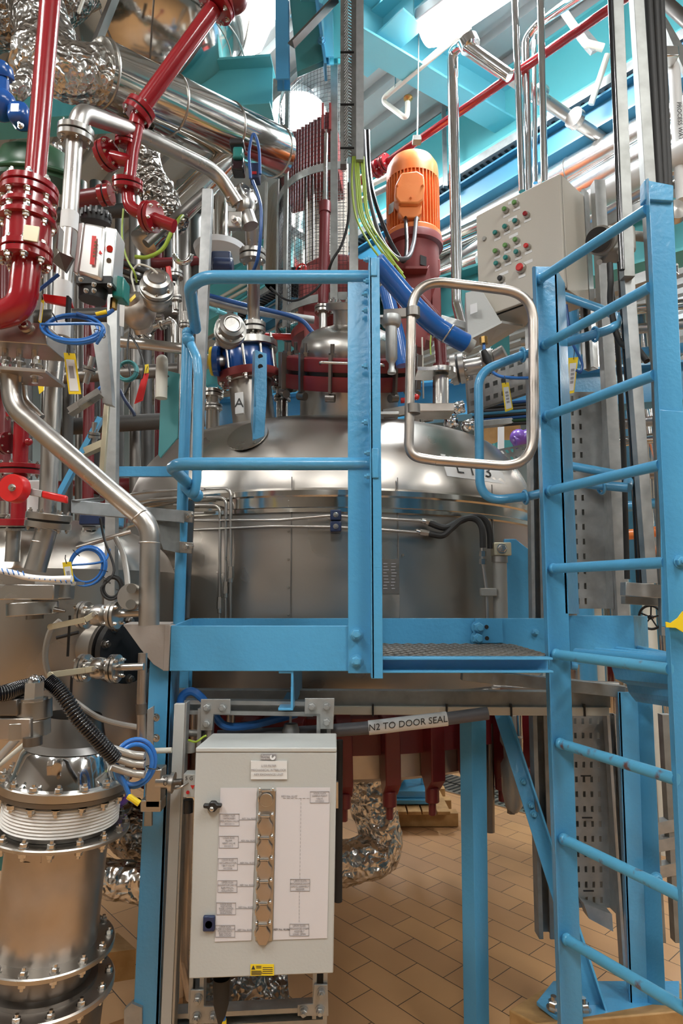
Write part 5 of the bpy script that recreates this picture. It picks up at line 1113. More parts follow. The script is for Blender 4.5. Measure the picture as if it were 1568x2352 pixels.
# shrink wrapped pipe behind cabinet bottom
foil_pipe('clear foil wrapped drum end seen below the key cabinet', [(440, 2290, 2.1), (560, 2278, 2.15), (640, 2285, 2.2)], .075, 'foil_dark', .008, 8, 5)
pipe('vertical wrapped pipe just left of the key cabinet', [(432, 1840, 2.1), (420, 2200, 2.1), (440, 2290, 2.12)], .018, 'steel_worn', .05)
# interlock valve on the column
iv = thing('interlock_valve', 'silver trapped-key interlock lock block on the left blue column', 'interlock', P(370, 1900, 1.78)); iY = 1.78
obj('body', MB().box(P(358, 1805, iY), (.042, .05, .10)), M['steel'], iv, bevel=.004); obj('lower_block', MB().box(P(352, 1845, iY), (.055, .05, .03)), M['steel'], iv, bevel=.003)
obj('barrel', MB().cyl(P(360, 1795, iY-.01), P(395, 1796, iY-.01), .018), M['steel'], iv); obj('collar', MB().cyl(P(391, 1797, iY-.01), P(399, 1798, iY-.01), .027), M['steel'], iv)
text('CLS', P(380, 1794, iY-.029), (0, 0, 1), (-1, 0, 0), .015, M['ink'], iv)
obj('key', MB().cyl(P(399, 1797, iY-.01), P(418, 1795, iY-.01), .008).box(P(425, 1797, iY-.01), (.03, .008, .016)), M['steel_dark'], iv); obj('clip', MB().tube(catmull([P(398, 1812, iY-.02), P(415, 1808, iY-.03), P(432, 1797, iY-.02)], 6), .003, 8), M['steel'], iv)
ip = thing('interlock_plate', 'steel mounting plate with bolts on the front of the left blue column', 'plate', P(346, 1900, 1.84))
obj('plate', MB().hexa([P(338, 1630, 1.84), P(352, 1622, 1.84), P(348, 1898, 1.84), P(330, 1898, 1.84)], (0, .012, 0)), M['galv'], ip, bevel=.001)
for y in (1648, 1695): bolt(P(358, y, 1.86), (0, -1, 0), .016, ip)
one('seal_tube', 'short tan plastic tube between the left column and the trunking', 'tube', MB().cyl(P(345, 1725, 1.84), P(394, 1723, 1.84), pr(6, 1.84)), M['pale_pipe'])
ig = thing('lock_indicator_box', 'small grey indicator box with a red spot half behind the key cabinet', 'indicator', P(433, 1850, 1.75))
obj('body', MB().hexa([P(421, 1778, 1.76), P(448, 1778, 1.76), P(448, 1832, 1.76), P(420, 1832, 1.76)], (0, .04, 0)), M['cabinet'], ig, bevel=.002); text('5 G', P(434, 1788, 1.757), (1, 0, 0), (0, 0, 1), .014, M['ink'], ig)
obj('red_spot', MB().cyl(P(431, 1820, 1.755), P(431, 1820, 1.762), .0045), M['signal_red'], ig); obj('arrow', MB().prism([P(437, 1804, 1.757), P(447, 1804, 1.757), P(442, 1813, 1.757)], (0, .002, 0)), M['signal_red'], ig)
one('black_fitting', 'small black fitting beneath the indicator box', 'fitting', MB().cyl(P(432, 1836, 1.8), P(432, 1866, 1.8), .013), M['black'])
one('handwheel_boss', 'small round steel cap behind the top left of the key cabinet', 'cap', MB().cyl(P(437, 1702, 1.9), P(437, 1728, 1.9), .013).cyl(P(432, 1684, 1.95), P(470, 1684, 1.95), .010), M['cast'])
cable('yellow green earth wire curling out above the key cabinet', [P(433, 1700, 1.88), P(450, 1704, 1.86), P(468, 1692, 1.86), P(474, 1690, 1.86)], .003, 'wire_yg', 'wire', 'earth_wire')
for i, (x, y, r) in enumerate([(448, 1670, 11), (530, 1665, 10)]):
    one('stub_pipe', ['upright copper toned stub pipe left above the key cabinet', 'upright copper toned stub pipe in the middle above the key cabinet'][i], 'pipe', MB().cyl(P(x, 1600, 2.3), P(x, 1725, 2.3), pr(r, 2.3)), M['steel_worn'])
one('wrapped_drum', 'round silver duct end seen under the platform left of the channel bearer', 'duct', MB().lathe([(0, 0), (.10, 0), (.12, -.02), (.12, -.3)], P(505, 1560, 2.6), (.2, -1, .3), 40), M['mirror_clad'])
one('wrapped_drum', 'tilted silver duct seen under the platform just right of the round duct end', 'duct', MB().cyl(P(530, 1590, 2.8), P(590, 1530, 2.9), .13), M['steel'])
# ---------------------------------------------------------------- left side pipework
Z = Vector((0, 0, 1)); 
# red vertical pipe with valve stack
rY = 1.5; kk = rY/FPX
rv = thing('red_pipe', 'thick glossy red pipe running up out of the top left', 'pipe', P(78, 440, rY))
obj('pipe', MB().tube([P(78, 440, rY), P(122, -80, rY)], 25*kk, 32), M['red'], rv)
rax = (P(122, -80, rY)-P(78, 440, rY)).normalized()
vs = thing('red_check_valve', 'red cast valve with stacked bolted flanges at the left edge', 'valve', P(66, 640, rY))
def rdisk(px, py, R, t, nb, parent, m='red', ax=None, gap=True, Y=rY, bs=None): return flange(P(px, py, Y), ax or rax, R*Y/FPX, t*Y/FPX, nb, parent, m, bs=bs or 15*Y/FPX, gap=gap)
rdisk(68, 444, 66, 18, 8, rv)
for px, py, R, t in ((66, 484, 64, 11), (64, 510, 66, 12), (60, 586, 60, 18)): rdisk(px, py, R, t, 8, vs, gap=(t > 15))
obj('body', MB().tube([P(70, 440, rY), P(60, 600, rY)], 54*kk, 40, rf=lambda u, i: 54*kk), M['red'], vs)
obj('rating_plate', MB().hexa([P(55, 515, rY-.064), P(90, 520, rY-.064), P(86, 556, rY-.064), P(51, 550, rY-.064)], (0, .005, 0)), M['lever_brass'], vs, bevel=.001)
obj('lower_elbow', MB().tube(fillet([P(62, 600, rY), P(50, 712, rY), P(-60, 735, rY)], .06, 12), 34*kk, 32), M['red'], vs)
# second red pipe leaning, upper
ry2 = 2.0; r2 = thing('red_pipe', 'slanting red pipe rising to a flange at the top of the picture', 'pipe', P(320, 240, ry2))
a2 = P(322, 250, ry2); b2_ = P(490, 20, ry2); ax2 = (b2_-a2).normalized()
obj('pipe', MB().tube([a2, b2_], pr(21, ry2), 28), M['red'], r2)
flange(P(319, 256, ry2), ax2, pr(38, ry2), pr(16, ry2), 6, r2, 'red'); flange(P(497, 6, ry2), ax2, pr(52, ry2), pr(12, ry2), 8, r2, 'red')
obj('branch_head', MB().sphere(P(535, -5, ry2), pr(38, ry2), 24, 16), M['dark_red'], r2)
obj('stub', MB().tube([P(318, 262, ry2), P(312, 292, ry2)], pr(20, ry2), 20), M['red'], r2)
# tee assembly in red below
tA = thing('red_tee_assembly', 'red pipe tee with bolted flanges beside the tall steel pipe', 'pipe fitting', P(295, 480, 2.0)); tY = 2.0
obj('vertical_pipe', MB().tube([P(316, 290, tY), P(304, 350, tY), P(296, 420, tY)], pr(15, tY), 24), M['red'], tA)
obj('branch_pipe', MB().tube([P(304, 372, tY), P(255, 360, tY)], pr(16, tY), 20), M['red'], tA)
flange(P(247, 355, tY), (1, -.45, .15), pr(38, tY), pr(14, tY), 6, tA, 'red')
flange(P(293, 425, tY), (.05, -.25, 1), pr(37, tY), pr(12, tY), 6, tA, 'red')
flange(P(290, 325, tY), (.1, -.2, 1), pr(28, tY), pr(9, tY), 4, tA, 'red')
obj('lower_pipe', MB().tube(fillet([P(293, 430, tY), P(298, 478, tY), P(335, 495, tY), P(400, 520, tY)], .04, 8), pr(16, tY), 20), M['red'], tA)
flange(P(347, 498, tY), (1, -.35, -.25), pr(37, tY), pr(13, tY), 6, tA, 'red')
rb = thing('red_branch_pipe', 'red horizontal pipe stub with flanges left behind the silver actuator', 'pipe', P(190, 450, 2.1))
obj('pipe', MB().tube([P(150, 462, 2.1), P(238, 448, 2.1)], pr(20, 2.1), 20), M['dark_red'], rb); flange(P(243, 448, 2.1), (1, -.1, .1), pr(26, 2.1), pr(14, 2.1), 4, rb, 'red')
# polished vessel top left
vt = thing('polished_vessel', 'huge mirror polished insulated vessel end hanging at the top left', 'vessel', P(380, 200, 3.3)); vY = 3.4
cv_ = P(360, 22, vY); R0 = 1.0
pv = [(.0, -.60), (.12, -.595), (.25, -.56), (.37, -.48), (.46, -.37), (.53, -.22), (.555, -.06), (.56, .1), (.56, .9)]
obj('cladding', MB().lathe([(p.x, p.z) for p in catmull([(a, 0, b_) for a, b_ in pv], 6)], cv_+Vector((.0, 0, .08)), (0.08, -.10, 1), 96), M['mirror_clad'], vt, ang=60)
mb = MB()
for k in range(9):
    an = 2*math.pi*k/9+.2; px_ = []
    for r, h in pv[1:8]:
        ax = Vector((.08, -.10, 1)).normalized(); x, y = frame_from(ax); px_.append(cv_+Vector((0, 0, .08))+ax*h+(x*math.cos(an)+y*math.sin(an))*(r+.003))
    mb.tube(catmull(px_, 4), .005, 6)
obj('gore_seams', mb, M['steel_dark'], vt)
obj('ring_seam', MB().torus(cv_+Vector((.03, .03, -.24)), (0.08, -.10, 1), .50, .006, 64, 6), M['steel_dark'], vt)
one('angle_strut', 'dark steel angle strut leaning beside the polished vessel at the top', 'strut', MB().sweep(prL(.05, .05, .005), P(228, 118, 2.6), P(290, -40, 2.6)), M['steel_dark'])
one('thin_strut', 'thin pale strut crossing at the very top left', 'strut', MB().sweep(prB(.01, .01), P(180, 30, 2.4), P(198, -20, 2.4)), M['pale_pipe'])
# large silver duct
dct = thing('silver_duct', 'long polished silver insulated duct slanting down to the right', 'duct', P(640, 340, 3.1))
da, db = P(225, 165, 2.35), P(640, 352, 3.15)
def tap(p0, p1, r0, r1, n=30):
    return [lerp(p0, p1, i/n) for i in range(n+1)]
obj('cladding', MB().tube(tap(da, db, 1, 1), pr(64, 2.9), 56), M['mirror_clad'], dct)
for u in (.02, .34, .66, .97):
    obj('seam_ring', MB().torus(lerp(da, db, u), db-da, pr(64.5, 2.9), .005, 48, 6), M['steel'], dct)
foil_pipe('crumpled foil lagged valve body joining the silver duct', [(70, 130, 2.3), (150, 165, 2.3), (240, 178, 2.4)], pr(72, 2.3), 'foil', .014, 7, 2, bend=.1)
foil_pipe('crumpled foil lagged pipe dropping from the very top left', [(50, -60, 2.35), (100, 60, 2.35), (130, 165, 2.35)], pr(75, 2.3), 'foil', .018, 6, 3)
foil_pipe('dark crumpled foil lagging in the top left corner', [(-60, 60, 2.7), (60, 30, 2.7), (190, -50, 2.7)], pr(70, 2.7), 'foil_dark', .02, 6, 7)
foil_pipe('bright crumpled foil elbow beside the blue valve at the left edge', [(0, 215, 2.1), (45, 205, 2.1), (75, 165, 2.15)], pr(26, 2.1), 'foil', .01, 10, 4)
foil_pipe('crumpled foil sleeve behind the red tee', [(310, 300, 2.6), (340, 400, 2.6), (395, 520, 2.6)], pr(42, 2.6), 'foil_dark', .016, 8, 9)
pipe('slanting silver pipe running down to the left behind the red tee', [(560, 330, 3.0), (330, 560, 2.7)], pr(34, 2.9), 'mirror_clad')
pipe('grey slanting bar behind the yellow green wires', [(470, 440, 2.5), (335, 560, 2.4)], pr(11, 2.4), 'steel_dark')
# blue valve at left edge
bvl = thing('blue_valve', 'royal blue cast valve body at the upper left edge', 'valve', P(0, 250, 1.9)); bY = 1.9
obj('body', MB().sphere(P(0, 240, bY), pr(42, bY), 28, 18, (1, 1, .9)), M['royal_blue'], bvl)
obj('neck', MB().tube([P(2, 150, bY), P(2, 230, bY)], pr(20, bY), 24), M['royal_blue'], bvl)
flange(P(2, 168, bY), (0, -.4, 1), pr(30, bY), pr(26, bY), 6, bvl, 'royal_blue', gap=False)
obj('lower_body', MB().box(P(48, 268, bY), (pr(50, bY), .08, pr(52, bY))), M['royal_blue'], bvl, bevel=.02)
bolt(P(48, 290, bY-.04), (0, -1, 0), .014, bvl)
gd_ = thing('green_cover', 'dark green domed cover behind the red pipe', 'cover', P(80, 430, 2.1)); obj('dome', MB().lathe([(0, .10), (.06, .095), (.11, .07), (.135, .02), (.14, 0), (.14, -.03), (0, -.03)], P(85, 400, 2.1), (.05, -.35, 1), 40), M['green'], gd_)
obj('rim', MB().torus(P(88, 405, 2.1), (.05, -.35, 1), .139, .008, 40, 8), M['green'], gd_)
# steel pipe with top elbow ----------------------------------------------
sp = thing('steel_pipe_run', 'tall steel pipe with a flanged elbow turning right to the diaphragm valve', 'pipe', P(118, 1180, 1.75)); sY_ = 1.75
fa = P(172, 305, sY_)
obj('riser', MB().tube([P(172, 310, sY_), P(158, 520, sY_), P(122, 900, sY_), P(108, 1190, sY_)], pr(20, sY_), 28), M['steel_pipe'], sp)
obj('upper_arm', MB().tube(fillet([fa, P(186, 258, sY_), P(300, 298, 2.0), P(498, 395, 2.3), P(545, 468, 2.35)], .12, 12), pr(20, 2.0), 28), M['steel_pipe'], sp)
flange(P(174, 308, sY_), (.1, -.2, 1), pr(43, sY_), pr(15, sY_), 6, sp)
flange(P(112, 1196, sY_), (.12, -.1, 1), pr(50, sY_), pr(17, sY_), 6, sp)
obj('foot_nozzle', MB().cyl(P(108, 1215, sY_), P(80, 1310, sY_), pr(24, sY_)), M['steel_pipe'], sp)
for y in (1165, 1250): obj('weld_ring', MB().torus(lerp(P(122, 900, sY_), P(108, 1190, sY_), 1) if y == 1165 else P(97, 1245, sY_), (.1, 0, 1), pr(23, sY_), .002, 32, 6), M['steel'], sp)
one('pipe_label', 'white wrap label on the tall steel pipe above the actuator', 'label', MB().tube([P(161, 490, sY_), P(158, 530, sY_)], pr(21, sY_), 24), M['label_white'])
one('pipe_label', 'white wrap label on the tall steel pipe near the blue hose coil', 'label', MB().tube([P(145, 650, sY_), P(140, 775, sY_)], pr(21, sY_), 24), M['label_white'])
# diaphragm valve and lower riser to nozzle A
dv = thing('diaphragm_valve', 'steel diaphragm valve body at the end of the sloping steel pipe', 'valve', P(560, 560, 2.4)); dY = 2.4
obj('body', MB().sphere(P(560, 470, dY), pr(34, dY), 24, 16, (.85, .8, 1.2)).tube([P(548, 440, dY), P(575, 520, dY)], pr(20, dY), 20), M['steel'], dv)
for p_, ax in ((P(545, 470, dY), (-1, -.6, -.2)), (P(562, 452, dY), (.8, -.6, .4))): flange(p_, ax, pr(30, dY), pr(14, dY), 4, dv)
obj('bonnet_plate', MB().box(P(540, 508, dY-.03), (.055, .03, .07)), M['steel'], dv, bevel=.004)
bolt(P(532, 462, dY-.05), (-.3, -1, 0), .03, dv); bolt(P(543, 510, dY-.05), (-.3, -1, 0), .03, dv)
rp2 = fpipe('steel riser with two flange joints standing on the blue spacer nozzle', [(578, 520, 2.45), (582, 610, 2.6), (582, 700, 2.8), (584, 800, 2.92)], pr(16, 2.6), [(P(580, 588, 2.55), (0, -.1, 1), pr(32, 2.55), pr(13, 2.55)), (P(584, 752, 2.85), (0, -.1, 1), pr(27, 2.85), pr(12, 2.85))], nb=6)
# solenoid/positioner stack at upper mid
po = thing('valve_positioner', 'black and teal valve positioner with blue tubing above the diaphragm valve', 'positioner', P(560, 430, 2.4))
obj('black_cap', MB().box(P(545, 335, 2.4), (.06, .06, .03)), M['black'], po, bevel=.008); obj('teal_body', MB().box(P(548, 358, 2.38), (.042, .05, .05)), M['teal_btn'], po, bevel=.008)
obj('lower_body', MB().box(P(548, 385, 2.4), (.05, .06, .06)), M['black_gloss'], po, bevel=.006); obj('side_block', MB().box(P(586, 400, 2.4), (.04, .05, .07)), M['navy'], po, bevel=.004); obj('red_mark', MB().box(P(584, 397, 2.374), (.018, .003, .012)), M['signal_red'], po)
cable('dark blue cable looping over the positioner and falling along the steel riser', [P(575, 410, 2.35), P(572, 350, 2.35), P(582, 308, 2.35), P(594, 340, 2.35), P(597, 400, 2.35)], .006, 'cable_blue')
cable('dark blue cable dropping in front of the steel riser', [P(580, 415, 2.35), P(598, 470, 2.35), P(598, 540, 2.36), P(590, 600, 2.4), P(572, 640, 2.5)], .007, 'cable_blue')
# pneumatic actuator ------------------------------------------------------
aY = 1.55; pa_ = thing('pneumatic_actuator', 'silver pneumatic valve actuator with black end caps and red marks', 'actuator', P(212, 690, aY))
q = [P(186, 508, aY), P(266, 520, aY), P(258, 650, aY), P(171, 630, aY)]
obj('body', MB().hexa([P(190, 508, aY-.02), P(242, 517, aY-.03), P(232, 644, aY-.03), P(174, 628, aY-.02)], (0, .09, 0)), M['alu'], pa_, bevel=.010)
obj('side_block', MB().hexa([P(241, 518, aY-.02), P(267, 524, aY-.01), P(258, 651, aY-.01), P(232, 645, aY-.02)], (0, .07, 0)), M['alu'], pa_, bevel=.004)
obj('left_block', MB().hexa([P(180, 512, aY-.005), P(193, 510, aY-.01), P(178, 629, aY-.01), P(168, 625, aY-.005)], (0, .06, 0)), M['alu'], pa_, bevel=.003)
obj('top_cap', MB().lathe([(0, 0), (.034, 0), (.037, -.004), (.038, -.012), (.038, -.03), (0, -.03)], P(221, 486, aY+.02), (.06, -.2, 1), 28), M['black'], pa_)
mb = MB(); 
for i in range(16):
    a = 2*math.pi*i/16; mb.box(P(221, 490, aY+.02)+Vector((math.cos(a)*.037, math.sin(a)*.037, -.01)), (.005, .005, .018))
obj('cap_ribs', mb, M['black'], pa_)
obj('bottom_cap', MB().cyl(P(218, 638, aY+.02), P(212, 690, aY+.02), .040, .034).box(P(225, 655, aY+.01), (.09, .06, .02)), M['black'], pa_)
for x, y in ((186, 642), (216, 654), (252, 656), (198, 668), (216, 668)): bolt(P(x, y, aY-.035), (0, -1, 0), .009, pa_)
obj('red_rack_mark', MB().hexa([P(211, 541, aY-.032), P(221, 542, aY-.032), P(216, 608, aY-.032), P(206, 606, aY-.032)], (0, .002, 0)), M['signal_red'], pa_)
mb = MB()
for i in range(5): mb.cyl(P(219.5-i*1.0, 556+i*8, aY-.034), P(219.5-i*1.0, 556+i*8, aY-.032), .0030, seg=10)
obj('rack_teeth', mb, M['steel'], pa_)
obj('arrow_mark', MB().prism([P(226, 582, aY-.031), P(236, 584, aY-.031), P(230, 574, aY-.031)], (0, .001, 0)), M['signal_red'], pa_)
obj('red_plug', MB().cyl(P(252, 571, aY-.014), P(252, 571, aY-.02), .008), M['signal_red'], pa_); obj('port', MB().cyl(P(250, 598, aY-.014), P(250, 598, aY-.018), .006), M['steel_dark'], pa_)
br2 = thing('actuator_bracket', 'open box shaped steel bracket beside the actuator', 'bracket', P(150, 600, 1.62)); 
obj('left_flat', MB().sweep(prB(.004, .03), P(140, 525, 1.62), P(136, 578, 1.62), Vector((0, -1, 0))), M['steel'], br2); obj('right_flat', MB().sweep(prB(.004, .03), P(171, 530, 1.62), P(167, 590, 1.62), Vector((0, -1, 0))), M['steel'], br2)
obj('lower_flat', MB().hexa([P(136, 578, 1.6), P(168, 592, 1.6), P(150, 625, 1.62), P(118, 600, 1.62)], (0, .01, 0)), M['steel_dark'], br2)
tb_ = thing('solenoid_box', 'teal green solenoid box with brass gland beside the actuator', 'solenoid', P(265, 700, 1.6))
obj('body', MB().hexa([P(258, 628, 1.57), P(285, 636, 1.57), P(283, 685, 1.57), P(256, 680, 1.57)], (0, .05, 0)), M['teal_btn'], tb_, bevel=.004); obj('gland', MB().cyl(P(262, 686, 1.59), P(260, 710, 1.59), .010, seg=8), M['bronze'], tb_)
coil('coiled light blue air hose hung in front of the tall steel pipe', P(168, 755, 1.55), (.15, -1, .25), pr(64, 1.55), pr(3.6, 1.55), 3, 'hose_blue', [P(225, 745, 1.53), P(232, 770, 1.53), P(222, 790, 1.54)], sq=.60)
cable('blue cable from the brass gland into the hose coil', [P(260, 712, 1.58), P(240, 724, 1.57), P(205, 728, 1.56), P(175, 720, 1.55)], .005, 'cable_blue')
cable('yellow cable marker sleeve beside the brass gland', [P(245, 716, 1.565), P(220, 722, 1.56)], .0055, 'yellow', 'marker', 'cable_marker')
cable('blue cable with yellow sleeve left of the actuator foot', [P(80, 672, 1.6), P(100, 658, 1.6), P(135, 630, 1.6)], .005, 'cable_blue')
rl = thing('red_lever', 'bright red valve lever below the actuator', 'lever', P(160, 700, 1.58)); obj('grip', MB().hexa([P(95, 673, 1.58), P(160, 682, 1.58), P(168, 706, 1.58), P(100, 692, 1.58)], (0, .012, 0)), M['signal_red'], rl, bevel=.003); obj('cable_tie', MB().box(P(157, 712, 1.57), (.006, .02, .07)), M['black'], rl)
tagplate('small yellow tag hanging left of the blue hose coil', [P(95, 684, 1.58), P(101, 690, 1.58), P(94, 744, 1.58), P(88, 738, 1.58)], bars=False)
tagplate('yellow framed tag hanging below the blue hose coil', [P(146, 810, 1.6), P(172, 812, 1.6), P(186, 905, 1.6), P(158, 905, 1.6)], lines=1)
one('white_tag', 'narrow white tag strip beside the solenoid box', 'tag', MB().hexa([P(275, 692, 1.8), P(286, 694, 1.8), P(284, 751, 1.8), P(274, 748, 1.8)], (0, .002, 0)), M['label_white'])
# plate with rods at left --------------------------------------------------
pY = 1.6; rp_ = thing('rod_clamp', 'steel plates joined by threaded rods clamping the pipe bend at the left edge', 'clamp', P(50, 870, pY))
obj('upper_plate', MB().hexa([P(-60, 735, pY-.05), P(105, 742, pY-.05), P(108, 792, pY-.05), P(-60, 780, pY-.05)], (0, .12, 0)), M['steel_worn'], rp_, bevel=.002)
obj('top_stud', MB().lathe([(0, 0), (.016, 0), (.016, .01), (.009, .012), (.008, .018), (0, .018)], P(60, 752, pY-.05), (.1, -1, .2), 20), M['bolt'], rp_)
obj('lower_plate', MB().hexa([P(-60, 835, pY-.05), P(104, 848, pY-.05), P(104, 856, pY-.05), P(-60, 845, pY-.05)], (0, .12, 0)), M['steel_worn'], rp_, bevel=.001)
for x in (12, 45, 80): obj('threaded_rod', MB().cyl(P(x, 780, pY), P(x, 880, pY), .008), M['bolt'], rp_)
for x, y in ((12, 832), (45, 834), (84, 840), (12, 858), (84, 866)): hexnut(P(x, y, pY-.02), (0, 0, 1), .022, rp_)
# big diagonal pipe
bp_ = thing('bent_pipe', 'big brushed steel pipe bending diagonally down to the column bracket', 'pipe', P(342, 1430, 1.6)); bY_ = 1.6
obj('pipe', MB().tube(fillet([P(24, 862, bY_), P(30, 935, bY_), P(345, 1205, bY_), P(342, 1436, bY_)], .085, 14), pr(23, bY_), 36), M['steel_pipe'], bp_)
for q_ in ((322, 1186), (343, 1247)): obj('weld_ring', MB().torus(P(q_[0], q_[1], bY_), (.5, 0, -.6) if q_[1] < 1200 else (0, 0, 1), pr(23.3, bY_), .0018, 32, 6), M['steel'], bp_)
pipe('second smaller pipe bending behind the big brushed pipe at left', [(50, 862, 1.68), (55, 920, 1.68), (95, 960, 1.68)], pr(10, 1.68), 'steel_pipe', .05)
# red pipe stub left with flanges
rs = thing('red_pipe_stack', 'dark red flanged pipe standing at the left edge behind the big brushed pipe', 'pipe', P(48, 1190, 1.95)); rsY = 1.95
obj('pipe', MB().tube([P(50, 950, rsY), P(42, 1200, rsY)], pr(17, rsY), 24), M['red'], rs)
for y, R in ((950, 34), (1078, 46)): flange(P(49-(y-950)*.03, y, rsY), (0, -.1, 1), pr(R, rsY), pr(12, rsY), 6, rs, 'red')
flange(P(38, 1200, rsY), (0, -.1, 1), pr(46, rsY), pr(16, rsY), 6, rs, 'red', gap=False); obj('branch', MB().sphere(P(66, 1015, rsY-.02), pr(9, rsY)), M['red'], rs)
flange(P(12, 1018, rsY), (1, -.3, 0), pr(26, rsY), pr(10, rsY), 6, rs, 'dark_red')
sn = fpipe('steel nozzle neck below the dark red flanged pipe', [(32, 1212, rsY), (28, 1290, rsY)], pr(16, rsY), [(P(35, 1212, rsY), (0, -.1, 1), pr(44, rsY), pr(8, rsY))], nb=0)
rw = thing('red_knob_valve', 'round red knob with a red lever at the left edge', 'valve', P(25, 1150, 1.6)); 
obj('knob', MB().lathe([(0, 0), (.034, 0), (.036, .004), (.036, .03), (0, .03)], P(24, 1120, 1.57), (.15, 1, 0), 36), M['signal_red'], rw)
bolt(P(28, 1120, 1.568), (.1, -1, 0), .013, rw)
obj('arm', MB().hexa([P(50, 1118, 1.6), P(96, 1126, 1.6), P(95, 1142, 1.6), P(50, 1134, 1.6)], (0, .008, 0)), M['galv'], rw, bevel=.001); obj('grip', MB().hexa([P(95, 1126, 1.595), P(152, 1138, 1.595), P(152, 1156, 1.595), P(95, 1143, 1.595)], (0, .016, 0)), M['signal_red'], rw, bevel=.004)
# support bracket arm to column
ba = thing('pipe_bracket', 'galvanised bracket arm clamped to the blue guardrail upright', 'bracket', P(290, 1180, 1.9)); 
obj('arm', MB().hexa([P(163, 1148, 1.75), P(320, 1160, 1.9), P(418, 1176, 2.1), P(418, 1200, 2.1), P(320, 1185, 1.9), P(163, 1178, 1.75)][:1]+[P(418, 1172, 2.15), P(418, 1200, 2.15), P(163, 1178, 1.75)], (0, .03, 0)), M['galv'], ba, bevel=.001)
obj('arm_top', MB().hexa([P(163, 1148, 1.75), P(230, 1142, 1.9), P(225, 1147, 1.9), P(175, 1150, 1.75)], (0, .04, 0)), M['galv'], ba)
obj('web_plate', MB().prism([P(352, 1195, 2.05), P(412, 1200, 2.2), P(412, 1270, 2.2), P(375, 1262, 2.1)], (0, .006, 0)), M['galv_dark'], ba)
for y in (1184, 1256):
    c = obj('clamp_plate', MB().hexa([P(400, y-14, 2.2), P(442, y-10, 2.2), P(440, y+16, 2.2), P(400, y+12, 2.2)], (0, .02, 0)), M['steel'], ba, bevel=.002)
    bolt(P(427, y, 2.2), (0, -1, 0), .018, c); bolt(P(440, y-2, 2.2), (0, -1, 0), .012, c)
one('flat_bar', 'dark steel flat bar hanging behind the guardrail upright', 'bar', MB().hexa([P(430, 1150, 2.3), P(446, 1150, 2.3), P(434, 1420, 2.3), P(422, 1420, 2.3)], (0, .01, 0)), M['steel_dark'])
one('blue_tie_bar', 'blue flat tie bar running left from the guardrail at middle rail height', 'bar', MB().hexa([P(232, 1071, 2.4), P(405, 1071, 2.4), P(405, 1094, 2.4), P(238, 1094, 2.4)], (0, .02, 0)), M['blue'], bevel=.001)
# galvanised posts behind
vstrut('galvanised strut post right of the solenoid box', 262, 640, 255, 1400, 2.1, pr(24, 2.1), 'galv')
vstrut('tall grey galvanised strut standing behind the guardrail top bend', 478, 440, 450, 1080, 2.45, pr(24, 2.45), 'galv')
vstrut('slotted narrow steel strip between the leaning plates', 246, 930, 232, 1120, 2.0, .016, 'lever_brass', name='strip', cat='strip')
one('leaning_plate', 'leaning grey steel channel below the solenoid box', 'plate', MB().hexa([P(207, 740, 1.9), P(244, 740, 1.9), P(258, 930, 1.9), P(236, 925, 1.9)], (0, .03, 0)), M['galv'])
one('angle_iron', 'sloping steel angle iron to the right of the big brushed pipe', 'angle', MB().sweep(prL(.035, .035, .004), P(168, 958, 1.9), P(238, 912, 1.9)), M['steel'])
one('angle_iron', 'shorter sloping steel angle iron beneath the first one', 'angle', MB().sweep(prL(.035, .035, .004), P(200, 1050, 2.1), P(245, 1030, 2.1)), M['lever_brass'])
one('blue_brace', 'slim blue diagonal brace behind the big brushed pipe', 'brace', MB().sweep(prB(.025, .02), P(130, 1150, 2.3), P(232, 960, 2.3)), M['blue'])
one('white_box', 'pale blue junction box behind the tall steel pipe', 'box', MB().box(P(80, 1150, 2.1), (.10, .06, .13)), M['white_paint'], bevel=.004)
# sight glass valves -------------------------------------------------------
def sightvalve(label, px, py, Y, R, ax=(.25, -.9, .3)):
    t = thing('round_valve_head', label, 'valve', P(px, py+R, Y)); c = P(px, py, Y); k = Y/FPX; ax = Vector(ax).normalized()
    flange(c-ax*.02, ax, R*k*1.15, R*k*.35, 6, t, 'steel'); obj('cap', MB().lathe([(0, .04), (R*k*.5, .04), (R*k*.55, .046), (R*k*.62, .046), (R*k*.66, .04), (R*k*.9, .035), (R*k*.92, .0), (0, 0)], c, ax, 32), M['steel'], t)
    obj('body', MB().sphere(c-ax*.07, R*k*.95, 20, 12), M['steel_worn'], t); return t
sightvalve('round steel valve head beside the red upright lever', 360, 655, 2.2, 35)
sightvalve('round steel valve head left of the nozzle riser', 530, 755, 2.6, 33, (.3, -.9, .1))
one('red_upright_lever', 'narrow upright red lever grip behind the round valve head', 'lever', MB().sweep(prB(.02, .012), P(391, 660, 2.3), P(386, 612, 2.3), Vector((0, -1, 0))), M['signal_red'], bevel=.004)
one('globe_valve', 'bulky steel valve body beneath the upper round valve head', 'valve', MB().sphere(P(318, 715, 2.35), pr(42, 2.35), 24, 16, (1, .9, 1.1)).cyl(P(300, 680, 2.3), P(330, 760, 2.4), pr(25, 2.3)), M['steel_worn'])
cable('thin cream cable ring around the upper round valve head', [P(310, 670, 2.15), P(302, 630, 2.15), P(318, 608, 2.15), P(345, 615, 2.15), P(362, 628, 2.15)], .0035, 'pale_pipe')
cable('yellow green earth wire dropping from the red tee to the round valve head', [P(283, 480, 2.1), P(280, 540, 2.1), P(290, 590, 2.1), P(308, 625, 2.1), P(314, 648, 2.15)], .0035, 'wire_yg', 'wire', 'earth_wire')
cable('yellow green earth wires sweeping along the grey slanting bar', [P(310, 590, 2.4), P(340, 590, 2.4), P(375, 570, 2.4), P(400, 520, 2.4), P(430, 480, 2.5)], .008, 'wire_yg', 'wire', 'earth_wire')
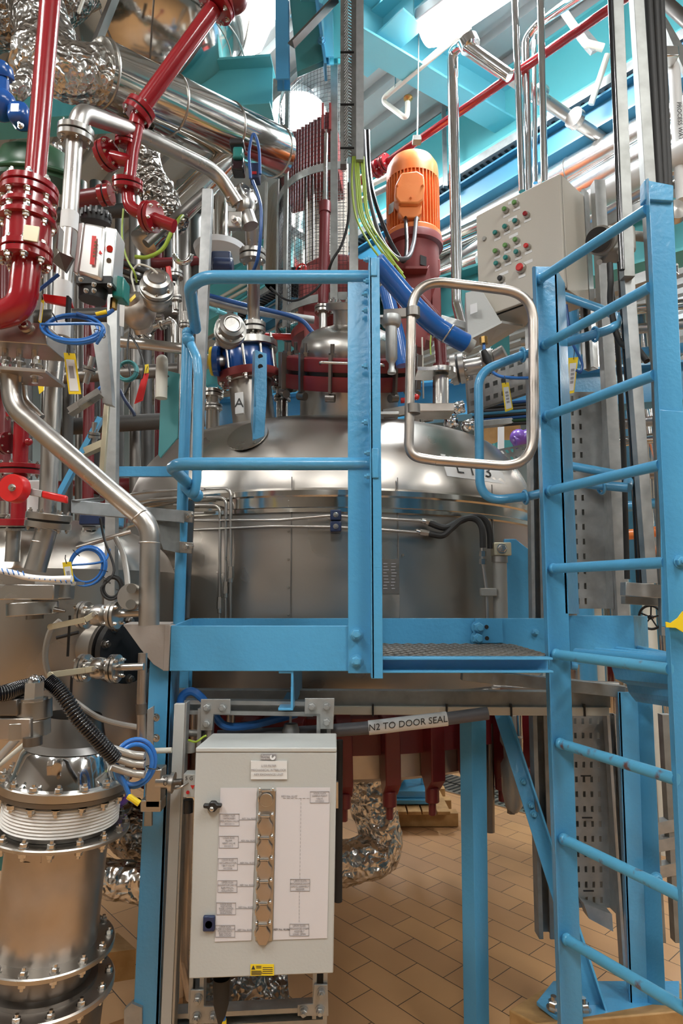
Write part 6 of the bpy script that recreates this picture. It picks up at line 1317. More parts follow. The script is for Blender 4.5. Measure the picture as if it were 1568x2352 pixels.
# horizontal manifold pipes in the middle left
fpipe('horizontal steel pipe with a tee left behind the guardrail', [(275, 785, 2.5), (345, 792, 2.5), (410, 800, 2.5), (470, 806, 2.5)], pr(13, 2.5), [])
pipe('short steel elbow rising from the horizontal pipe tee', [(400, 795, 2.5), (400, 745, 2.5), (385, 735, 2.5)], pr(9, 2.5), 'steel_pipe', .03)
fpipe('vertical steel pipe with flange joint left behind the guardrail', [(402, 520, 2.6), (404, 640, 2.6), (402, 720, 2.6)], pr(8, 2.6), [(P(404, 632, 2.6), (0, 0, 1), pr(18, 2.6), pr(8, 2.6))])
one('chrome_u_fitting', 'chrome curved pipe fitting with a disc beside the grey strut', 'fitting', MB().torus(P(420, 585, 2.5), (0, 1, .1), pr(20, 2.5), pr(7, 2.5), 24, 12, math.pi, 2*math.pi), M['chrome'])
one('filter_housing', 'tan vertical filter housing left of the dull teal lug', 'filter', MB().cyl(P(372, 830, 2.6), P(370, 915, 2.6), pr(14, 2.6)).sphere(P(372, 828, 2.6), pr(14, 2.6)), M['pale_pipe'])
tagplate('orange red plastic tag hanging by the tan filter housing', [P(328, 858, 2.3), P(342, 858, 2.3), P(328, 920, 2.3), P(308, 928, 2.3)], m='signal_red', bars=False).children[1].data.materials[0] = M['signal_red']
coil('coiled grey green tubing beside the grey strut post', P(292, 852, 2.2), (0, -1, .1), pr(22, 2.2), .004, 3, 'green_teal', [P(275, 800, 2.2)], sq=1.1)
bd = fpipe('steel side nozzle with blue and yellow spacer left of the blue spacer', [(462, 830, 2.85), (520, 832, 2.9)], pr(18, 2.85), [])
one('spacer_ring', 'royal blue ring of the steel side nozzle', 'ring', MB().cyl(P(492, 830, 2.85), P(504, 830, 2.85), pr(36, 2.85), seg=36), M['royal_blue'])
one('spacer_ring', 'yellow ring of the steel side nozzle', 'ring', MB().cyl(P(485, 830, 2.85), P(491, 830, 2.85), pr(34, 2.85), seg=36), M['yellow'])
sv = fpipe('short flanged steel nozzle on the dome left of nozzle A', [(489, 900, 3.0), (488, 985, 3.05)], pr(16, 3.0), [(P(489, 905, 3.0), (0, 0, 1), pr(24, 3.0), pr(9, 3.0)), (P(489, 935, 3.0), (0, 0, 1), pr(22, 3.0), pr(6, 3.0))])
wr = fpipe('short flanged steel nozzle right of nozzle A beside the manway', [(648, 880, 3.1), (648, 960, 3.1)], pr(14, 3.1), [(P(648, 885, 3.1), (0, 0, 1), pr(24, 3.1), pr(9, 3.1)), (P(648, 915, 3.1), (0, 0, 1), pr(20, 3.1), pr(6, 3.1))])
foil_pipe('foil wrapped lump behind the short nozzle at left of the dome', [(300, 700, 3.2), (340, 760, 3.2)], .06, 'foil_dark', .012, 10, 12)
# big shiny drum upper centre-left (silver cylinder with disc)
dr = thing('insulated_drum', 'bright silver insulated drum with a round tray behind the grey strut', 'drum', P(510, 590, 3.4))
obj('shell', MB().cyl(P(506, 465, 3.4), P(506, 570, 3.4), pr(28, 3.4), seg=40), M['mirror_clad'], dr); obj('tray', MB().lathe([(0, 0), (pr(60, 3.4), 0), (pr(64, 3.4), .01), (pr(60, 3.4), -.02), (0, -.06)], P(505, 575, 3.4), seg=40), M['white_paint'], dr)
one('blue_flat_valve', 'dark blue valve body right of the grey strut', 'valve', MB().box(P(510, 610, 3.0), (.10, .08, .12)).cyl(P(490, 610, 2.95), P(535, 612, 2.95), .04), M['navy'], bevel=.01)
pipe('long galvanised rail crossing behind the nozzle riser', [(470, 690, 3.0), (560, 712, 3.0), (720, 735, 3.1)], .02, 'galv')
pipe('dark blue hose lying along the long galvanised rail', [(470, 676, 2.95), (560, 700, 2.95), (680, 730, 3.0), (720, 765, 3.0)], .011, 'cable_blue', spl=True)
for i, (a, b_) in enumerate([((430, 690), (520, 722)), ((500, 690), (500, 720)), ((540, 696), (541, 725))]):
    pipe(['thin pale teal pipe sloping behind the round valve head', 'short upright pale teal pipe behind the round valve head', 'second short upright pale teal pipe behind the round valve head'][i], [(a[0], a[1], 3.3), (b_[0], b_[1], 3.3)], .011, 'teal_light')
pipe('red pipe stub far behind the nozzle riser', [(600, 772, 3.6), (680, 774, 3.6)], .02, 'signal_red')
wheel('small red handwheel behind the wire guard foot', P(690, 622, 3.0), (-.6, -.8, 0), .035, 'signal_red', spokes=4)
# ---------------------------------------------------------------- lower left vessel and filter column
hv = thing('receiver_vessel', 'grey steel receiver vessel with nozzles at the lower left', 'vessel', P(120, 1700, 2.6)); hY = 2.42
prof = [(0, .52), (.12, .515), (.24, .49), (.34, .44), (.41, .36), (.45, .25), (.46, .10), (.46, -.02)]
vc2 = P(110, 1500, hY)
obj('shell', MB().lathe([(.46, .30), (.46, -.18), (.44, -.30), (.36, -.40), (.24, -.47), (.20, -.49)], vc2, seg=80), M['tank_steel'], hv)
obj('top_head', MB().lathe([(p.x, p.z) for p in catmull([(0, 0, .50), (.15, 0, .49), (.30, 0, .45), (.41, 0, .38), (.46, 0, .28)], 6)], vc2, seg=80), M['tank_steel'], hv, ang=60)
nd = Vector((.82, -.55, 0)).normalized(); n0 = P(268, 1490, 2.05)
obj('manway_neck', MB().lathe([(.080, -.30), (.080, 0)], n0, nd, 48), M['steel'], hv)
f_ = obj('manway_flange', MB().lathe([(.0, 0), (.104, 0), (.106, .004), (.106, .02), (0, .02)], n0, nd, 56), M['steel_dark'], hv)
f2 = obj('blind_cover', MB().lathe([(0, .035), (.104, .035), (.104, .06), (0, .06)], n0, nd, 56), M['black'], hv)
x, y = frame_from(nd)
for k_ in range(10):
    an = 2*math.pi*(k_+.4)/10; bolt(n0+nd*.06+x*math.cos(an)*.09+y*math.sin(an)*.09, nd, .02, f2, M['steel_dark'])
obj('weld_seam', MB().box(P(22, 1480, 2.12), (.004, .004, .4)), M['steel_dark'], hv)
for i, (px, py, R, h) in enumerate([(190, 1282, 19, .05), (120, 1284, 14, .04)]):
    obj('small_nozzle', MB().cyl(P(px, py+12, 2.4), P(px, py-10, 2.4), pr(R, 2.4)), M['steel'], hv)
obj('shoulder_boss', MB().lathe([(0, 0), (.05, 0), (.07, -.02), (.08, -.06)], P(190, 1292, 2.35), seg=32), M['steel'], hv)
# lever valves in front
lY = 1.62
for i, (y, ly) in enumerate([(1413, 1440), (1535, 1550)]):
    c = P(228, y, lY)
    lever_valve(['upper flanged ball valve with tan lever beside the corner gusset', 'lower flanged ball valve with tan lever beside the corner gusset'][i], c, (1, -.12, -.0), pr(31, lY),
        [c+Vector((0, -.035, .003)), P(195, (y+ly)/2-3, lY-.05), P(116, ly, lY-.06)], L=pr(36, lY), lw=.014)
    pipe(['steel stub linking the upper ball valve to the big pipe', 'steel stub linking the lower ball valve to the thin drain pipe'][i], [(268, y-2, lY), (330, y-4, lY)], pr(8, lY), 'steel_pipe')
pipe('thin vertical steel drain pipe left of the blue column', [(328, 1500, 1.66), (324, 1610, 1.66), (325, 1700, 1.66)], pr(10, 1.66), 'steel_worn')
one('drain_clamp', 'dark rubber joint with pale blue clip on the thin drain pipe', 'clamp', MB().cyl(P(324, 1616, 1.66), P(325, 1640, 1.66), pr(12, 1.66)), M['steel_dark'])
one('grease_valve_plate', 'round polished valve plate fixed to the big brushed pipe', 'valve', MB().cyl(P(298, 1370, 1.6), P(306, 1372, 1.62), pr(30, 1.6), seg=32).cyl(P(302, 1352, 1.57), P(302, 1352, 1.63), .012).cyl(P(300, 1388, 1.57), P(300, 1388, 1.63), .012), M['steel'])
for i, (x0, y0, y1) in enumerate([(158, 1415, 1506), (163, 1555, 1620)]):
    one('cable_tie_tail', ['black strap end hanging behind the upper tan lever', 'black strap end hanging behind the lower tan lever'][i], 'strap', MB().box(P(x0, (y0+y1)/2, 1.66), (.006, .003, pr(y1-y0, 1.66))), M['black'])
cable('clear plastic hose curving from the upper lever to the lower lever', [P(138, 1425, 1.7), P(115, 1450, 1.7), P(104, 1500, 1.7), P(110, 1545, 1.7), P(130, 1580, 1.72)], .0075, 'clear_hose', 'hose', 'clear_hose')
cable('clear plastic hose sweeping right behind the black corrugated hose', [P(170, 1610, 1.75), P(220, 1645, 1.75), P(270, 1662, 1.75), P(325, 1672, 1.75)], .0075, 'clear_hose', 'hose', 'clear_hose')
cable('black sensor cable with red plug above the receiver vessel', [P(130, 1465, 1.75), P(150, 1460, 1.75), P(180, 1452, 1.75)], .005, 'black')
# swing clamp at left edge
sc = thing('davit_clamp', 'heavy steel swing clamp plates at the left edge above the receiver vessel', 'clamp', P(60, 1440, 1.5)); sY2 = 1.5
obj('upper_block', MB().hexa([P(-60, 1342, sY2), P(125, 1342, sY2), P(122, 1378, sY2), P(-60, 1378, sY2)], (0, .12, 0)).cyl(P(118, 1342, sY2+.06), P(118, 1378, sY2+.06), .045), M['steel'], sc, bevel=.003)
obj('top_strip', MB().hexa([P(80, 1334, sY2), P(175, 1336, sY2), P(174, 1343, sY2), P(80, 1342, sY2)], (0, .05, 0)), M['galv'], sc)
obj('lower_disc', MB().cyl(P(75, 1383, sY2+.05), P(75, 1413, sY2+.05), pr(56, sY2), seg=48), M['steel'], sc, bevel=.002)
obj('pin', MB().cyl(P(80, 1412, sY2+.05), P(80, 1422, sY2+.05), .02), M['steel_dark'], sc)
cable('white and blue braided hose lying over the swing clamp', [P(-40, 1300, 1.5), P(20, 1314, 1.48), P(60, 1325, 1.47), P(110, 1330, 1.47), P(165, 1329, 1.47)], .0075, 'white_paint', 'hose', 'braided_hose', seg=14)
mb = MB()
for i in range(14):
    x_ = 4+i*12; y_2 = 1309+ (i*12)*.13 if i < 5 else 1322+(i-4)*1.0; mb.tube([P(x_, y_2-3, 1.47), P(x_+3, y_2+5, 1.462), P(x_+5, y_2+9, 1.47)], .0014, 6)
tag(obj('hose_tracer', mb, M['hose_blue']), 'blue tracer marks of the white braided hose', 'marks')
tagplate('yellow framed tag below the tie of the tall pipe foot nozzle', [P(143, 1292, 1.7), P(163, 1290, 1.7), P(172, 1352, 1.7), P(154, 1360, 1.7)], lines=1)
coil('blue air hose loops hanging above the receiver vessel', P(200, 1300, 1.75), (.1, -1, .1), pr(38, 1.75), .0032, 3, 'hose_blue', [P(235, 1290, 1.75), P(252, 1262, 1.8)], sq=1.1)
coil('small black cable loop above the receiver vessel', P(258, 1350, 1.75), (.1, -1, 0), pr(20, 1.75), .0035, 3, 'rubber', [P(262, 1310, 1.75), P(240, 1240, 1.8), P(230, 1190, 1.8)], sq=1.2)
pipe('thin grey tube slanting right above the blue hose loops', [(175, 1258, 1.8), (300, 1221, 1.85)], .007, 'steel_worn')
cable('curved clear tube falling to the polished valve plate', [P(266, 1236, 1.8), P(282, 1270, 1.78), P(290, 1310, 1.75), P(294, 1350, 1.7)], .008, 'clear_hose', 'hose', 'clear_hose')
# domed nut clamp and corrugated hose ----------------------------------
dn = thing('dome_nut_clamp', 'thick steel clamp discs with a polished dome nut at the left', 'clamp', P(80, 1720, 1.45)); dY2 = 1.45
obj('upper_disc', MB().cyl(P(75, 1605, dY2+.05), P(75, 1650, dY2+.05), pr(42, dY2), seg=48), M['steel'], dn, bevel=.002)
obj('lower_disc', MB().cyl(P(60, 1652, dY2+.05), P(60, 1690, dY2+.05), pr(52, dY2), seg=48), M['steel'], dn, bevel=.002)
obj('arm', MB().hexa([P(-60, 1650, dY2), P(70, 1650, dY2), P(70, 1700, dY2), P(-60, 1702, dY2)], (0, .08, 0)), M['steel_worn'], dn, bevel=.003)
obj('side_arm', MB().hexa([P(-60, 1600, dY2), P(40, 1606, dY2), P(40, 1645, dY2), P(-60, 1645, dY2)], (0, .06, 0)), M['steel_dark'], dn, bevel=.003)
obj('hex_nut', MB().lathe([(0, 0), (.022, 0), (.022, -.042), (0, -.042)], P(79, 1567, dY2), seg=6), M['bolt'], dn, smooth=False)
obj('dome_nut', MB().sphere(P(78, 1568, dY2), .0145, 24, 16, (1, 1, 1.25)), M['chrome'], dn); obj('washer', MB().cyl(P(79, 1603, dY2), P(79, 1608, dY2), .028), M['steel'], dn)
obj('spindle', MB().cyl(P(75, 1692, dY2), P(75, 1712, dY2), .02), M['steel_dark'], dn)
def corr(label, L, r, m='black_gloss', pitch=.0075, n=14):
    q = catmull([P(*a) for a in L], 40); out = [q[0]]; acc = 0; step = pitch/4
    cur = q[0]
    for a, b_ in zip(q, q[1:]):
        d = (b_-a).length; k2 = max(1, int(round(d/step)))
        for i in range(1, k2+1): out.append(a.lerp(b_, i/k2))
    return one('corrugated_hose', label, 'hose', MB().tube(out, r, 24, rf=lambda u, i: r*(1, 1.13, 1.16, 1.04)[i % 4] if i % 4 != 0 else r*.92), M[m], ang=80)
corr('black corrugated conduit hose drooping right over the receiver vessel', [(108, 1562, 1.5), (140, 1590, 1.5), (180, 1650, 1.5), (225, 1700, 1.52), (266, 1745, 1.55)], pr(15, 1.5))
corr('black corrugated conduit hose rising in from the left edge', [(-40, 1600, 1.42), (10, 1592, 1.44), (50, 1580, 1.48), (100, 1568, 1.52)], pr(16, 1.45))
for i, y in enumerate((1732, 1752, 1775)):
    pipe(['top', 'middle', 'bottom'][i]+' braided grey hose leaving the end of the black corrugated conduit', [(255, y-14, 1.58), (300, y, 1.6), (332, y+4, 1.6)], .009, 'clear_hose', .03, 'braided_hose', 'hose', 'braided hoses out of the corrugated conduit', spl=True)
coil('bright blue air hose looped against the left blue column', P(310, 1755, 1.62), (.5, -1, 0), pr(40, 1.62), .0055, 2, 'hose_blue', [P(292, 1815, 1.6), P(300, 1835, 1.6), P(316, 1845, 1.6)], sq=1.15)
one('cable_marker', 'yellow marker sleeve on the bright blue air hose by the column', 'marker', MB().tube([P(294, 1828, 1.6), P(320, 1846, 1.6)], .0075, 10), M['yellow'])
# filter column ----------------------------------------------------------
fY = 1.78; fk = fY/FPX; fax = Vector((-.02, 0, 1)).normalized()
fc_ = thing('bellows_column', 'big steel filter column with a white bellows ring at the lower left', 'column', P(110, 2345, fY)); fo = P(130, 1960, fY)
def fz(py): return (P(130, py, fY)-fo).z
TL_ = Vector((.07, 0, 1)).normalized()
def lat(prof, m, name, cx=0, par=None): return obj(name, MB().lathe([(r*fk, fz(y)) for r, y in prof], fo+Vector((cx*fk, 0, 0)), TL_, 72), M[m], par or fc_)
lat([(88, 1712), (96, 1722), (110, 1770), (118, 1790)], 'chrome', 'cone_top')
lat([(60, 1640), (75, 1700), (92, 1712)], 'steel_dark', 'neck')
up = lat([(0, 1780), (132, 1780), (134, 1783), (134, 1800), (0, 1800)], 'steel', 'upper_flange'); u2 = lat([(0, 1802), (131, 1802), (131, 1812), (0, 1812)], 'steel_dark', 'upper_backing_ring')
pb = []
for i in range(9):
    y = 1818+i*7.2; pb += [(115, y), (119, y+2), (120, y+4), (117, y+6.4)]
lat(pb, 'white_bellows', 'bellows')
lat([(0, 1884), (112, 1884), (112, 1892), (0, 1892)], 'steel_dark', 'bellows_seat')
m1 = lat([(0, 1893), (143, 1893), (145, 1896), (145, 1902), (0, 1902)], 'steel', 'middle_flange')
lat([(103, 1900), (103, 2160), (0, 2160)], 'steel_worn', 'barrel')
l1 = lat([(0, 2160), (138, 2160), (140, 2163), (140, 2172), (0, 2172)], 'steel', 'lower_flange')
lat([(0, 2172), (98, 2172), (98, 2235), (112, 2240), (112, 2252), (0, 2252)], 'steel_dark', 'lower_barrel')
l2 = lat([(0, 2250), (145, 2250), (148, 2254), (148, 2266), (0, 2268)], 'steel_worn', 'base_flange')
lat([(0, 2266), (130, 2266), (128, 2420), (0, 2420)], 'steel_dark', 'foot')
x, y = frame_from(TL_)
for yy, R, par, nb, th in ((1780, 125, up, 16, 32), (1893, 134, m1, 16, 9), (2160, 126, l1, 14, 12), (2251, 134, l2, 14, 15)):
    for q_ in range(nb):
        an = 2*math.pi*(q_+.25)/nb; o = fo+TL_*fz(yy)+(x*math.cos(an)+y*math.sin(an))*R*fk
        bolt(o, TL_, .017, par); bolt(o-TL_*th*fk*.98, -TL_, .017, par)
obj('label_outline', MB().tube([P(54, 1962, 1.655), P(95, 1964, 1.655), P(95, 1981, 1.655), P(54, 1980, 1.655)], .001, 5), M['ink'], fc_)
# wrapped pipes behind
foil_pipe('crumpled shrink wrapped pipe between the filter column and the blue column', [(200, 2000, 2.35), (260, 2020, 2.3), (345, 2035, 2.3)], pr(38, 2.3), 'foil', .008, 9, 21)
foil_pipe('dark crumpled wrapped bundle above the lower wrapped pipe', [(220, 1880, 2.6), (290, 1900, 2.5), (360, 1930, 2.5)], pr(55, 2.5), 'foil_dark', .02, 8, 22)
pipe('silver pipe cut off by the left edge behind the filter column', [(-60, 2110, 2.3), (60, 2060, 2.3)], pr(30, 2.3), 'steel')
one('floor_plinth', 'orange brown tiled plinth around the filter column foot', 'plinth', MB().prism([Pz(60, 2420, .06), Pz(420, 2290, .06), Pz(420, 2200, .06), Pz(150, 2170, .06), Pz(-200, 2250, .06), Pz(-300, 2420, .06)], (0, 0, -.06)), M['floor'], smooth=False)
one('timber_block', 'orange brown timber block on the floor right of the filter column', 'timber', MB().prism([P(224, 2160, 2.5), P(270, 2142, 2.6), P(312, 2180, 2.5), P(236, 2190, 2.4)], (0, 0, -.1)), M['wood'])
one('blue_skid', 'dark teal skid beam behind the filter column at the left edge', 'beam', MB().hexa([P(-60, 1900, 2.6), P(28, 1905, 2.6), P(28, 2000, 2.6), P(-60, 2000, 2.6)], (0, .1, 0)), M['green_teal'])
one('teal_skid', 'bright blue steel patch behind the clamp at the left edge', 'beam', MB().hexa([P(0, 1705, 2.6), P(50, 1700, 2.6), P(30, 1740, 2.6), P(-10, 1760, 2.6)], (0, .1, 0)), M['blue'])
pipe('slanting grey tube at the left edge beneath the clamp discs', [(-20, 1760, 1.7), (40, 1695, 1.7)], .010, 'clear_hose')
pipe('second slanting pale tube at the left edge beneath the clamp discs', [(-10, 1765, 1.75), (55, 1710, 1.75)], .006, 'pale_pipe')
# purple / rubber bits behind
one('purple_ring', 'dark purple fitting behind the bright blue hose loop', 'fitting', MB().torus(P(268, 1822, 1.9), (0, 1, 0), .03, .01), M['purple'])
one('locking_pin', 'small tapered steel pin sticking out of the swing clamp disc', 'pin', MB().cyl(P(125, 1400, sY2+.03), P(150, 1404, sY2+.03), .007, .003), M['steel_dark'])
# ---------------------------------------------------------------- overhead services on the right
def zpipe(label, x0, y0, x1, y1, z, r, m='clad', e0=3, e1=2, group=None, collars=0, name='pipe'):
    a, b_ = line_z(x0, y0, x1, y1, z, e0, e1)
    if not collars: return one(name, label, 'pipe', MB().tube([a, b_], r, 24), M[m], group)
    t = thing('insulated_pipe', label, 'pipe', a); obj('cladding', MB().tube([a, b_], r, 32), M[m], t)
    L = (b_-a).length; n = int(L/collars)
    for i in range(n): obj('seam_band', MB().torus(a.lerp(b_, (i+.5)/n), b_-a, r*1.005, .004, 32, 6), M['steel'], t)
    return t
zpipe('large silver insulated pipe below the edge beam, topmost of the stacked pipes', 1010, 563, 1404, 345, 4.217, .092, collars=.9)
zpipe('silver insulated pipe, second down in the stack behind the chrome riser', 1010, 625, 1404, 400, 4.0, .085, collars=.9)
zpipe('silver insulated pipe, third down in the stack behind the chrome riser', 1005, 690, 1404, 455, 3.777, .085, collars=.9)
zpipe('thin pale pipe at the top of the cable tray run', 1006, 395, 1404, 165, 4.86, .022, 'pale_pipe')
zpipe('pale conduit running above the perforated tray on the girder', 1006, 415, 1404, 190, 4.77, .018, 'pale_pipe')
a, b_ = line_z(1006, 457, 1404, 222, 4.60, 3, 2)
ct_ = thing('cable_tray', 'long galvanised cable tray with serrated edge along the plate girder', 'cable tray', a)
obj('tray', MB().sweep([(-.11, 0), (.11, 0), (.11, .06), (.106, .06), (.106, .004), (-.106, .004), (-.106, .06), (-.11, .06)], a, b_), M['galv'], ct_)
d_ = (b_-a).normalized(); L = (b_-a).length; mb = MB(); sd = d_.cross(Z)
for i in range(int(L/.05)): mb.box(a+d_*(i*.05)+Vector((0, 0, -.004))+sd*-.0, (.022, .16, .004), (d_, sd, Z))
obj('slots', mb, M['black'], ct_)
for i in range(5): obj('tray_hanger', MB().sweep(prStrut(.03), a+d_*(L*(i+.5)/5)+sd*.13+Vector((0, 0, -.05)), a+d_*(L*(i+.5)/5)+sd*.13+Vector((0, 0, .6))), M['galv'], ct_)
zpipe('slim galvanised rail just below the serrated cable tray', 1006, 474, 1404, 240, 4.56, .02, 'galv')
# red sprinkler pipe
ra, rb2 = line_z(880, 378, 1400, 20, 4.3, .05, 2)
rsp = thing('sprinkler_pipe', 'long thin red sprinkler pipe rising across the roof to the right', 'pipe', ra)
obj('pipe', MB().tube([ra, rb2], .023, 20), M['red'], rsp); dr_ = (rb2-ra).normalized()
for o in (0, .07): flange(ra+dr_*o, dr_, .055, .02, 4, rsp, 'red')
obj('tail', MB().tube([ra, ra-dr_*.3], .03, 16), M['red'], rsp)
hg = lerp(ra, rb2, .2)
hp = P(957, 318, hg.y)
one('pipe_clamp', 'steel clamp gripping the red sprinkler pipe below the long hanger rod', 'clamp', MB().box(P(957, 322, 3.44), (.05, .05, .03)), M['bolt'])
pipe('long thin hanger rod from the roof to the red sprinkler pipe', [(962, 25, 3.44), (958, 320, 3.44)], .004, 'galv', name='hanger_rod', cat='rod')
pipe('short hanger rod above the pale branch pipe', [(909, 75, 3.68), (907, 200, 3.68)], .006, 'galv', name='hanger_rod', cat='rod')
pipe('pale branch pipe elbowing to the brass sprinkler head', [(1050, 80, 3.3), (875, 230, 3.8), (935, 275, 3.7), (936, 235, 3.7)], .017, 'pale_pipe', .03)
one('brass_sprinkler', 'small brass sprinkler head on the pale branch pipe', 'sprinkler', MB().lathe([(0, .02), (.03, .018), (.03, .01), (.012, 0), (.012, -.03), (0, -.03)], P(937, 230, 3.7), seg=16), M['bronze'])
pipe('slim pale tube crossing the ceiling from the lamp to the branch pipe', [(1080, 62, 3.25), (890, 220, 3.72)], .012, 'pale_pipe')
# chrome risers
def riser(label, x0, y0, x1, y1, Y, r, m='chrome', **k): return pipe(label, [(x0, y0, Y), (x1, y1, Y)], r, m, **k)
t = fpipe('tall thick chrome riser right of the orange motor, elbowing to the roof', [(1170, 175, 2.75), (1065, 100, 2.8), (1038, 120, 2.9), (1046, 500, 2.9), (1050, 700, 2.9), (1062, 745, 2.85), (1085, 790, 2.8)], pr(13.5, 2.9), [], 'chrome', .09)
one('clamp_ferrule', 'chrome clamp ferrule on the elbow of the thick chrome riser', 'clamp', MB().cyl(P(1073, 92, 2.8), P(1080, 108, 2.8), .05, seg=28), M['chrome'])
a_ = Pz(1065, 100, 4.2); 
pipe('chrome pipe sloping down to the right from the lamp to the silver pipes', [(1070, 108, 2.85), (1190, 190, 3.1), (1330, 285, 3.4), (1400, 330, 3.5)], .034, 'steel_pipe', .1)
for i, (x_, y_2) in enumerate([(1238, 215), (1320, 272)]):
    one('clamp_ferrule', ['clamp joint halfway along the sloping chrome pipe', 'bolted clamp joint low on the sloping chrome pipe'][i], 'clamp', MB().cyl(P(x_-4, y_2-3, 3.25), P(x_+5, y_2+4, 3.27), .055, seg=24), M['bolt'])
riser('chrome riser left of the beige box, left of the three', 1180, -60, 1199, 440, 2.75, pr(8.5, 2.75))
pipe('chrome riser bending to the upper right, middle of the three', [(1350, -20, 2.6), (1236, 55, 2.9), (1207, 90, 2.95), (1213, 430, 2.95), (1214, 470, 2.95)], pr(10.5, 2.9), 'chrome', .12)
pipe('second thin chrome riser tucked beside the bending one', [(1330, -20, 2.7), (1250, 40, 2.95), (1226, 80, 3.0), (1229, 420, 3.0)], pr(6, 2.95), 'chrome', .1)
riser('chrome riser above the beige box, right of the three', 1240, -60, 1250, 420, 2.6, pr(8.5, 2.6))
pipe('pale conduit stays forming a bracket at the top right', [(1290, 20, 3.2), (1345, 100, 3.2), (1385, 110, 3.2)], .022, 'pale_pipe', .02)
pipe('pale slanting conduit dropping to the cable tray at upper right', [(1395, 125, 3.3), (1357, 240, 3.4)], .018, 'pale_pipe', .02)
one('grey_bracket', 'light grey bent bracket plate at the upper right near the window light', 'bracket', MB().prism([P(x, y, 3.2) for x, y in ((1318, 68), (1338, 55), (1382, 105), (1360, 118), (1352, 110))], (0, .03, 0)), M['galv'])
pipe('dark diagonal strut in the top right corner', [(1500, -20, 2.4), (1600, 70, 2.3)], .025, 'steel_dark')
one('sheet_bracket', 'broad grey sheet metal arm in the top right corner behind the uprights', 'arm', MB().hexa([P(1510, 20, 2.5), P(1530, 40, 2.5), P(1600, 160, 2.5), P(1600, 230, 2.5), P(1512, 90, 2.5)][:4], (0, .02, 0)), M['galv_dark'])
pw = thing('process_water_pipe', 'white labelled process water pipe at the right edge with a clamped top', 'pipe', P(1560, 420, 2.4))
obj('pipe', MB().tube(fillet([P(1530, 128, 2.4), P(1548, 160, 2.4), P(1566, 460, 2.4)], .06, 8), pr(14, 2.4), 24), M['label_white'], pw)
obj('clamp', MB().box(P(1535, 130, 2.36), (.06, .06, .05)), M['bolt'], pw, bevel=.006)
text('PROCESS WATER', P(1561, 285, 2.372), Vector((P(1567, 400, 2.37)-P(1555, 180, 2.37))), (1, 0, 0), .026, M['ink'], pw)
obj('arrow', MB().prism([P(1562, 355, 2.372), P(1568, 372, 2.372), P(1557, 372, 2.372)], (0, .001, 0)), M['ink'], pw)
zpipe('white labelled insulated pipe low behind the dark uprights at right', 1290, 500, 1568, 350, 3.4, .05, 'label_white', .5, 1)
zpipe('silver insulated pipe crossing between the uprights at the right edge', 1440, 375, 1568, 300, 4.05, .09, 'mirror_clad', .5, 1)
# cable tray and cables seen through the gate
Yt = 3.3
q = [P(1072, 855, 3.0), P(1245, 800, 2.7), P(1245, 890, 2.7), P(1078, 945, 3.0)]
tt = thing('cable_tray', 'slotted cable tray side seen through the hoop gate', 'cable tray', q[3])
obj('tray_side', slot_plate(q, [(i+.5)/9 for i in range(9)], [.18, .5, .82], .032, .06, .002, Vector((0, -1, 0))), M['galv'], tt, smooth=False)
obj('tray_back', MB().hexa([v+Vector((0, .05, 0)) for v in q], (0, .003, 0)), M['galv_dark'], tt)
q = [P(1128, 1035, 3.2), P(1245, 1012, 3.0), P(1245, 1060, 3.0), P(1165, 1072, 3.1)]
tt = thing('cable_tray', 'lower slotted cable tray strip above the right shoulder of the dome', 'cable tray', q[3])
obj('tray_side', slot_plate(q, [(i+.5)/9 for i in range(9)], [.2, .6], .03, .09, .002, Vector((0, -1, 0))), M['galv'], tt, smooth=False)
for i in range(8):
    y = 918+i*7; cable(ORD[i]+' cable from the top in the bundle on the tray rail behind the gate', [P(1085, y+14, 3.2), P(1160, y+8, 3.1), P(1260, y, 3.0)], .009, ['cable_blue', 'rubber', 'grey_cable', 'blue', 'rubber', 'cable_blue', 'green', 'rubber'][i], group='cable bundle behind the gate')
hrail('galvanised tray rail under the cable bundle behind the gate', 1075, 978, 1250, 962, 3.1, .03, .05, 'galv')
one('purple_motor', 'purple pump motor glimpsed between the dome and the ladder', 'motor', MB().sphere(P(1190, 1005, 3.6), .05).cyl(P(1180, 1015, 3.6), P(1220, 1000, 3.6), .045), M['purple'])
one('white_upright', 'white painted upright behind the right shoulder of the dome', 'post', MB().sweep(prB(.03, .03), P(1150, 1060, 3.5), P(1150, 975, 3.5)), M['white_paint'])
one('timber_reel', 'tan timber reel seen behind the right shoulder of the dome', 'reel', MB().cyl(P(1125, 990, 3.8), P(1130, 990, 4.0), .08).cyl(P(1165, 985, 3.8), P(1170, 985, 4.0), .07), M['wood'])
# valves between motor and gate
mv = fpipe('flanged steel pipe section below the small junction box', [(1040, 850, 2.7), (1110, 838, 2.65), (1160, 810, 2.6)], pr(20, 2.65), [(P(1052, 848, 2.7), (1, -.3, .1), pr(36, 2.7), pr(16, 2.7)), (P(1120, 832, 2.65), (1, -.3, .2), pr(32, 2.65), pr(14, 2.65))], nb=6)
gv = thing('bracket_ledge', 'steel ledge bracket with a short pipe stub beside the gate hinge', 'bracket', P(1010, 950, 2.5))
obj('upper_ledge', MB().box(P(992, 858, 2.5), (pr(78, 2.5), .12, .014)).cyl(P(1012, 851, 2.5), P(1012, 862, 2.5), pr(38, 2.5)), M['steel'], gv); obj('stub', MB().cyl(P(1012, 866, 2.5), P(1012, 932, 2.5), pr(19, 2.5)), M['steel_pipe'], gv)
obj('lower_ledge', MB().box(P(990, 945, 2.5), (pr(98, 2.5), .12, .035)), M['steel_worn'], gv, bevel=.003)
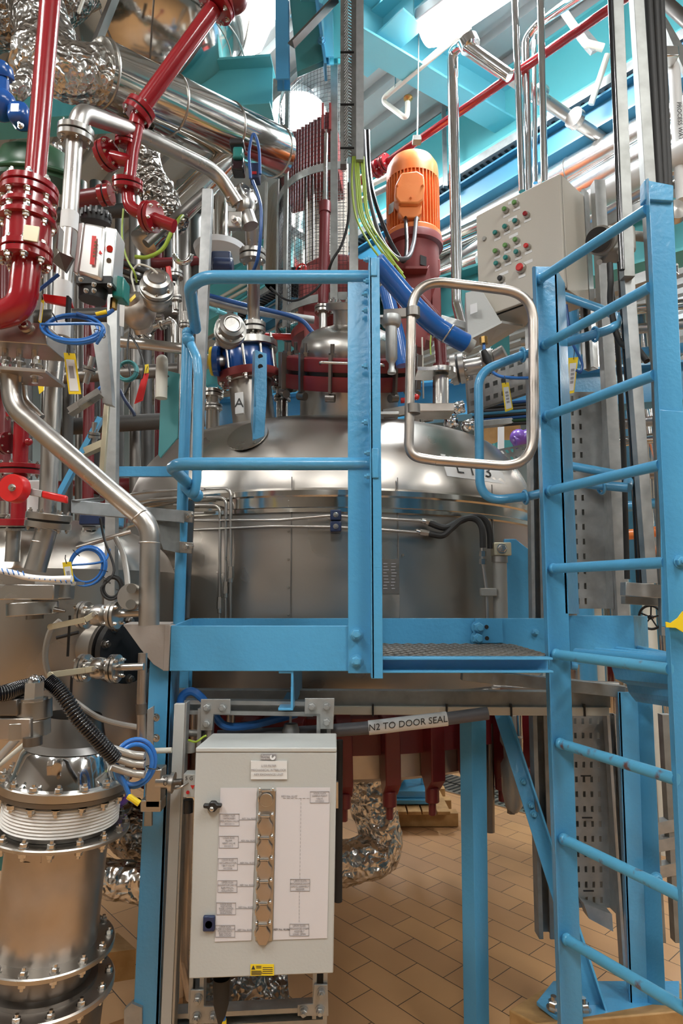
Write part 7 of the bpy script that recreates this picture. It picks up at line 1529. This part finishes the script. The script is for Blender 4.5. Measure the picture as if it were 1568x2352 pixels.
one('red_dial', 'small red knob behind the lower gate hinge', 'knob', MB().sphere(P(956, 912, 2.7), .014).cyl(P(920, 920, 2.7), P(950, 918, 2.7), .012), M['signal_red'])
for i, (px, py) in enumerate([(1058, 935), (1042, 968), (1082, 975)]):
    t = thing('small_valve', ['upper', 'left lower', 'right lower'][i]+' small chrome flanged valve below the slotted tray side', 'valve', P(px, py, 2.9)); flange(P(px, py, 2.9), (1, -.4, .1), .03, .014, 4, t, 'chrome'); obj('body', MB().sphere(P(px-10, py+3, 2.9), .03), M['chrome'], t)
one('grounding_rod', 'thin pale rod left of the red gearbox support pipe', 'rod', MB().cyl(P(969, 775, 2.9), P(972, 915, 2.9), .004), M['pale_pipe'])
cable('yellow green wire tail hanging under the fat blue hose', [P(990, 765, 2.4), P(988, 790, 2.4), P(989, 815, 2.4)], .003, 'wire_yg', 'wire', 'earth_wire')
hrail('galvanised sloping channel behind the fat blue hose end', 1010, 735, 1070, 752, 2.6, .03, .04, 'galv')
# truss steel top centre
beam('blue roof hanger column left of the central strut', P(648, -10, 3.1), P(650, 195, 3.1), prI(.085, .07, .01, .008), 'blue', up=Vector((0, 1, 0)), name='hanger_column', cat='column')
tb2 = thing('roof_brace', 'broad dark teal tapered roof plate left of the central strut', 'brace', P(710, 160, 3.9))
obj('plate', MB().prism([P(x, y, 3.08) for x, y in ((664, -12), (722, -12), (745, 138), (682, 165), (676, 100))], (0, .04, 0)), M['green_teal'], tb2, bevel=.003)
obj('edge_flange', MB().prism([P(x, y, 3.04) for x, y in ((722, -12), (730, -12), (750, 145), (744, 145))], (0, .12, 0)), M['blue'], tb2)
for x_, y_2 in ((738, 95), (731, 40)): bolt(P(x_, y_2, 3.04), (0, -1, 0), .03, tb2, M['bolt_blue'])
one('diagonal_angle', 'dark grey angle bar slanting across the teal roof plate', 'angle', MB().sweep(prL(.05, .05, .005), P(676, 112, 2.98), P(778, 6, 2.95)), M['steel_dark'])
beam('pale blue vertical hanger just left of the central strut', P(752, -10, 3.12), P(756, 140, 3.12), prI(.06, .05, .008, .006), 'teal_light', up=Vector((0, 1, 0)), name='hanger_column', cat='column')
beam('dark teal roof strut falling from the top centre to the wire guard', P(772, -10, 3.15), P(775, 140, 3.15), prI(.05, .04, .008, .006), 'teal', up=Vector((0, 1, 0)), name='hanger_column', cat='column')
# far pipe clutter behind vessel right and left: generic runs
zpipe('far horizontal pale pipe running behind the gearbox', 860, 420, 940, 380, 4.5, .02, 'pale_pipe', .5, .1)
zpipe('far silver pipe running behind the orange motor', 850, 640, 1000, 572, 4.1, .07, 'mirror_clad', 1, .5)
zpipe('second far silver pipe lower behind the orange motor', 850, 700, 1000, 640, 3.85, .06, 'mirror_clad', 1, .5)
zpipe('far galvanised rail behind the yellow green wires', 850, 450, 930, 410, 4.3, .02, 'galv', .5, .1)
mat('dim_steel', (.10, .095, .09), .5, .6)  # darkened steel colour stands in for the dim light behind the left pipework
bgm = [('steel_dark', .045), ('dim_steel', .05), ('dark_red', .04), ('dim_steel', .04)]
rnd = random.Random(3)
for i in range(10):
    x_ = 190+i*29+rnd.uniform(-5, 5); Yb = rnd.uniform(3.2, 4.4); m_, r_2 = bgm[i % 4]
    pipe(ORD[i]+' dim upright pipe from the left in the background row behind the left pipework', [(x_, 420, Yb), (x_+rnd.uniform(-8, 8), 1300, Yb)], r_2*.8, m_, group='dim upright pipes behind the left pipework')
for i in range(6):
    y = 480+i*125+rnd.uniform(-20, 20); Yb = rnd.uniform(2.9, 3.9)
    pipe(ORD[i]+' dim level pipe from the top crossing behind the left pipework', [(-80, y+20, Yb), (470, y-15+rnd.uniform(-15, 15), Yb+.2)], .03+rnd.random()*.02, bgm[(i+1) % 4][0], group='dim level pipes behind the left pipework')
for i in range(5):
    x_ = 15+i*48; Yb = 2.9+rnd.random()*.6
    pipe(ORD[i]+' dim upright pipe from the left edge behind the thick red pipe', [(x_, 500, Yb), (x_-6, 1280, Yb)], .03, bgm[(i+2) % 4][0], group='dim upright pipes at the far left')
for i in range(9):
    x_ = 1310+i*29; Yb = 4.0+rnd.random()*1.2
    pipe(ORD[i]+' distant riser from the left seen between the ladder rungs', [Vector((P(x_, 1300, Yb).x, Yb, 0)), Vector((P(x_, 1300, Yb).x, Yb, 3.9))], .03+rnd.random()*.03, ['steel', 'blue', 'pale_pipe', 'mirror_clad'][i % 4], group='distant risers behind the ladder')
for i, y in enumerate((700, 745, 800, 905, 960, 1000, 1080, 1150, 1215)):
    pipe(ORD[i]+' distant level pipe from the top seen behind the ladder', [(1200, y+40, 4.8), (2100, y-60, 3.2)], .035, ['mirror_clad', 'steel', 'blue', 'orange', 'steel_pipe'][i % 5], group='distant level pipes behind the ladder')
# ---------------------------------------------------------------- more fittings among the left pipework
for i, (a, b_, r) in enumerate([((268, 598), (405, 640), 7), ((268, 618), (400, 655), 6), ((285, 640), (330, 648), 5)]):
    pipe(['upper thick black hose crossing behind the solenoid box', 'middle thick black hose crossing behind the solenoid box', 'short black hose below the two thick ones behind the solenoid box'][i], [(a[0], a[1], 2.5), ((a[0]+b_[0])/2, (a[1]+b_[1])/2+6, 2.5), (b_[0], b_[1], 2.5)], pr(r, 2.5), 'rubber', name='black_hose', cat='hose', spl=True)
def sgroup(label, px, py, Y, R, ax, m='steel'):
    t = thing('flanged_joint', label, 'fitting', P(px, py, Y)); c = P(px, py, Y); a = Vector(ax).normalized()
    flange(c, a, pr(R, Y), pr(R*.5, Y), 4, t, m); obj('pipe', MB().tube([c-a*pr(R*2.2, Y), c+a*pr(R*2.2, Y)], pr(R*.5, Y), 18), M['steel_pipe'], t); return t
for lb, *a in [('chrome flanged joint right of the upper round valve head', 345, 728, 2.45, 15, (1, -.2, -.1), 'chrome'), ('small steel flanged joint beneath the upper round valve head', 372, 745, 2.5, 13, (1, -.3, .2)),
               ('upright steel flanged joint by the red upright lever', 405, 685, 2.5, 13, (0, -.1, 1)), ('steel flanged joint above the horizontal steel pipe', 335, 770, 2.55, 12, (.6, -.3, .6)),
               ('steel flanged joint just left of the slotted strip', 216, 1000, 2.3, 14, (.1, -.2, 1)), ('steel flanged joint behind the bracket arm', 205, 1210, 2.2, 16, (0, -.1, 1)),
               ('dark steel flanged joint behind the blue hose loops', 250, 1235, 2.3, 15, (1, -.2, .1)), ('steel flanged joint at the left edge under the red knob', 10, 1190, 2.1, 18, (0, -.1, 1)),
               ('steel flanged joint far behind the coiled blue hose', 205, 850, 2.5, 15, (.3, -.2, 1)), ('steel flanged joint between the grey strut and the round valve head', 425, 745, 2.6, 14, (0, -.1, 1)),
               ('steel flanged joint low behind the manway at right', 965, 965, 3.0, 14, (1, -.2, .1))]:
    sgroup(lb, *a)
cable('black cable falling behind the horizontal steel pipe at left', [P(296, 765, 2.3), P(292, 820, 2.3), P(300, 870, 2.3), P(285, 910, 2.3)], .004)
cable('second black cable curving behind the orange red tag', [P(296, 765, 2.32), P(318, 800, 2.3), P(330, 840, 2.3), P(325, 870, 2.3)], .004)
cable('blue cable end with a tie near the leaning plate', [P(232, 888, 1.95), P(215, 905, 1.95), P(206, 925, 1.95), P(215, 912, 1.94)], .0045, 'hose_blue')
cable('dark blue connector cable below the horizontal steel pipe', [P(275, 895, 2.2), P(288, 920, 2.2), P(305, 945, 2.2), P(309, 955, 2.2)], .006, 'navy')
one('yellow_tag', 'yellow plastic tag behind the big brushed pipe near its top bend', 'tag', MB().hexa([P(86, 880, 1.9), P(100, 862, 1.9), P(102, 895, 1.9), P(90, 905, 1.9)], (0, .002, 0)), M['yellow'], smooth=False)
one('yellow_tag', 'small yellow tag above the orange red plastic tag', 'tag', MB().hexa([P(331, 838, 2.3), P(341, 836, 2.3), P(341, 856, 2.3), P(331, 858, 2.3)], (0, .002, 0)), M['yellow'], smooth=False)
one('yellow_tag', 'slanted yellow tag between the two round valve bodies', 'tag', MB().hexa([P(296, 688, 2.15), P(310, 675, 2.15), P(312, 682, 2.15), P(300, 694, 2.15)], (0, .002, 0)), M['yellow'], smooth=False)
one('navy_coupling', 'dark navy coupling block behind the bracket arm', 'coupling', MB().box(P(212, 1195, 2.1), (.07, .05, .035)), M['navy'], bevel=.004)
one('teal_block', 'blue steel block behind the big brushed pipe at the bracket arm', 'block', MB().box(P(258, 1196, 2.3), (.07, .05, .045)), M['blue'], bevel=.004)
wheel('small dark handwheel behind the blue hose loops', P(232, 1262, 2.2), (.3, -1, .1), .03, 'steel_dark')
one('white_conduit', 'thin white conduit box strip among the pipes left of the dome', 'conduit', MB().box(P(480, 530, 3.0), (.02, .02, .25)), M['white_paint'], bevel=.002)
foil_pipe('bright crumpled foil patch beside the tall steel pipe flange', [(125, 340, 2.2), (130, 370, 2.2)], .03, 'foil', .008, 12, 31)
for i, (y, m_) in enumerate([(1560, 'steel_dark'), (1575, 'steel_worn')]):
    pipe(['upper dark pipe seen in the gap under the right of the platform', 'lower worn pipe seen in the gap under the right of the platform'][i], [(1060, y, 2.7), (1420, y+14, 2.6)], .014, m_)
# cable ties on the lower tray and the riser beside it
for i, y in enumerate((1782, 1878, 2046)):
    one('cable_tie', ORD[i]+' black cable tie from the top across the lower perforated tray', 'cable tie', MB().box(P(1345+i*3, y, 2.28), (.035, .004, .004)), M['black'])
cable('thin black cable tied down the slotted strut beside the lower tray', [P(1425, 1860, 2.2), P(1428, 1960, 2.2), P(1432, 2060, 2.2), P(1438, 2140, 2.2)], .0035)
one('gate_stop', 'small blue bolt head welded beside the grating edge', 'stop', MB().cyl(P(1310, 1528, 1.96), P(1324, 1530, 1.96), .012), M['blue'])
